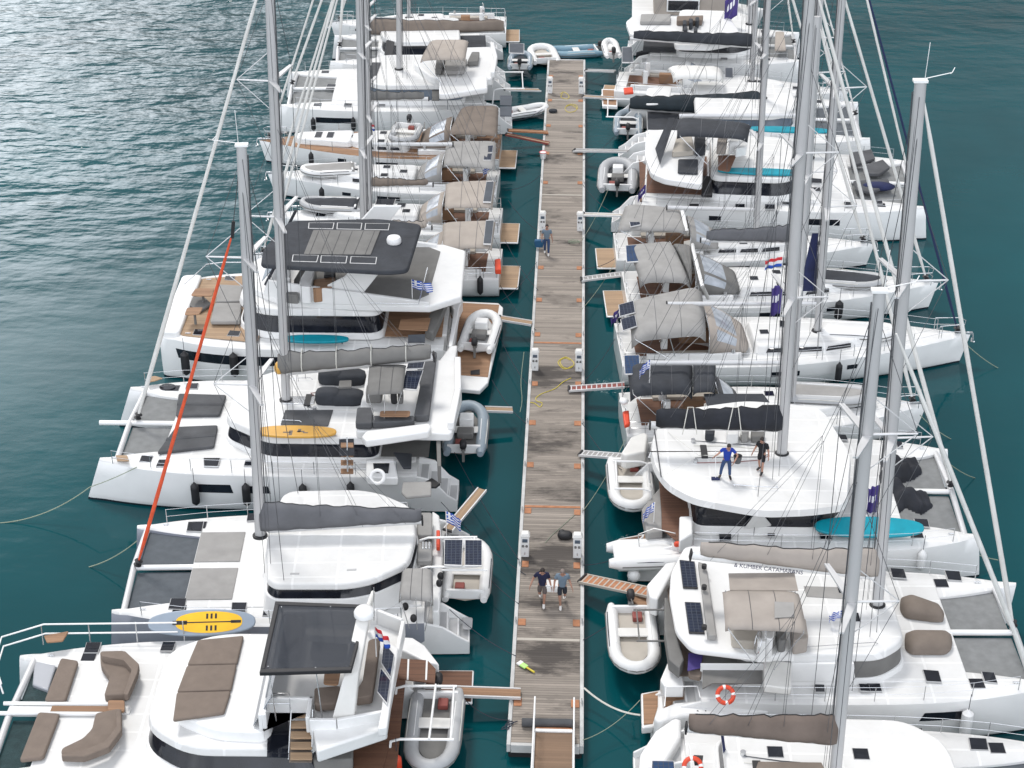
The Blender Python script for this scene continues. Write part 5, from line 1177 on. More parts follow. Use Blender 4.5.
cushion(b, b.pl(t4, [(215, 440), (265, 445), (290, 470), (240, 500), (200, 475)], 2.2), .15, mgrey, 'foredeck_seat')
for P in ([(225, 400), (302, 400), (292, 432), (204, 430)], [(190, 478), (256, 476), (240, 506), (179, 508)]): 
    cushion(b, b.pl(t4, P, 2.8), .05, teak, 'foredeck_table', .15); q = b.pl(t4, P, 2.8); MB().tube([(q[0][0]-.4, sum(v[1] for v in q)/4, 2.15), (q[0][0]-.4, sum(v[1] for v in q)/4, 2.8)], .06, 8).build('table_leg', mgrey, b)
xw = b.p(t4, 445, 530, 2.6)[0]
ol = mirr([(xw+.5, 0), (xw+.5, 2.1), (xw-.8, 3.0), (3.4, 3.0), (3.4, 0)])
house(b, ol, 2.1, 2.4, 3.25, 3.6, r=.7, over=1.02, tumble=.93, base=1.04)
xt = b.p(t4, 480, 380, 4.2)[0]; xe = b.p(t4b, 500, 440, 4.0)[0]
out = [(xt+.3, -1.6), (xt+.3, 1.6), (xt-1.2, 2.75), (xt-4.5, 3.1), (xe+.1, 3.2), (xe-1.3, 2.2), (xe-1.3, -2.6), (xe-.2, -3.3), (xt-4.5, -3.1), (xt-1.2, -2.75)]
MB().prism(out, 3.55, 3.9).build('flybridge_deck', white, b, .08, 3)
MB().prism([(xt-1.6, -2.5), (xt-1.6, 2.5), (xe+.9, 2.8), (xe+.2, 2.1), (xe-.1, -2.4), (xe+.5, -2.9)], 3.9, 3.93).build('flybridge_sole', mgrey, b)
for sd in (-1, 1):
    y0, y1 = (2.85, 3.12)
    MB().loft([[(xt-.2, sd*1.9, 3.85), (xt-.2, sd*2.1, 3.85), (xt-.5, sd*2.1, 4.6), (xt-.5, sd*1.95, 4.6)], [(xt-1.7, sd*2.65, 3.85), (xt-1.7, sd*2.9, 3.85), (xt-1.7, sd*2.9, 4.8), (xt-1.7, sd*2.75, 4.8)],
               [(xt-4.6, sd*y0, 3.85), (xt-4.6, sd*y1, 3.85), (xt-4.6, sd*y1, 4.5), (xt-4.6, sd*(y0+.1), 4.5)], [(xe+.1, sd*y0, 3.85), (xe+.1, sd*y1, 3.85), (xe+.1, sd*y1, 4.02), (xe+.1, sd*(y0+.1), 4.02)]]).build('flybridge_coaming', white, b, .04)
P = b.pl(M_, [(110, 477), (440, 470), (594, 490), (542, 660), (462, 666), (0, 640), (8, 585), (60, 520)], 6.3)
ho = fillet([p[:2] for p in P], .35, 4); HTp = MB().prism(ho, 6.12, 6.32, scale2(ho, .985)).build('hardtop', dgrey, b, .06, 3)
for P in ([(178, 485), (272, 485), (267, 508), (176, 506)], [(282, 485), (374, 486), (370, 510), (280, 508)], [(385, 487), (475, 488), (470, 512), (382, 510)], [(120, 602), (215, 604), (208, 629), (116, 626)], [(223, 605), (320, 607), (315, 633), (220, 630)], [(332, 608), (428, 611), (424, 636), (328, 633)]):
    q = b.pl(M_, P, 6.335); fr = MB().slab(q, .03).build('roof_light', alu_l, HTp); MB().slab([(x, y, 6.345) for x, y in scale2([v[:2] for v in q], .94, .86)], .02).build('roof_light_glass', dgrey, fr)
cushion(b, b.pl(M_, [(195, 514), (440, 516), (405, 604), (160, 602)], 6.325), .04, mgrey, 'sliding_sunroof', .05, HTp)
for i in range(6): u = i/6+.08; q0_ = b.p(M_, 195+245*u, 516, 6.37); q1_ = b.p(M_, 160+245*u, 602, 6.37); MB().tube([q0_, q1_], .012, 4).build('roof_rib', ggrey, HTp)
q = b.p(M_, 490, 556, 6.35); MB().loft([[(q[0]+r_*math.cos(k*math.pi/10), q[1]+r_*math.sin(k*math.pi/10), 6.3+z_) for k in range(20)] for r_, z_ in ((.3, 0), (.33, .05), (.33, .2), (.28, .3), (.1, .36))]).build('radar_dome', cutw, HTp)
for sd in (-1, 1):
    y = sd*2.75
    MB().loft([[(x, y-.09, z) for x, z in ((xe+6.4, 3.9), (xe+3.4, 3.9), (xe+1.7, 6.15), (xe+3.0, 6.15), (xe+3.9, 5.1), (xe+5.0, 4.5))], [(x, y+.09, z) for x, z in ((xe+6.4, 3.9), (xe+3.4, 3.9), (xe+1.7, 6.15), (xe+3.0, 6.15), (xe+3.9, 5.1), (xe+5.0, 4.5))]]).build('hardtop_wing', white, b, .04)
    MB().tube([(xe+7.6, sd*2.0, 4.3), (xe+6.6, sd*2.0, 6.2)], .07, 8).build('hardtop_post', dgrey, b)
MB().slab([(xt-.2, -2.0, 4.5), (xt-.2, 2.0, 4.5), (xt-.9, 1.9, 5.3), (xt-.9, -1.9, 5.3)], .04).build('windscreen', glass_g, b)
for nm, P, h_, m_ in (('helm_console', [(560, 345), (610, 345), (610, 400), (555, 400)], .9, white), ('fly_sofa', [(620, 380), (650, 330), (690, 330), (675, 400)], .5, mgrey), ('fly_bar', [(650, 400), (690, 335), (715, 340), (690, 435), (645, 430)], .85, white), ('fly_seat', [(590, 420), (640, 420), (640, 435), (590, 432)], .45, mgrey), ('fly_chair', [(745, 330), (790, 330), (790, 380), (745, 385)], .8, blackp), ('fly_table', [(705, 390), (790, 380), (780, 420), (700, 430)], .7, teak)):
    q = b.pl(t4, P, 4.3); cushion(b, [(x, y, 3.97) for x, y, z in q], h_, m_, nm)
q = MB()
for i in range(3): z = 4.15+i*.28; q.tube([b.p(t4b, 262, 395, z), b.p(t4b, 455, 400, z), b.p(t4b, 490, 260, z)], .02, 5)
q.build('fly_rail', steel, b)
x, y = b.w2l(*at(*t4b(430, 335), 4.6)); fl = flag('blue and white striped flag over the aft flybridge of the dark hardtop yacht', b, x, y, 4.0, 'greek', 1.1, .42, 1.0, R(145), -.1)
# cockpit and stern
MB().slab([(3.3, -2.9, 2.2), (3.3, 2.9, 2.2), (.7, 2.9, 2.2), (.7, -2.9, 2.2)], .03).build('cockpit_sole', teak, b)
cushion(b, b.pl(t4b, [(385, 462), (502, 455), (490, 505), (378, 500)], 2.9), .05, teak, 'cockpit_table')
cushion(b, b.pl(t4b, [(543, 395), (572, 398), (545, 470), (512, 545), (480, 530), (500, 470)], 2.4), .45, mgrey, 'aft_sofa', .08)
MB().slab(b.pl(t4b, [(575, 560), (605, 555), (575, 768), (520, 768), (530, 620)], 2.35), .9).build('aft_quarter', white, b, .08, 3)
MB().slab(b.pl(t4b, [(560, 318), (590, 335), (625, 385), (612, 410), (585, 560), (570, 560), (590, 420), (555, 350)], 2.3), .6).build('aft_bulwark', white, b, .05)
for i in range(4): MB().slab(b.pl(t4b, [(540+i*17, 352+i*8), (562+i*17, 360+i*8), (554+i*16, 408+i*14), (530+i*16, 396+i*14)], 2.25-i*.35), .2).build('stern_step', teak_l, b, .01)
MB().slab(b.pl(t4b, [(605, 388), (762, 395), (780, 412), (775, 470), (722, 700), (690, 732), (590, 722), (575, 700)], .72), .22).build('swim_platform', white, b, .05)
MB().slab(b.pl(t4b, [(615, 394), (765, 402), (722, 680), (590, 670)], .735), .02).build('platform_teak', teak, b)
X, Y = at(*t4b(695, 515), 1.0); rib('white inflatable with grey helm seat on the teak platform of the dark hardtop yacht', X, Y, 1.12, R(84), 3.7, 1.9, hyp_w, motor=True, r=.26, floor=pale, console=True)
g = b.pl(t4b, [(655, 655), (690, 650), (690, 668), (655, 668)], .78); MB().slab(g, .04).build('platform_marking', blackp, b)
MB().slab(b.pl(t4b, [(415, 518), (480, 515), (480, 545), (415, 545)], 3.2), .05).build('small_solar_panel', solar_g, b)
hh = H[b.n]; hh.patch(b, 6.5, b.p(t4, 155, 645, 1.5)[0], 1.15, 1.62, b.n, glass, slant=.1)
fender('left of two black fenders on the near bow of the dark hardtop yacht', b, b.p(t4, 195, 680, 1.2)[0], b.n*4.0, 1.3, 1.1, .2)
fender('right of two black fenders on the near bow of the dark hardtop yacht', b, b.p(t4, 385, 700, 1.2)[0], b.n*4.08, 1.3, 1.1, .2)
for h_ in (2.85, 2.5): MB().tube([b.p(t4, 180, 380, h_), b.p(t4, 270, 300, h_), b.p(t4, 330, 292, h_), b.p(t4, 470, 292, h_)], .022, 6).build('bow_rail', steel, b)
gangplank('grey gangplank from the stern of the yacht with the dark hardtop to the pontoon', t4b(765, 452), .9, t4b(890, 472), .75, .36, teak_l)
board('turquoise paddleboard lying on the near side deck of the yacht with the dark hardtop', b, b.p(t4b, 60, 538, 2.4)[0], b.p(t4b, 60, 538, 2.4)[1], 2.45, 3.0, .7, turq, 0, None, 0)
# ---- left sloops beyond the yacht
LG = 'boats moored on the left side'
def sc(b, x, y, z): return (x, y, z)
b = Boat('sailing_yacht', 'sloop with sand canopy next to the dark hardtop yacht', 'sailing yacht', (-3.0, 77.0), (-15.4, 77.2), LG)
r = mono(b, 4.1, 1.35, cover=sand, mastx=b.c(364, 246)[0]/b.L, H=17, mr=.15, boomz=1.35, ch=(.5, .3), boom_end=.28, jr=.08, spr_seed=11)
soft_top(b, b.pl(M_, [(862, 475), (668, 482), (668, 580), (848, 576)], 3.0), sand, .1, legs=1.9)
panel(b, b.pl(M_, [(856, 474), (826, 475), (816, 564), (845, 565)], 3.18), solar_g); sprayhood(b, b.p(M_, 672, 540, 2.5)[0], b.p(M_, 588, 540, 2.0)[0], 1.5, 1.55, 1.0, sand)
q = b.p(M_, 870, 640, 2.0); MB().slab(b.pl(M_, [(858, 618), (880, 615), (882, 655), (860, 655)], 2.1), .3).build('horseshoe_buoy', red, b, .05)
fender('black fender at the stern quarter of the sloop next to the dark hardtop yacht', b, .9, b.n*2.05, .95, .9)
b = Boat('sailing_yacht', 'sloop with sand canopy and upturned grey dinghy on its foredeck', 'sailing yacht', (-3.2, 82.3), (-15.3, 82.4), LG)
r = mono(b, 3.9, 1.3, cover=taupe, mastx=b.c(369, 203)[0]/b.L, H=16.5, mr=.13, boomz=1.45, ch=(.5, .25), boom_end=.30, jr=.07, spr_seed=12)
soft_top(b, b.pl(M_, [(862, 328), (680, 336), (676, 430), (850, 428)], 3.0), sand, .1, legs=1.9)
panel(b, b.pl(M_, [(856, 332), (828, 333), (815, 410), (845, 411)], 3.18), solar_g); sprayhood(b, b.p(M_, 672, 400, 2.4)[0], b.p(M_, 585, 420, 2.0)[0], 1.4, 1.5, .95, sand)
for P in ([(425, 398), (498, 398), (490, 420), (420, 418)], [(418, 425), (465, 425), (460, 450), (415, 450)], [(503, 414), (535, 414), (530, 428), (498, 428)]): hatch(b, b.pl(M_, P, r['zz']+.03))
X, Y = at(*M_(258, 415), 1.7); rib('grey dinghy with dark floor lying on the foredeck of a left sloop', X, Y, 1.62, R(178), 3.4, 1.7, hyp, motor=False, floor=dgrey, cover=dgrey)
b = Boat('sailing_yacht', 'sloop with light grey canopy and rolled white dinghy forward', 'sailing yacht', (-3.6, 87.6), (-16.3, 87.9), LG)
r = mono(b, 3.9, 1.3, cover=None, plat=False, mastx=b.c(368, 172)[0]/b.L, H=15, mr=.11, boomz=1.6, jr=.07, boom_end=.2)
soft_top(b, b.pl(M_, [(865, 185), (682, 186), (672, 272), (858, 286)], 3.0), lgrey, .1, legs=1.9)
panel(b, b.pl(M_, [(854, 202), (826, 204), (820, 228), (850, 228)], 3.16), solar); panel(b, b.pl(M_, [(850, 232), (822, 232), (816, 256), (846, 256)], 3.16), solar)
sprayhood(b, b.p(M_, 668, 270, 2.4)[0], b.p(M_, 575, 290, 2.0)[0], 1.4, 1.5, 1.0, lgrey)
X, Y = at(*M_(250, 285), 1.75); rib('upturned cream dinghy lying on the foredeck of the sloop with light grey canopy', X, Y, 1.62, R(190), 3.2, 1.6, hyp_w, motor=False, floor=creamf, cover=lgrey)
fender('black fender on the near bow of the sloop with light grey canopy', b, 9.7, b.n*1.9, .9)
flag('small blue and white flag at the stern of the sloop with light grey canopy', b, .3, b.n*1.2, 1.9, 'greek', .7, .45, 1.0, R(30), .9)
b = Boat('sailing_yacht', 'teak decked sloop with taupe canopy and outboard dinghy amidships', 'sailing yacht', (-3.7, 92.6), (-17.6, 92.7), LG)
r = mono(b, 4.3, 1.4, teakdeck=True, cover=mgrey, mastx=b.c(364, 148)[0]/b.L, H=16, mr=.12, boomz=2.3, ch=(.55, .4), boom_end=.3, jr=.07, roof=(.38, .66), spr_seed=13)
rf = fillet([(b.L*.62, -1.0), (b.L*.86, -.55), (b.L*.88, 0), (b.L*.86, .55), (b.L*.62, 1.0)], .4); MB().prism(rf, 1.35, 1.75, scale2(rf, .94)).build('fore_cabin', white, b, .08, 3)
for x in (.72, .77): hatch_at(b, b.L*x, -b.n*0, 1.78, .4, .9)
soft_top(b, b.pl(M_, [(872, 56), (742, 58), (690, 160), (868, 166)], 3.0), taupe, .12, legs=2.0)
sprayhood(b, b.p(M_, 698, 140, 2.6)[0], b.p(M_, 590, 150, 2.0)[0], 1.6, 1.6, 1.1, taupe)
X, Y = at(*M_(530, 150), 2.3); rib('grey inflatable with black outboard stowed amidships on the teak decked sloop', X, Y, 2.1, R(-95), 2.9, 1.9, hyp, motor=True, floor=white2)
flag('small red, white and blue flag beside the mast of the teak decked sloop', b, b.c(362, 150)[0]-.5, b.n*1.0, 2.0, 'red', .5, .35, 1.0, R(180), .6)
gangplank('reddish narrow gangplank, nearer of two crossing to the far left pontoon edge', (506, 134), 1.0, (549, 143), .75, .22, teak_l, railm=dullred)
gangplank('pink narrow gangplank, farther of two crossing to the far left pontoon edge', (508, 130), 1.0, (548, 132), .75, .2, teak_l, railm=orangepad)
fender('black fender on the near side of the teak decked sloop', b, 10.9, b.n*1.9, 1.0)
# cats at the far end
b = Boat('sailing_catamaran', 'far left catamaran with grey side windows and pale flybridge canopy', 'catamaran', (-3.4, 101.2), (-17.9, 100.4), LG)
H = cat_base(b, 7.7, 1.8, 1.75, b.p(A if False else T(260, 0, 6.4), 470, 600, 1.7)[0], b.L-.8, tm=tramp_l, pw=2.6)
a6 = T(260, 0, 6.4); b6 = T(400, 0, 6.4)
for P in ([(430, 537), (487, 540), (475, 570), (420, 568)], [(540, 660), (590, 662), (585, 682), (535, 680)]): hatch(b, b.pl(a6, P, 1.8))
xf1 = b.p(a6, 620, 560, 2.8)[0]; ol = mirr([(xf1, 0), (xf1, 1.6), (xf1-1.4, 2.9), (3.0, 2.9), (3.0, 0)]); house(b, ol, 1.7, 2.0, 2.65, 2.95, gm=glass_g, r=.6, over=1.0, tumble=.95)
for P in ([(715, 402), (775, 402), (738, 505), (688, 505)],): cushion(b, b.pl(a6, P, 2.98), .04, ggrey, 'roof_skylight')
xs_ = b.p(b6, 200, 500, 3.4)[0]; xa_ = b.p(b6, 590, 480, 3.4)[0]
MB().prism(fillet([(xs_+1.2, 0), (xs_, 2.7), (xa_, 3.0), (xa_-.3, 0), (xa_, -3.0), (xs_, -2.7)], .3), 2.9, 3.4).build('flybridge_deck', white, b, .1, 3)
wall([(xa_+.1, -2.8), (xa_-.1, 0), (xa_+.1, 2.8)], .4, 3.35, .25).build('flybridge_coaming', white, b, .05)
MB().slab(b.pl(b6, [(250, 495), (560, 488), (560, 560), (300, 600), (250, 598)], 3.7), .4).build('flybridge_coaming', white, b, .1, 3)
cushion(b, b.pl(b6, [(290, 405), (430, 400), (410, 478), (280, 482)], 3.45), .25, lgrey, 'fly_sofa'); cushion(b, b.pl(b6, [(235, 405), (290, 405), (265, 480), (225, 480)], 3.45), .4, mgrey, 'helm_seat')
cushion(b, b.pl(b6, [(460, 360), (510, 360), (500, 420), (430, 425)], 3.45), .3, mgrey, 'fly_sofa')
soft_top(b, b.pl(b6, [(440, 255), (200, 255), (130, 385), (418, 378)], 5.1), sand, .12, legs=3.4)
sh = b.pl(b6, [(205, 510), (262, 510), (250, 640), (205, 640)], 2.6); MB().slab(sh, .05).build('side_screen', mgrey, b)
MB().slab(b.pl(b6, [(640, 610), (718, 612), (712, 675), (640, 672)], 3.0), .05).build('solar_panel', solar_g, b); MB().slab(b.pl(b6, [(640, 682), (718, 680), (714, 742), (640, 740)], 3.0), .05).build('solar_panel', solar_g, b)
q0 = b.c(399, 68); tp = mast(b, q0[0], 0, 2.95, 17, 1.8, .14, (.42, .7), 1.6); g0 = (q0[0]-.3, 0, 4.9); g1 = (1.6, 0, 5.3); stay(b, (b.L-.85, 0, 2.3), tuple(Vector((b.L-.8, 0, 2.1)).lerp(Vector(tp), .95)), .08)
H[b.n].patch(b, b.p(a6, 590, 760, 1)[0], b.p(a6, 360, 760, 1)[0], .85, 1.2, b.n, glass)
for i, px in enumerate((345, 600)): fender('black fender on the far left grey windowed catamaran, %s' % ('towards its bow', 'beside the tall masts')[i], b, b.p(a6, px, 768, 1)[0], b.n*4.0, .9)
X, Y = at(*T(400, 0, 6.4)(800, 725), .3); rib('white inflatable pointing at the pontoon beside two grey solar panels', X, Y, .45, R(25), 3.2, 1.5, hyp_w, motor=False, r=.22)
gangplank('pale gangplank from the far left catamaran with grey windows', b6(665, 570), 1.2, b6(895, 575), .75, .35, teak_l)
davits(b, 1.2, -.8, 2.2, [-1.5, 1.5], .4)
b = Boat('sailing_catamaran', 'far left catamaran with black windows and long taupe boom cover', 'catamaran', (-4.2, 109.3), (-15.9, 108.4), LG)
H = cat_base(b, 6.9, 1.7, 1.65, b.L*.72, b.L-.7, tm=tramp_l)
ol = mirr([(b.L*.70, 0), (b.L*.69, 1.5), (b.L*.6, 2.5), (3.0, 2.5), (3.0, 0)]); house(b, ol, 1.6, 1.9, 2.6, 2.9, r=.6)
cushion(b, b.pl(a6, [(808, 260), (862, 258), (850, 355), (795, 355)], 2.8), .05, blackp, 'roof_skylight')
tp = mast(b, b.c(360, 45)[0], 0, 2.9, 15, 1.8, .12); g0 = b.c(370, 34); g1 = b.ct(b6, 665, 195)
boom(b, g0, g1, .1); sailcover(b, (g0[0], 0, g0[2]+.1), (g1[0], 0, g1[2]+.1), 1.1, .7, taupe, .28, .2, .1, 21)
stay(b, (b.L-.75, 0, 2.1), tuple(Vector((b.L-.75, 0, 2.1)).lerp(Vector(tp), .95)), .1)
MB().box(1.2, 3.2, -2.2, 2.2, 1.7, 1.72).build('cockpit_sole', dgrey, b)
panel(b, b.pl(b6, [(795, 278), (697, 276), (697, 338), (795, 342)], 2.4), solar_g)
X, Y = at(*b6(770, 390), .8); rib('dark grey inflatable hanging under a solar panel at the far left end', X, Y, .8, R(90), 3.0, 3.0*.6, hyp_b, motor=True, floor=dgrey)
X, Y = at(*b6(915, 350), .5); rib('cream inflatable tucked against the far left corner of the pontoon', X, Y, .5, R(100), 3.2, 2.2, hyp_w, motor=False, floor=creamf, r=.3)
X, Y = at(573, 51, .3); rb = rib('pale blue inflatable with dark bag floating off the far end of the pontoon', X, Y, .25, R(192), 3.9, 1.9, hyp_t, motor=True, floor=hyp_t, r=.28)
b = Boat('sailing_yacht', 'farthest left sloop with navy boom cover and white deck', 'sailing yacht', (-4.3, 115.2), (-16.3, 114.8), LG)
r = mono(b, 4.2, 1.4, cover=navy, mastx=b.c(409, 22)[0]/b.L, H=15, mr=.1, boomz=2.6, ch=(1.2, .5), boom_end=-.02)
X, Y = at(*a6(780, 135), 2.2); rib('dark grey dinghy stowed on deck between the two farthest left masts', X, Y, 2.1, R(175), 3.2, 1.6, hyp_b, motor=False, floor=dgrey, cover=dgrey)
for xx in (4.5, 7.5, 9.5): 
    pass
# ================================================================ right row, nearest first
RG = 'boats moored on the right side'
J = T(780, 540, 3.369); N_ = T(620, 660, 4.267); O_ = T(580, 540, 3.368); H_ = T(580, 370, 4.04); I_ = T(760, 370, 3.84); E2 = T(580, 190, 3.84); G2 = T(770, 190, 3.84)
K_ = T(590, 100, 5.39); KK = T(760, 100, 5.39); Cq = T(600, 0, 6.4); U_ = T(730, 0, 6.4)
# ---- nearest right catamaran (mostly below the frame)
b = Boat('sailing_catamaran', 'catamaran with brown boom cover at the bottom right edge of the photo', 'catamaran', (2.9, 38.55), (17.0, 38.6), RG)
H = cat_base(b, 7.2, 1.85, 1.75, b.L*.70, b.L-.7, pw=2.5)
ol = mirr([(b.L*.69, 0), (b.L*.68, 1.6), (b.L*.6, 2.6), (2.6, 2.6), (2.6, 0)]); house(b, ol, 1.7, 2.0, 2.7, 2.98, r=.6, over=1.0)
for P in ([(430, 632), (480, 634), (488, 670), (455, 672)], [(634, 665), (696, 668), (704, 708), (642, 706)]): hatch(b, b.pl(J, P, 1.80))
m0 = b.c(836, 768); tp = mast(b, m0[0], 0, 2.95, b.c(893, 292)[2]-2.95, 1.5, .15, (.40, .74), 1.6, topgear=True)
g0 = (m0[0]-.2, 0, b.ct(N_, 900, 345)[2]); g1 = b.ct(N_, 285, 290)
boom(b, g0, g1, .12); sailcover(b, (g0[0]+.1, 0, g0[2]+.12), (g1[0]+.05, 0, g1[2]+.12), 1.1, .5, brown_sail, .3, .22, .12, 31); lazyjacks(b, tp, g0, g1)
stay(b, (b.L-.75, 0, 2.3), tuple(Vector((b.L-.75, 0, 2.2)).lerp(Vector(tp), .93)), .085, sailw); roof_lines(b, m0[0]-.5, 3.2, 2.98, .25, 7)
for x_, y_ in ((m0[0]+.9, .9), (m0[0]+.9, -.9), (4.2, .9), (4.2, 1.9)): hatch_at(b, x_, y_, 3.0, .5, .5)
MB().slab(b.pl(N_, [(85, 400), (150, 300), (230, 245), (262, 250), (260, 330), (180, 461), (80, 461)], 1.7), 1.0).build('stern_quarter', white, b, .1, 3)
panel(b, b.pl(N_, [(135, 428), (232, 430), (240, 520), (130, 520)], 2.4), solar_b)
MB().slab(b.pl(N_, [(590, 432), (860, 436), (900, 520), (560, 520)], 3.1), .06).build('sunshade', taupe, b, .02)
x, y, z = b.p(N_, 310, 455, 2.6); o = lifebuoy(b, x, y, z, red, R(40)); tag(o, 'red lifebuoy on the rail of the nearest right catamaran, lower of two', 'lifebuoy', 'lifebuoys')
MB().tube([b.p(N_, 435, 310, 3.6), b.p(N_, 455, 461, 2.2)], .05, 6).build('deck_brush_pole', navy, b)
MB().slab(b.pl(N_, [(315, 405), (355, 407), (350, 430), (320, 430)], 2.5), .2).build('winch_box', blackp, b)

# ---- catamaran with beige helm canopy and two dark solar panels
b = Boat('sailing_catamaran', 'catamaran with beige helm canopy, two dark panels aft and beige lettered boom cover', 'catamaran', (3.4, 46.7), (16.85, 47.15), RG)
H = cat_base(b, 7.4, 1.85, 1.85, b.p(J, 575, 300, 1.85)[0], b.L-.7, tm=tramp_l, pw=2.6, rake=-.1)
for P in ([(370, 94), (418, 97), (428, 130), (378, 126)], [(553, 102), (606, 105), (614, 138), (565, 134)], [(480, 436), (535, 440), (546, 479), (492, 476)], [(678, 443), (722, 446), (734, 482), (690, 478)], [(265, 484), (300, 485), (306, 510), (270, 508)]): hatch(b, b.pl(J, P, 1.93))
for P in ([(405, 205), (430, 198), (550, 245), (552, 275), (520, 275), (420, 262), (403, 235)], [(420, 325), (440, 320), (575, 322), (580, 365), (560, 385), (440, 385), (420, 365)]):
    q = b.pl(J, P, 1.95); cx_ = sum(v[0] for v in q)/len(q); cy_ = sum(v[1] for v in q)/len(q)
    m_ = MB(); f_ = fillet([v[:2] for v in q], .25, 3); m_.loft([[(x, y, 1.92) for x, y in f_], [(x, y, 2.1) for x, y in f_], [(x, y, 2.3) for x, y in scale2(f_, .8, .7)], [(x, y, 2.36) for x, y in scale2(f_, .4, .3)]]); m_.build('covered_seat', taupe, b, 0, ang=80)
zr = 3.0; xA = b.p(O_, 300, 200, 3.0)[0]; xF = b.p(J, 400, 300, 2.6)[0]
ol = mirr([(xF, 0), (xF, 1.9), (xF-1.0, 2.7), (b.p(O_, 360, 340, 3.)[0]+1.6, 2.75), (b.p(O_, 360, 340, 3.)[0]+1.6, 0)])
house(b, ol, 1.8, 2.05, 2.7, 3.0, r=.5, over=1.0, gm=mgrey, tumble=.97)
xq = b.p(J, 245, 450, 2.3)[0]; MB().slab([(1.6, -2.80, 2.72), (xq, -2.80, 2.72), (xq+.1, -2.86, 2.04), (1.6, -2.86, 2.04)], .02).build('cabin_panel', white, b); MB().box(1.6+3, xq, -2.83, -2.6, 2.0, 2.74).build('cabin_panel', white, b, .02)
# near face windows
for P in ([(712, 412), (830, 415), (828, 438), (712, 434)],): pass
MB().slab([b.p(J, 42, 412, 2.72), b.p(J, 142, 414, 2.72), b.p(J, 142, 438, 2.4), b.p(J, 42, 434, 2.4)], .04).build('side_window', glass, b)
# rigid aft roof with panels
for x_, y_ in ((xF-1.6, .9), (xF-1.6, -.7)): hatch_at(b, x_, y_, 3.02, .5, .5)
for sd in (-1, 1): MB().tube([(xF-1, sd*2.1, 3.0), (xF-1.1, sd*2.15, 3.1), (xF-3.4, sd*2.4, 3.1), (xF-3.5, sd*2.4, 3.0)], .016, 5).build('grab_rail', steel, b)
near = b.p(O_, 380, 378, 3.2)[1]; xa_ = b.p(O_, 300, 180, 3.2)[0]
P = [b.p(O_, 352, 20, 3.2), b.p(O_, 305, 110, 3.2), b.p(O_, 300, 190, 3.2), b.p(O_, 322, 310, 3.2), b.p(O_, 375, 370, 3.2), b.p(O_, 640, 402, 3.2), b.p(O_, 700, 380, 3.2), b.p(O_, 720, 30, 3.2)]
MB().prism(fillet([p[:2] for p in P], .3), 3.0, 3.25, scale2(fillet([p[:2] for p in P], .3), .99)).build('hardtop', white, b, .08, 3)
panel(b, b.pl(O_, [(335, 66), (386, 72), (397, 162), (347, 160)], 3.32), solar, frame=blackp); panel(b, b.pl(O_, [(353, 208), (406, 210), (420, 314), (367, 312)], 3.32), solar, frame=blackp)
MB().slab(b.pl(O_, [(398, 72), (425, 80), (460, 322), (430, 322)], 3.5), .2).build('mainsheet_track_beam', lgrey, b, .03)
for y in (95, 165, 300): q = b.p(O_, 418, y, 3.6); MB().tube([q, (q[0], q[1], q[2]+.15)], .09, 8).build('winch', blackp, b)
soft_top(b, b.pl(O_, [(480, 168), (735, 172), (765, 310), (490, 298)], 4.7), beige, .08, 'bimini', .06, legs=3.2, seams=2)
MB().slab([b.p(O_, 500, 112, 4.5), b.p(O_, 722, 110, 4.5), b.p(O_, 735, 170, 4.7), b.p(O_, 505, 168, 4.7)], .03).build('bimini_valance', beige, b)
MB().slab(b.pl(O_, [(655, 207), (720, 210), (722, 258), (655, 262)], 4.88), .02).build('canopy_patch', lgrey, b)
for nm, P, z_, h_, m_ in (('helm_seat', [(505, 315), (600, 318), (600, 372), (510, 365)], 3.25, .35, creamf), ('helm_console', [(610, 320), (650, 330), (645, 400), (615, 395)], 3.25, .8, white), ('helm_pod', [(655, 330), (690, 335), (690, 380), (665, 380)], 3.25, .5, mgrey), ('covered_helm', [(705, 320), (755, 310), (765, 380), (715, 388)], 3.25, .6, beige)):
    cushion(b, b.pl(O_, P, z_), h_, m_, nm)
wheel(b, b.p(O_, 600, 345, 3.9)[0], b.p(O_, 600, 345, 3.9)[1], 3.9, .38)
MB().slab(b.pl(J, [(80, 155), (230, 160), (222, 198), (90, 190)], 3.02), .02).build('roof_skylight', lgrey, b)
# cockpit, stern
MB().box(.9, 4.4, -2.5, 2.5, 1.9, 1.93).build('cockpit_sole', taupe_c, b)
MB().slab(b.pl(O_, [(415, 390), (615, 408), (615, 482), (445, 482), (412, 500)], 2.45), .05).build('cockpit_awning', mgrey, b)
MB().slab(b.pl(O_, [(620, 405), (712, 410), (712, 500), (620, 490)], 2.75), .3).build('side_deck_step', white2, b, .05)
cushion(b, b.pl(O_, [(365, 430), (410, 420), (408, 478), (365, 470)], 2.2), .2, taupe_c, 'cockpit_cushion'); 
MB().slab(b.pl(O_, [(365, 380), (415, 385), (405, 430), (362, 440)], 2.6), .03).build('folded_purple_flag', purple, b)
for P in ([(285, 190), (300, 200), (330, 330), (350, 400), (335, 430), (300, 400), (285, 300)],): MB().slab(b.pl(O_, P, 2.6), .5).build('aft_seat_back', mgrey, b, .05)
MB().slab(b.pl(O_, [(225, 150), (290, 75), (330, 70), (312, 110), (262, 200), (235, 190)], 2.3), .8).build('far_quarter', white, b, .08, 3)
MB().slab(b.pl(O_, [(173, 178), (245, 180), (262, 215), (240, 245), (175, 205)], 1.1), .1).build('far_step_teak', teak, b, .01)
MB().slab(b.pl(O_, [(205, 515), (265, 505), (285, 492), (400, 492), (405, 535), (300, 560), (248, 628), (208, 632)], .72), .3).build('near_platform', white, b, .05)
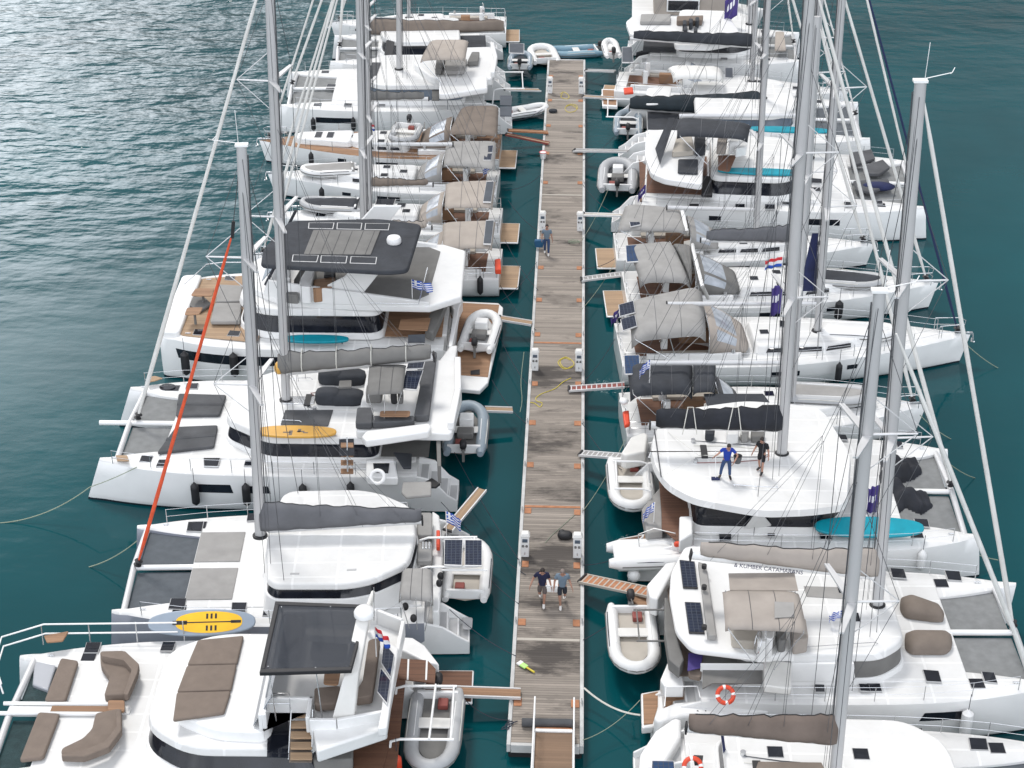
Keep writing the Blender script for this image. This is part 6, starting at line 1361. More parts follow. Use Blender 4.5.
MB().slab(b.pl(O_, [(212, 520), (262, 510), (262, 560), (245, 618), (215, 622)], .74), .03).build('platform_teak', teak, b); MB().slab(b.pl(O_, [(285, 497), (398, 496), (400, 528), (285, 545)], 1.1), .3).build('platform_teak', teak, b)
MB().slab(b.pl(O_, [(248, 600), (258, 570), (320, 545), (420, 535), (640, 550), (640, 575), (350, 590), (270, 612)], 1.45), .9).build('near_quarter', white, b, .12, 3)
MB().slab(b.pl(O_, [(300, 400), (345, 440), (350, 492), (285, 492), (270, 470)], 1.9), .5).build('near_steps', white, b, .05)
q = MB(); q.tube([b.p(O_, 285, 560, 1.9), b.p(O_, 290, 495, 2.0), b.p(O_, 395, 492, 2.0), b.p(O_, 405, 530, 1.9)], .022, 6); q.build('stern_rail', cutw, b)
text('Nova', .5, mgrey, (b.p(O_, 440, 570, 1.2)[0], -3.72, 1.15), (R(90), 0, 0), b, 'hull_lettering')
x, y, z = b.p(O_, 490, 522, 2.4); o = lifebuoy(b, x, y, z, red, R(45)); tag(o, 'orange lifebuoy on the rail of the catamaran with beige helm canopy', 'lifebuoy', 'lifebuoys')
H[b.n].patch(b, b.p(J, 462, 590, 1)[0], b.p(J, 615, 575, 1)[0], 1.0, 1.35, b.n, glass, slant=.15)
for P in ([(115, 486), (150, 487), (152, 512), (120, 512)],): hatch(b, b.pl(J, P, 1.98))
m0 = b.c(878, 600); tp = mast(b, m0[0], 0, 2.98, b.c(922, 82)[2]-2.98, 2.4, .165, (.36, .66), 1.6, topgear=True)
g0 = (m0[0]-.25, 0, b.ct(J, 330, 120)[2]); g1 = b.ct(O_, 375, 50)
bm = boom(b, g0, g1, .13, white); sailcover(b, (g0[0]+.1, 0, g0[2]+.12), (g1[0]+.3, 0, g1[2]+.12), 1.15, .5, beige, .3, .22, .06, 33); lazyjacks(b, tp, g0, g1)
d_ = Vector(g1)-Vector(g0); tx = Vector(g0).lerp(Vector(g1), .585); text('& KUMBER CATAMARANS', .205, navy, (tx.x, -.27, tx.z-.10), (R(80), math.atan2(d_.z, -d_.x)*1.0, 0), b, 'boom_lettering')
stay(b, (b.L-.8, 0, 2.35), tuple(Vector((b.L-.8, 0, 2.25)).lerp(Vector(tp), .97)), .095, sailw)
for sd in (-1, 1): wires(b, 'shroud', (m0[0]-1.3, sd*3.2, 1.9), (tp[0]+.1, 0, tp[2]-1), .012)
X, Y = at(*O_(180, 330), 1.0); rib('white inflatable with cream floor hanging behind the catamaran with beige helm canopy', X, Y, .95, R(-88), 3.9, 1.95, hyp_w, motor=True, r=.26, floor=creamf)
davits(b, 1.2, -.4, 2.2, [b.p(O_, 200, 235, 2.2)[1], b.p(O_, 200, 340, 2.2)[1]], .4, .035, mgrey)
gangplank('orange brown slatted gangplank from the beige canopy catamaran to the pontoon', O_(8, 128), .75, O_(245, 178), 1.3, .5, orangepad, True, creamf)
fender('white fender hanging near the bow of the beige canopy catamaran', b, b.p(J, 622, 600, 1)[0], b.n*3.75, 1.0, 1.0, .2, cutw)
x, y = b.w2l(*at(*J(205, 285), 3.1)); flag('small blue and white flag on the roof of the beige canopy catamaran', b, x, y, 3.0, 'greek', .5, .3, .7, R(180), .6)
x, y, z = b.ct(J, 180, 420, b.n*1.7); flag('purple pennant hanging from the rigging beside the nearest right mast', b, x, y, z-1.0, 'purple', .5, 1.3, 1.6, R(200), .3)

# ---- catamaran with wide white roof and two people
b = Boat('sailing_catamaran', 'catamaran with wide plain white roof where two people stand, black boom cover', 'catamaran', (2.9, 55.8), (16.35, 55.95), RG)
H = cat_base(b, 8.0, 1.95, 1.85, b.p(I_, 520, 500, 1.85)[0], b.L-.75, tm=tramp_l, pw=2.8, fs=.5)
z = 3.45
near = [b.p(I_, 345, 500, z), b.p(I_, 325, 528, z), b.p(I_, 200, 545, z), b.p(I_, 20, 552, z), b.p(H_, 620, 560, z), b.p(H_, 450, 528, z), b.p(H_, 345, 470, z), b.p(H_, 295, 400, z), b.p(H_, 278, 330, z)]
ol = [(near[0][0]+.6, 0)]+[p[:2] for p in near]+[(near[-1][0]-.1, 0)]
full = mirr(ol); rf = fillet(full, .5, 4)
MB().prism(scale2(rf, .985), 3.22, 3.48, scale2(rf, .97)).build('hardtop', deckw, b, .1, 4)
body = mirr([(near[0][0]+.3, 0), (near[0][0]-.1, 2.2), (near[1][0]-.8, 3.15), (2.4, 3.15), (2.4, 0)])
bo = fillet(body, .5)
MB().prism(scale2(bo, 1.03), 1.8, 2.2, bo).build('cabin_side', white, b, .04); MB().prism(bo, 2.2, 3.21, scale2(bo, .96)).build('cabin_window', glass, b)
MB().slab([b.p(H_, 665, 635, 2.25), b.p(H_, 775, 625, 2.25), b.p(H_, 745, 590, 3.1), b.p(H_, 702, 585, 3.1)], .08).build('window_pillar', white, b, .02)
for P in ([(560, 662), (612, 662), (612, 692), (562, 692)], [(757, 654), (788, 654), (788, 672), (757, 672)]): hatch(b, b.pl(H_, P, 1.93))
for P in ([(298, 247), (330, 248), (338, 268), (305, 266)], [(590, 570), (645, 573), (652, 603), (598, 600)], [(225, 607), (250, 607), (250, 625), (225, 625)], [(520, 272), (545, 275), (550, 298), (528, 297)]): hatch(b, b.pl(I_, P, 1.95))
# foredeck: dark sail heap, longeron
heap(b, b.pl(I_, [(452, 342), (600, 345), (625, 385), (590, 412), (545, 425), (565, 460), (640, 470), (665, 515), (620, 545), (560, 520), (525, 548), (500, 480), (452, 440)], 1.8), 1.75, .5, black, 'bundled_headsail', 5, 34)
q_ = b.p(I_, 700, 425, 2.0); 
m0 = b.c(782, 452); tp = mast(b, m0[0], 0, 3.45, 19.0, 1.6, .17, (.36, .66), 1.7)
zb = b.ct(H_, 560, 232)[2]; g0 = (m0[0]-.2, 0, b.ct(H_, 815, 236)[2]); g1 = b.ct(H_, 285, 222)
boom(b, g0, g1, .12); sailcover(b, (g0[0]+.1, 0, g0[2]+.1), (g1[0]+.2, 0, g1[2]+.1), 1.1, .7, black, .3, .26, .1, 35); lazyjacks(b, tp, g0, g1)
stay(b, (b.L-.8, 0, 2.35), tuple(Vector((b.L-.8, 0, 2.25)).lerp(Vector(tp), .97)), .095, sailw)
for sd in (-1, 1): wires(b, 'shroud', (m0[0]-1.3, sd*3.3, 1.9), (tp[0]+.1, 0, tp[2]-1), .012)
for x_ in (440, 620): 
    pp = b.ct(H_, x_, 215); MB().tube([(pp[0]-.25, -.35, pp[2]-.3), (pp[0]-.1, -.3, pp[2]+.9), (pp[0]+.1, -.3, pp[2]+.9), (pp[0]+.3, -.35, pp[2]-.3)], .02, 5).build('mast_step_loop', rope_w, b)
# helm gear by the mast on the roof
roof_lines(b, m0[0]-.5, m0[0]-3.4, 3.48, .3, 6, False)
for nm, P, h_, m_ in (('helm_seat', [(590, 250), (640, 250), (640, 290), (590, 290)], .45, white), ('helm_console', [(505, 255), (545, 255), (540, 280), (505, 278)], .35, dgrey), ('winch_bank', [(690, 250), (745, 255), (740, 285), (690, 285)], .3, mgrey), ('helm_pod', [(648, 255), (680, 255), (680, 285), (650, 285)], .5, lgrey)): 
    cushion(b, [(x, y, 3.48) for x, y, z_ in b.pl(H_, P, 3.6)], h_, m_, nm)
q = MB(); q.tube([b.p(H_, 620, 462, 3.6), b.p(H_, 710, 470, 3.6), b.p(H_, 800, 474, 3.6)], .02, 5); 
for x_ in (625, 710, 795): q.tube([b.p(H_, x_, 470, 3.47), b.p(H_, x_, 468, 3.62)], .02, 5)
q.build('roof_grab_rail', steel, b)
q = MB(); q.tube([b.p(H_, 480, 345, 3.52), b.p(H_, 545, 345, 3.6), b.p(H_, 620, 350, 3.52)], .015, 5); q.build('sheet', rope_w, b)
for P in ([(310, 240), (325, 430)],): MB().tube([b.p(H_, 300, 235, 3.55), b.p(H_, 328, 432, 3.55)], .025, 5).build('traveller_track', wire, b)
MB().tube([b.p(H_, 328, 432, 3.5), b.p(H_, 480, 345, 3.9), b.p(H_, 355, 250, 3.5)], .01, 4).build('mainsheet', rope_w, b)
# cockpit & stern
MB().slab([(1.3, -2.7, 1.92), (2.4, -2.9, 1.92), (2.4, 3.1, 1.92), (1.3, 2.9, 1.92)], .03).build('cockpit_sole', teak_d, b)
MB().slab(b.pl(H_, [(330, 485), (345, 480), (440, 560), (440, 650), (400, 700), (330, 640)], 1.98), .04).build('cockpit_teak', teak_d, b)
MB().slab(b.pl(H_, [(402, 590), (455, 588), (455, 660), (402, 690)], 2.6), .6).build('helm_seat', white, b, .06)
MB().slab(b.pl(H_, [(250, 560), (325, 470), (335, 650), (270, 660)], 1.9), .5).build('aft_bench', lgrey, b, .05)
MB().slab(b.pl(H_, [(155, 680), (262, 660), (330, 640), (400, 690), (400, 705), (240, 720), (220, 790), (155, 790)], .75), .3).build('stern_platform', white, b, .05)
for i in range(9): MB().slab(b.pl(H_, [(160, 684+i*11), (250-i*2, 668+i*11), (250-i*2, 676+i*11), (160, 692+i*11)], .78), .03).build('teak_slat', teak_d, b)
MB().slab(b.pl(H_, [(262, 650), (400, 645), (395, 700), (250, 705)], 1.25), .2).build('platform_step', teak, b, .02)
q = MB(); q.tube([b.p(H_, 240, 720, 1.5), b.p(H_, 235, 665, 2.0), b.p(H_, 300, 640, 2.1), b.p(H_, 385, 660, 2.1), b.p(H_, 385, 700, 1.6)], .022, 6); q.build('stern_rail', steel, b)
MB().slab(b.pl(H_, [(380, 690), (440, 685), (445, 700), (380, 700)], 2.0), .2).build('horseshoe_buoy', red, b, .06)
MB().slab(b.pl(H_, [(165, 335), (205, 270), (260, 250), (275, 260), (265, 330), (185, 345)], 1.9), .7).build('far_quarter', white2, b, .08, 3)
X, Y = at(*H_(205, 460), 1.0); rib('white inflatable with cream floor slung behind the catamaran with two people on its roof', X, Y, .95, R(-88), 3.9, 2.0, hyp_w, motor=True, r=.28, floor=creamf)
davits(b, 1.0, -.5, 2.3, [b.p(H_, 230, 370, 2.3)[1], b.p(H_, 230, 480, 2.3)[1]], .4, .04)
X, Y = at(*T(580, 540, 3.368)(262, 62), 1.1); rib('white covered inflatable partly hidden beside the teak slatted platform', X, Y, 1.3, R(5), 3.8, 1.7, hyp_w, motor=False, r=.34, floor=hyp_w, cover=hyp_w)
X, Y = at(*O_(182, 108), .9); o = MB().ell((0, 0, 0), .25, .25, .27, 16, 12).build('ball_fender', cutw, loc=(X, Y, .75)); tag(o, 'round white ball fender beside the pale inflatable near the orange gangplank', 'fender')
x, y = b.w2l(*at(*H_(300, 570), 2.4)); flag('blue and white striped flag drooping at the stern beneath the wide white roof', b, x, y, 1.7, 'greek', .6, .4, 1.1, R(180), 1.2)
gangplank('grey rung gangplank from the catamaran with two people on its roof', H_(2, 335), .75, H_(200, 350), 1.2, .32, lgrey, True, alu_l)
hull_board = board('long turquoise kayak shaped board on the near bow deck of the wide roofed catamaran', b, b.p(I_, 420, 600, 2.4)[0], b.p(I_, 420, 600, 2.4)[1], 2.35, 4.1, .95, turq, 0, None, R(20), name='paddleboard')
q = MB(); p_ = b.w2l(*at(*I_(715, 708), 1.0)); 
cx_, cz_ = b.p(I_, 715, 705, 1.1)[0], 1.05
for k in range(5): a_ = R(30+30*k); q.box(0, 0, 0, 0, 0, 0) if False else q.add([(cx_+math.cos(a_)*.06, -4.01, cz_+math.sin(a_)*.06), (cx_+math.cos(a_-.15)*.3, -4.01, cz_+math.sin(a_-.15)*.26), (cx_+math.cos(a_)*.36, -4.01, cz_+math.sin(a_)*.3), (cx_+math.cos(a_+.15)*.3, -4.01, cz_+math.sin(a_+.15)*.26)], [(0, 1, 2, 3)])
H[b.n].patch(b, b.p(I_, 360, 690, 1)[0], b.p(I_, 415, 690, 1)[0], 1.05, 1.3, b.n, glass)
fender('white fender hanging under the bow cleat of the wide roofed catamaran', b, b.p(I_, 600, 700, 1)[0], b.n*3.9, 1.3, .8, .17, cutw)
x, y, z = b.ct(I_, 455, 500, b.n*1.6); flag('purple pennant hanging beside the mast of the beige canopy catamaran', b, x, y, z-.9, 'purple', .5, 1.3, 1.6, R(190), .3)

# people on that roof
def feet(t, x, y, z): return at(*t(x, y), z)
pt = T(690, 420, 9.31)
X, Y = feet(pt, 330, 545, 3.49)
person('person in blue shirt and trousers on the white roof holding a bucket and brush', X, Y, 3.49, R(180), dict(hd=(-.03, .14, 1.60), nk=(-.02, .08, 1.50), ch=(0, .03, 1.35), le=(-.42, .14, 1.22), lh=(-.24, .40, 1.02), re=(.34, .06, 1.26), rh=(.52, .18, 1.18), la=(-.17, -.02, .09), ra=(.22, -.05, .09), lt=(-.2, .15, .04), rt=(.28, .1, .04), lk=(-.14, .03, .49), rk=(.19, .0, .49)), c_blue, c_jean, blackp, hair, h=1.62)
bx_, by_ = feet(pt, 445, 350, 4.5)
o = MB().loft([[(r_*math.cos(k*math.pi/7), r_*math.sin(k*math.pi/7), z_) for k in range(14)] for r_, z_ in ((.12, -.14), (.17, .16), (.155, .16), (.11, -.1))]).build('bucket', ggrey, None, loc=(bx_, by_, 4.42)); tag(o, 'dark bucket held by the person in blue on the white roof', 'bucket')
hx, hy = feet(pt, 235, 330, 4.5); fx, fy_ = feet(pt, 238, 548, 3.52); e_ = empty('deck_brush', (fx, fy_, 3.5)); tag(e_, 'long handled deck brush held by the person in blue on the white roof', 'brush')
MB().tube([(0, 0, .06), (hx-fx, hy-fy_, 1.25)], .016, 6).build('handle', cutw, e_); MB().box(-.16, .16, -.06, .06, 0, .08).build('brush_head', navy, e_)
X, Y = feet(pt, 655, 490, 3.49)
person('person in black shirt and shorts standing by the mast on the white roof', X, Y, 3.49, R(150), dict(lh=(-.36, .16, .95), le=(-.30, .05, 1.14), rh=(.33, .18, .98), re=(.29, .0, 1.16), la=(-.12, .12, .09), lt=(-.14, .32, .04), ra=(.13, -.2, .09), rt=(.16, -.02, .04), lk=(-.11, .10, .5), rk=(.12, -.06, .5), hd=(0, .1, 1.61)), c_black, c_black, blackp, hair, h=1.62)
# people on the pontoon
pp = T(500, 550, 8.533)
X, Y = feet(pp, 360, 468, .61)
person('person in navy shirt and grey shorts carrying the left of a box', X, Y, .61, R(180), dict(hd=(.0, .12, 1.59), nk=(0, .06, 1.49), re=(.34, -.02, 1.18), rh=(.44, .16, .96), le=(-.26, .02, 1.14), lh=(-.33, .08, .86), la=(-.06, .12, .09), lt=(-.06, .30, .04), lk=(-.08, .16, .5), ra=(.08, -.42, .22), rk=(.10, -.02, .50), rt=(.08, -.34, .08)), c_navy, c_gshort, shoe_w, hair)
X, Y = feet(pp, 528, 480, .61)
person('person in light blue shirt and dark shorts carrying the right of a box', X, Y, .61, R(180), dict(hd=(.0, .12, 1.60), nk=(0, .06, 1.49), le=(-.26, -.02, 1.16), lh=(-.36, .12, .92), re=(.28, .02, 1.15), rh=(.30, .12, .88), ra=(.05, .14, .09), rt=(.05, .32, .04), rk=(.08, .16, .5), la=(-.08, -.40, .22), lk=(-.10, -.02, .5), lt=(-.08, -.32, .08)), c_lblue, c_dshort, shoe_w, hairg)
X, Y = at(*pp(442, 300), 1.45); e_ = empty('cool_box', (X, Y, 1.25), R(-2)); tag(e_, 'white cool box carried between two people on the pontoon', 'box')
MB().box(-.28, .28, -.18, .18, 0, .24).build('body', cutw, e_, .03); MB().box(-.29, .29, -.19, .19, .25, .31).build('lid', cutw, e_, .02)
for sd in (-1, 1): MB().tube([(sd*.28, -.1, .16), (sd*.34, -.1, .2), (sd*.34, .1, .2), (sd*.28, .1, .16)], .014, 5).build('handle', mgrey, e_)
pw_ = T(500, 200, 7.68)
X, Y = feet(pw_, 358, 418, .61)
person('person in light shirt and dark leggings walking with a blue bag', X, Y, .61, R(180), dict(lh=(-.3, .05, .86), rh=(.26, .14, .94), la=(-.10, .16, .09), lt=(-.1, .34, .04), lk=(-.1, .14, .5), ra=(.1, -.22, .10), rt=(.1, -.08, .05), rk=(.1, .02, .5)), c_lblue, c_jean, shoe_w, hair, long=True, h=1.7)
X, Y = at(*pw_(300, 325), 1.0); o = MB().loft([[(r_*x_, r2*y_, z_) for x_, y_ in ((-1, -1), (1, -1), (1, 1), (-1, 1))] for r_, r2, z_ in ((.2, .1, -.22), (.25, .13, .1), (.22, .10, .2))]).build('carrier_bag', bluebag, None, .03, loc=(X, Y, .95)); tag(o, 'blue bag carried by the person walking along the pontoon', 'bag')

# ---- sloops and catamarans beyond
b = Boat('sailing_yacht', 'sloop with dark charcoal canopy and grey covered dinghy forward', 'sailing yacht', (2.9, 62.4), (15.7, 63.4), RG)
r = mono(b, 4.2, 1.4, mastx=(b.c(793, 388)[0])/b.L, H=17, mr=.13, boomz=1.9, plat=False, boom_end=b.ct(E2, 270, 650)[0]/b.L, jr=.09)
soft_top(b, b.pl(H_, [(190, -25), (455, -40), (455, 85), (205, 95)], 3.1), dgrey, .14, legs=1.9, edge=.2); soft_top(b, b.pl(H_, [(458, -35), (548, -30), (545, 85), (458, 90)], 3.1), dgrey, .1)
sprayhood(b, b.p(H_, 540, 30, 2.5)[0], b.p(H_, 640, 60, 1.9)[0], 1.45, 1.5, 1.05, ggrey)
panel(b, b.pl(E2, [(168, 634), (228, 632), (232, 706), (172, 708)], 3.2), solar_b)
x, y = b.w2l(*at(*E2(268, 700), 3.8)); flag('blue and white striped flag over the dark charcoal canopy', b, x, y, 3.2, 'greek', .6, .4, 1.2, R(180), 1.1)
MB().slab(b.pl(H_, [(172, 165), (198, 160), (202, 215), (180, 222)], 2.0), .2).build('horseshoe_buoy', red, b, .06)
X, Y = at(*I_(265, 85), 1.9); rib('light grey covered dinghy on the foredeck of the charcoal canopy sloop', X, Y, 1.75, R(-4), 3.9, 1.7, hyp, motor=False, cover=lgrey, floor=lgrey, r=.28)
q = b.p(H_, 177, 125, 2.4); MB().ell(q, .2, .2, .14).build('gps_dome', cutw, b)
MB().slab(b.pl(H_, [(500, 95), (740, 95), (775, 140), (520, 165)], 2.9), .06).build('boom_awning', dgrey, b, .02)
gangplank('red gangplank with ladder rungs from the charcoal canopy sloop', H_(-45, 75), .75, H_(180, 60), 1.0, .34, dullred, True, alu_l)
b = Boat('sailing_yacht', 'large sloop with pale beige canopy, two solar panels and bare white boom', 'sailing yacht', (2.8, 68.5), (18.8, 69.75), RG)
r = mono(b, 4.8, 1.5, mastx=b.c(818, 327)[0]/b.L, H=19, mr=.145, boomz=1.45, boom_end=b.ct(E2, 335, 430)[0]/b.L, jr=.06, plat=False, roof=(.38, .74), jib=sailn)
soft_top(b, b.pl(E2, [(185, 425), (465, 362), (485, 545), (200, 572)], 3.05), lgrey, .2, legs=2.0, edge=.25)
panel(b, b.pl(E2, [(148, 440), (206, 424), (213, 470), (152, 486)], 3.3)); panel(b, b.pl(E2, [(155, 496), (211, 478), (220, 522), (164, 541)], 3.3))
sprayhood(b, b.p(E2, 490, 520, 2.7)[0], b.p(E2, 640, 540, 2.)[0], 1.75, 1.6, 1.3, beige)
for P in ([(765, 500), (815, 505), (812, 530), (765, 525)],): hatch(b, b.pl(E2, P, r['zz']+.03))
X, Y = at(*G2(335, 530), 1.9); rib('white dinghy with grey ends lying on the foredeck of the large sloop', X, Y, 1.72, R(-4), 3.7, 1.6, hyp_w, motor=False, cover=hyp_w, floor=hyp_w, r=.26)
fender('black fender on the near side of the large sloop with bare boom', b, b.p(G2, 265, 700, 1)[0], b.n*2.42, .95, .9)
x, y, z = b.ct(E2, 775, 420, b.n*1.0); flag('purple pennant hanging left of the tallest right mast, above the large sloop', b, x, y, z-.9, 'purple', .6, 1.5, 1.7, R(190), .4)
o = MB().prism([(0, -.0), (1.3, 0), (1.3, .03), (0, .03)], 0, 2.9, [(.55, 0), (1.0, 0), (1.0, .03), (.55, .03)]).build('hoisted_navy_awning', navy, b, loc=None)
p0_ = b.ct(G2, 135, 385); p1_ = b.ct(G2, 175, 385); o.location = (p0_[0]-.2, .3, p0_[2]-0.2); o.scale = (.62, 1, 1)
x, y = b.w2l(*at(*E2(165, 395), 2.)); flag('purple and white pennant drooping at the stern rail of the large sloop', b, .3, 1.4, 1.6, 'purple', .8, .5, 1.0, R(200), 1.)
b = Boat('sailing_yacht', 'sloop with mid grey canopy, blue solar panel and grey boom cover', 'sailing yacht', (3.2, 74.3), (18.3, 75.2), RG)
r = mono(b, 4.4, 1.45, mastx=b.c(803, 268)[0]/b.L, H=17, mr=.12, boomz=2.0, boom_end=.24, jr=.09, cover=cover_g, ch=(1.0, .5), spr_seed=41)
soft_top(b, b.pl(E2, [(182, 212), (352, 194), (425, 350), (232, 348)], 3.0), lgrey, .2, legs=2.0, edge=.2, seams=2)
soft_top(b, b.pl(E2, [(356, 205), (428, 212), (428, 348), (425, 350)], 3.0), mgrey, .15)
panel(b, b.pl(E2, [(174, 212), (256, 206), (258, 272), (178, 278)], 3.2), solar_b)
MB().tube([b.p(E2, 492, 415, 2.2), b.p(E2, 470, 370, 3.4), b.p(E2, 435, 230, 3.5), b.p(E2, 432, 210, 2.6)], .09, 8).build('targa_arch', white, b)
sprayhood(b, b.p(E2, 450, 350, 2.6)[0], b.p(E2, 620, 370, 2.)[0], 1.6, 1.6, 1.2, mgrey)
X, Y = at(*G2(290, 335), 1.8); rib('grey dinghy with dark cover on the foredeck of the mid grey canopy sloop', X, Y, 1.68, R(-8), 4.0, 1.7, hyp, motor=False, cover=dgrey, floor=dgrey)
fender('black square fender on the near bow of the mid grey canopy sloop', b, b.p(G2, 258, 455, 1)[0], b.n*2.2, 1.1, .9, .2)
x, y, z = b.ct(E2, 775, 300, b.n*1.0); flag('small red, white and blue flag above the mid grey canopy sloop', b, x, y, z-.4, 'red', .9, .5, 1.0, R(180), .3)
gangplank('grey slatted gangplank from the pontoon to the mid grey canopy sloop', E2(5, 342), .75, E2(160, 322), 1.0, .34, lgrey, True, alu_l)
b = Boat('sailing_yacht', 'sloop with pale canopy and bare boom on the near side of the turquoise board catamaran', 'sailing yacht', (2.8, 79.4), (15.9, 79.9), RG)
r = mono(b, 3.8, 1.3, mastx=b.c(757, 228)[0]/b.L, H=16, mr=.115, boomz=1.6, boom_end=.2, jr=.085)
soft_top(b, b.pl(K_, [(195, 560), (498, 588), (520, 712), (150, 700)], 2.9), lgrey, .15, legs=1.9)
panel(b, b.pl(K_, [(203, 612), (252, 608), (274, 672), (218, 684)], 3.1)); MB().tube([b.p(K_, 528, 725, 2.0), b.p(K_, 520, 700, 2.9), b.p(K_, 500, 610, 3.2), b.p(K_, 492, 590, 3.0)], .1, 8).build('targa_arch', white, b)
sprayhood(b, b.p(K_, 530, 660, 2.4)[0], b.p(K_, 690, 690, 2.)[0], 1.4, 1.5, 1.0, lgrey)
# turquoise board catamaran
b = Boat('sailing_catamaran', 'large catamaran with turquoise boards, dark flybridge canopy and teak cockpit', 'catamaran', (2.9, 87.4), (19.8, 86.5), RG)
H = cat_base(b, 8.2, 1.9, 1.85, b.p(KK, 480, 400, 1.8)[0], b.L-.8, tm=tramp_l, pw=3.0, fs=.55)
xf1 = b.p(KK, 240, 420, 2.9)[0]; ol = mirr([(xf1, 0), (xf1, 2.0), (xf1-1.2, 3.1), (5.2, 3.1), (5.2, 0)]); house(b, ol, 1.8, 2.15, 2.85, 3.15, r=.6, over=1.0, tumble=.94)
P = [(385, 155), (330, 160), (298, 200), (298, 300), (330, 390), (400, 420), (605, 452), (612, 330), (640, 170)]
q = b.pl(K_, P, 3.7); MB().prism(fillet([v[:2] for v in q], .3), 3.3, 3.68).build('flybridge_deck', white, b, .08, 3)
MB().slab([b.p(K_, 425, 95, 5.2), b.p(K_, 460, 95, 5.2), b.p(K_, 378, 345, 3.9), b.p(K_, 352, 260, 4.0)], .05).build('aft_screen', dgrey, b)
soft_top(b, b.pl(K_, [(470, 95), (870, 130), (850, 210), (470, 190)], 5.3), dgrey, .15, 'bimini', .1, legs=3.7)
cushion(b, b.pl(K_, [(475, 328), (582, 328), (580, 405), (472, 400)], 3.7), .12, dgrey, 'covered_table')
for nm, P, h_, m_ in (('fly_sofa', [(470, 205), (545, 205), (560, 300), (440, 310)], .3, creamf), ('fly_seat', [(560, 235), (620, 235), (620, 300), (570, 305)], .5, dgrey), ('fly_seat', [(690, 230), (740, 230), (730, 295), (680, 295)], .6, beige), ('helm_console', [(750, 230), (810, 230), (800, 290), (745, 295)], .7, white), ('fly_teak', [(690, 300), (790, 300), (750, 390), (690, 380)], .03, teak_d), ('windscreen_box', [(790, 270), (850, 250), (840, 300), (780, 310)], .5, white)):
    cushion(b, b.pl(K_, P, 3.7), h_, m_, nm)
for px, py, z_ in ((910, 388, 3.2), (1160, 388, 3.2)): pass
bx = b.p(K_, 940, 388, 3.25); board('turquoise paddleboard on the near side of the roof, in front of the cabin windows', b, bx[0], bx[1], 3.26, 5.0, .8, turq, 0)
bx = b.p(KK, 160, 170, 3.2); board('turquoise paddleboard with navy tip on the far side of the same roof', b, bx[0], bx[1], 3.3, 4.6, .8, turq, 0)
MB().slab(b.pl(K_, [(610, 405), (660, 410), (660, 510), (600, 505)], 2.6), .2).build('cockpit_column', blackp, b, .05)
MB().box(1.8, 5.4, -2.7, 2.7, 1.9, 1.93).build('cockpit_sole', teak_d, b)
MB().slab(b.pl(K_, [(265, 320), (355, 400), (355, 550), (270, 540)], 1.6), .1).build('aft_deck_teak', teak_d, b)
for P in ([(535, 560), (588, 560), (588, 574), (535, 574)], [(782, 560), (835, 560), (835, 588), (782, 586)], [(942, 560), (998, 560), (998, 588), (942, 588)]): hatch(b, b.pl(K_, P, 1.95))
for P in ([(270, 420), (335, 425), (335, 448), (270, 446)], [(275, 470), (325, 472), (328, 492), (285, 490)], [(452, 548), (500, 550), (502, 575), (456, 573)], [(605, 538), (660, 540), (662, 560), (608, 560)]): hatch(b, b.pl(KK, P, 1.95))
for P in ([(480, 300), (600, 280), (620, 330), (490, 370)], [(560, 370), (660, 335), (700, 375), (640, 415), (560, 410)], [(500, 450), (690, 440), (700, 470), (600, 510), (520, 500)]): cushion(b, b.pl(KK, P, 1.95), .18, ggrey, 'foredeck_cushion')
MB().ell(b.p(KK, 640, 465, 2.1), .9, .35, .25).build('sail_bag', navy, b)
H[b.n].patch(b, b.p(KK, 250, 660, 1)[0], b.p(KK, 335, 660, 1)[0], 1.0, 1.35, b.n, glass); H[b.n].patch(b, b.p(KK, 370, 660, 1)[0], b.p(KK, 425, 660, 1)[0], 1.0, 1.35, b.n, glass)
H[b.n].patch(b, b.p(K_, 640, 660, 1)[0], b.p(K_, 705, 660, 1)[0], 1.0, 1.3, b.n, glass)
m0 = b.c(808, 175); tp = mast(b, m0[0], 0, 3.15, 17, 1.8, .14, (.4, .7), 1.7); g0 = (m0[0]-.2, 0, 5.6); g1 = b.ct(K_, 480, 88); boom(b, g0, g1, .11, alu_l); lazyjacks(b, tp, g0, g1)
stay(b, (b.L-.85, 0, 2.35), tuple(Vector((b.L-.85, 0, 2.25)).lerp(Vector(tp), .97)), .075, sailw)
X, Y = at(*K_(150, 400), 1.0); rib('pale grey inflatable with big outboard hanging behind the turquoise board catamaran', X, Y, .9, R(88), 4.2, 2.4, hyp, motor=True, r=.34, floor=dgrey, console=True)
x, y = b.w2l(*at(*K_(300, 520), 2.)); flag('purple and white pennant at the stern of the turquoise board catamaran', b, x, y, 1.7, 'purple', .6, .5, 1.0, R(180), 1.3)
gangplank('long pale gangplank crossing to the turquoise board catamaran', (574, 150), .75, (628, 151), 1.3, .3, lgrey)
gangplank('white and red gangplank from the pontoon below the turquoise board catamaran', (583, 214), .75, (622, 215), 1.2, .26, creamf, railm=cutw)
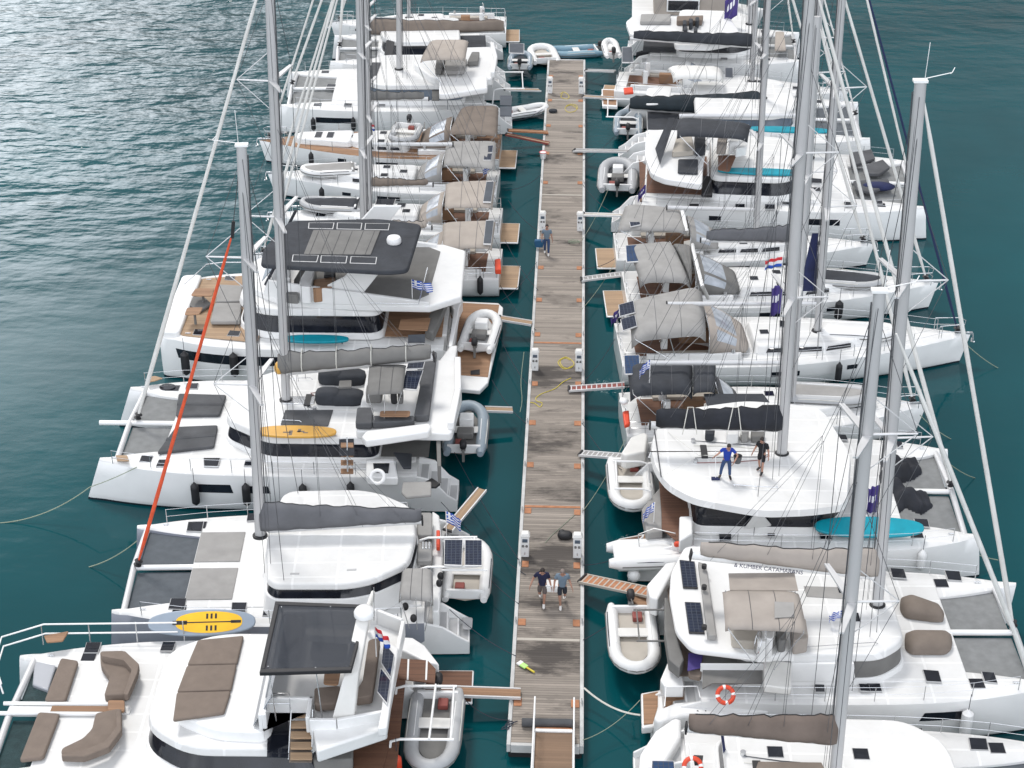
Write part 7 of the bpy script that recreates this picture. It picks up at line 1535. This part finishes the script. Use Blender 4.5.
# large dark boom cover catamaran
b = Boat('sailing_catamaran', 'catamaran with very long blackish boom cover on the right row', 'catamaran', (3.3, 96.6), (18.2, 96.3), RG)
H = cat_base(b, 7.7, 1.8, 1.75, b.L*.72, b.L-.8, tm=tramp, pw=2.8)
ol = mirr([(b.L*.70, 0), (b.L*.69, 1.8), (b.L*.6, 2.8), (4.5, 2.8), (4.5, 0)]); house(b, ol, 1.7, 2.0, 2.7, 3.0, r=.6, gm=glass_g)
P = b.pl(Cq, [(275, 515), (440, 505), (410, 615), (262, 622)], 3.5); cushion(b, [(x+.3, y+1.2, 2.5) for x, y, z in P], .12, white, 'hardtop', .3)
MB().box(1.7, 4.6, -2.4, 2.4, 1.8, 1.83).build('cockpit_sole', dgrey, b)
m0 = (b.c(761, 118)[0], 0, 3.0); tp = mast(b, m0[0], 0, 3.0, 16, 1.6, .14, (.4, .7), 1.6)
g0 = (m0[0]-.1, 0, b.ct(Cq, 1000, 740)[2]); g1 = b.ct(Cq, 190, 690); boom(b, g0, g1, .12, alu_l); sailcover(b, (g0[0]+.1, 0, g0[2]+.1), (g1[0], 0, g1[2]+.1), 1.7, .7, dgreen, .3, .25, .1, 51); lazyjacks(b, tp, g0, g1, .7)
stay(b, (b.L-.85, 0, 2.35), tuple(Vector((b.L-.85, 0, 2.2)).lerp(Vector(tp), .95)), .065)
MB().slab(b.pl(Cq, [(150, 560), (210, 555), (215, 590), (155, 595)], 2.2), .15).build('horseshoe_buoy', red, b, .05)
davits(b, 1.2, -.8, 2.2, [-1.5, 1.5], .4)
X, Y = at(*T(580, 90, 2.695)(130, 85), .9); rib('dark grey inflatable hanging behind the catamaran with very long blackish cover', X, Y, .8, R(88), 3.6, 1.9, hyp_b, motor=True, r=.25, floor=dgrey)
P = [at(*Cq(x_, y_), .6) for x_, y_ in ((10, 568), (112, 572), (112, 682), (14, 676))]; e_ = empty('boarding_platform', (P[0][0], P[0][1], 0)); tag(e_, 'tan boarding platform with white rim beside the right pontoon edge', 'platform')
MB().slab([(x-P[0][0], y-P[0][1], .6) for x, y in P], .2).build('rim', cutw, e_, .03); cc = [sum(p[0] for p in P)/4-P[0][0], sum(p[1] for p in P)/4-P[0][1]]
MB().slab([(cc[0]+(x-P[0][0]-cc[0])*.85, cc[1]+(y-P[0][1]-cc[1])*.85, .62) for x, y in P], .03).build('teak_top', teak, e_)
gangplank('yellow brown gangplank crossing to the tan boarding platform', (583, 96), .75, (614, 98), .75, .28, teak_l)
b = Boat('sailing_yacht', 'white hulled sloop with dark grey boom cover between two far right catamarans', 'sailing yacht', (3.3, 104.0), (17.5, 102.3), RG)
r = mono(b, 4.2, 1.4, cover=dgrey, mastx=(b.c(752, 84)[0])/b.L, H=16, mr=.12, boomz=2.3, ch=(.9, .5), boom_end=.05, spr_seed=61)
sprayhood(b, b.L*.3, b.L*.42, 1.5, 1.5, 1.1, white)
soft_top(b, b.pl(Cq, [(430, 430), (780, 440), (790, 505), (470, 500)], 3.9), white2, .2, 'bimini', .15, legs=2)
panel(b, b.pl(Cq, [(800, 432), (850, 432), (852, 500), (800, 498)], 3.0), solar_g)
b = Boat('sailing_catamaran', 'far right flybridge catamaran with black boom cover and tan foredeck cushion', 'catamaran', (4.0, 110.4), (15.9, 109.6), RG)
H = cat_base(b, 7.6, 1.9, 1.8, b.L*.74, b.L-.7, tm=tramp_l)
ol = mirr([(b.L*.72, 0), (b.L*.70, 1.8), (b.L*.6, 2.8), (3.5, 2.8), (3.5, 0)]); house(b, ol, 1.75, 2.1, 2.9, 3.2, r=.6)
P = [(165, 140), (210, 102), (830, 112), (892, 200), (880, 262), (700, 295), (480, 290), (470, 235), (195, 222)]; q = b.pl(Cq, P, 3.7); MB().prism(fillet([v[:2] for v in q], .3), 3.35, 3.75).build('flybridge_deck', white, b, .1, 3)
cushion(b, b.pl(Cq, [(262, 112), (450, 112), (450, 160), (255, 160)], 3.76), .25, lgrey, 'fly_sofa'); cushion(b, b.pl(Cq, [(490, 135), (660, 130), (650, 165), (490, 165)], 3.76), .35, taupe_c, 'fly_sofa')
for x_, y_ in ((540, 190), (580, 180), (620, 170), (545, 230), (610, 235)): cushion(b, b.pl(Cq, [(x_-12, y_-15), (x_+12, y_-15), (x_+12, y_+12), (x_-12, y_+12)], 3.76), .5, dgrey, 'fly_seat')
cushion(b, b.pl(U_, [(290, 215), (345, 215), (358, 330), (285, 330)], 2.3), .15, sand, 'foredeck_cushion')
MB().box(1.2, 4.5, -2.4, 2.4, 1.85, 1.88).build('cockpit_sole', dgrey, b)
m0 = (b.c(747, 60)[0], 0, 3.2); tp = mast(b, m0[0], 0, 3.2, 15, 1.6, .13, (.4, .7), 1.6); g0 = (m0[0]-.1, 0, b.ct(Cq, 940, 405)[2]); g1 = b.ct(Cq, 230, 385)
boom(b, g0, g1, .12, alu_l); sailcover(b, (g0[0]+.1, 0, g0[2]+.1), (g1[0], 0, g1[2]+.1), 1.3, .6, black, .3, .2, .1, 62); stay(b, (b.L-.8, 0, 2.3), tuple(Vector((b.L-.8, 0, 2.2)).lerp(Vector(tp), .95)), .065)
panel(b, b.pl(Cq, [(140, 300), (205, 298), (215, 400), (140, 400)], 2.8), solar_g)
X, Y = at(*Cq(70, 360), 1.2); rib('white inflatable standing on end at the stern of the far right flybridge catamaran', X, Y, 1.7, R(95), 3.2, 1.3, hyp_w, motor=True, r=.24, floor=cutw)
gangplank('pale gangplank crossing to the far right flybridge catamaran', (586, 70), .75, (615, 71), 1.0, .26, lgrey)
x, y, z = b.c(738, 8, b.n*.5); flag('purple pennant at the top of the photo beside a far right mast', b, x, y, z-.8, 'purple', 1.2, 1.9, 2.2, R(190), 1.)
b = Boat('motor_yacht', 'motor yacht with tan top and framed front window at the top edge', 'motor yacht', (4.6, 118.5), (13.5, 118.3), RG)
h = Hull(b, 0, b.L, 0, 4.6, 1.6, sw=.9, fs=.5, pw=2.2, rake=-.6); MB().prism(fillet([(1.5, -1.9), (7.0, -1.6), (7.6, 0), (7.0, 1.6), (1.5, 1.9)], .4), 1.6, 3.2).build('cabin', sand, b, .1, 3)
q = b.pl(Cq, [(375, 50), (490, 52), (485, 80), (375, 78)], 1.9); MB().box(2.5, 4.6, b.n*1.95-.03, b.n*1.95+.03, 2.0, 2.7).build('window', glass, b, .02); MB().box(2.4, 4.7, b.n*1.92-.03, b.n*1.92+.03, 1.9, 2.8).build('window_frame', cutw, b, .02)
MB().prism([(1.2, -1.9), (6.2, -1.7), (6.2, 1.7), (1.2, 1.9)], 3.9, 4.0).build('hardtop', taupe, b, .04); cushion(b, [(2, -1.5, 3.2), (5, -1.5, 3.2), (5, 1.5, 3.2), (2, 1.5, 3.2)], .3, taupe_c, 'fly_sofa')
for x_ in (1.5, 5.8):
    for sd in (-1, 1): MB().tube([(x_, sd*1.6, 3.2), (x_, sd*1.6, 3.9)], .04, 6).build('roof_post', steel, b)

# ---- mooring lines
def ln(label, a, za, c, zc, sag=.3, m=rope_w, r=.018): 
    A1 = at(*a, za)+(za,); A2 = at(*c, zc)+(zc,); rope(label, bez(A1, A2, sag, 12), r, m)
ln('pale line from the near bow of the yellow board catamaran down to the water', (90, 487), 1.6, (0, 523), 0, .35, rope_g, .022)
ln('pale line running from the near bow deck of the yellow board catamaran', (137, 467), 1.9, (90, 487), 1.6, .05, rope_g)
ln('short pale line from the red sail catamaran into the water', (137, 541), 1.6, (89, 567), 0, .15, rope_g, .022)
ln('line from the beige canopy catamaran stern sagging to the pontoon edge', (584, 688), .66, (640, 715), 1.0, .25, rope_w, .035)
ln('line off the bow of the large bare boom sloop into the open water', (962, 340), 1.4, (998, 368), 0, .1, rope_g, .02)
ln('line from the charcoal canopy sloop bow into the open water', (920, 415), 1.3, (951, 439), 0, .1, rope_g, .02)
ln('line from the far bow of the wide roofed catamaran into the open water', (945, 460), 1.7, (975, 478), 0, .1, rope_g, .02)
ln('line from the near bow of the wide roofed catamaran', (940, 533), 1.8, (998, 560), .3, .2, rope_g, .02)
pl_ = [((441, 502), 1.0, (526, 575)), ((446, 436), 1.0, (519, 560)), ((462, 545), 1.0, (519, 604)), ((440, 600), 1.2, (516, 656)), ((500, 285), 1.0, (536, 330)), ((502, 300), .8, (537, 262)), ((505, 240), 1., (538, 290)), ((508, 200), 1.0, (541, 232)), ((505, 190), 1.0, (541, 175)), ((512, 120), 1.0, (544, 108)), ((492, 380), .8, (526, 423)), ((497, 330), .8, (527, 384)), ((465, 700), .9, (510, 720))]
for i, (a_, z_, c_) in enumerate(pl_): ln('thin dark line from a left stern to the pontoon, %s from the camera' % ('13th 3rd 4th 2nd 8th 9th 10th 11th 12th 14th 6th 7th 1st'.split()[i]), a_, z_, c_, .66, .25, rope_d, .014)
pr_ = [((640, 700), 1.0, (583, 740)), ((652, 585), 1.3, (583, 640)), ((640, 545), 1.0, (582, 565)), ((625, 440), 1.2, (582, 512)), ((622, 470), 1., (582, 423)), ((620, 330), 1.0, (581, 384)), ((622, 250), 1.0, (581, 310)), ((620, 255), 1.0, (581, 268)), ((618, 215), 1.0, (583, 185)), ((612, 180), 1.0, (582, 240)), ((620, 130), 1.0, (583, 160)), ((622, 60), 1.0, (585, 82))]
for i, (a_, z_, c_) in enumerate(pr_): ln('thin line from a right stern to the pontoon, %s from the camera' % ('1st 2nd 3rd 4th 5th 6th 7th 8th 9th 10th 11th 12th'.split()[i]), a_, z_, c_, .66, .25, rope_d if i % 3 else rope_g, .014)
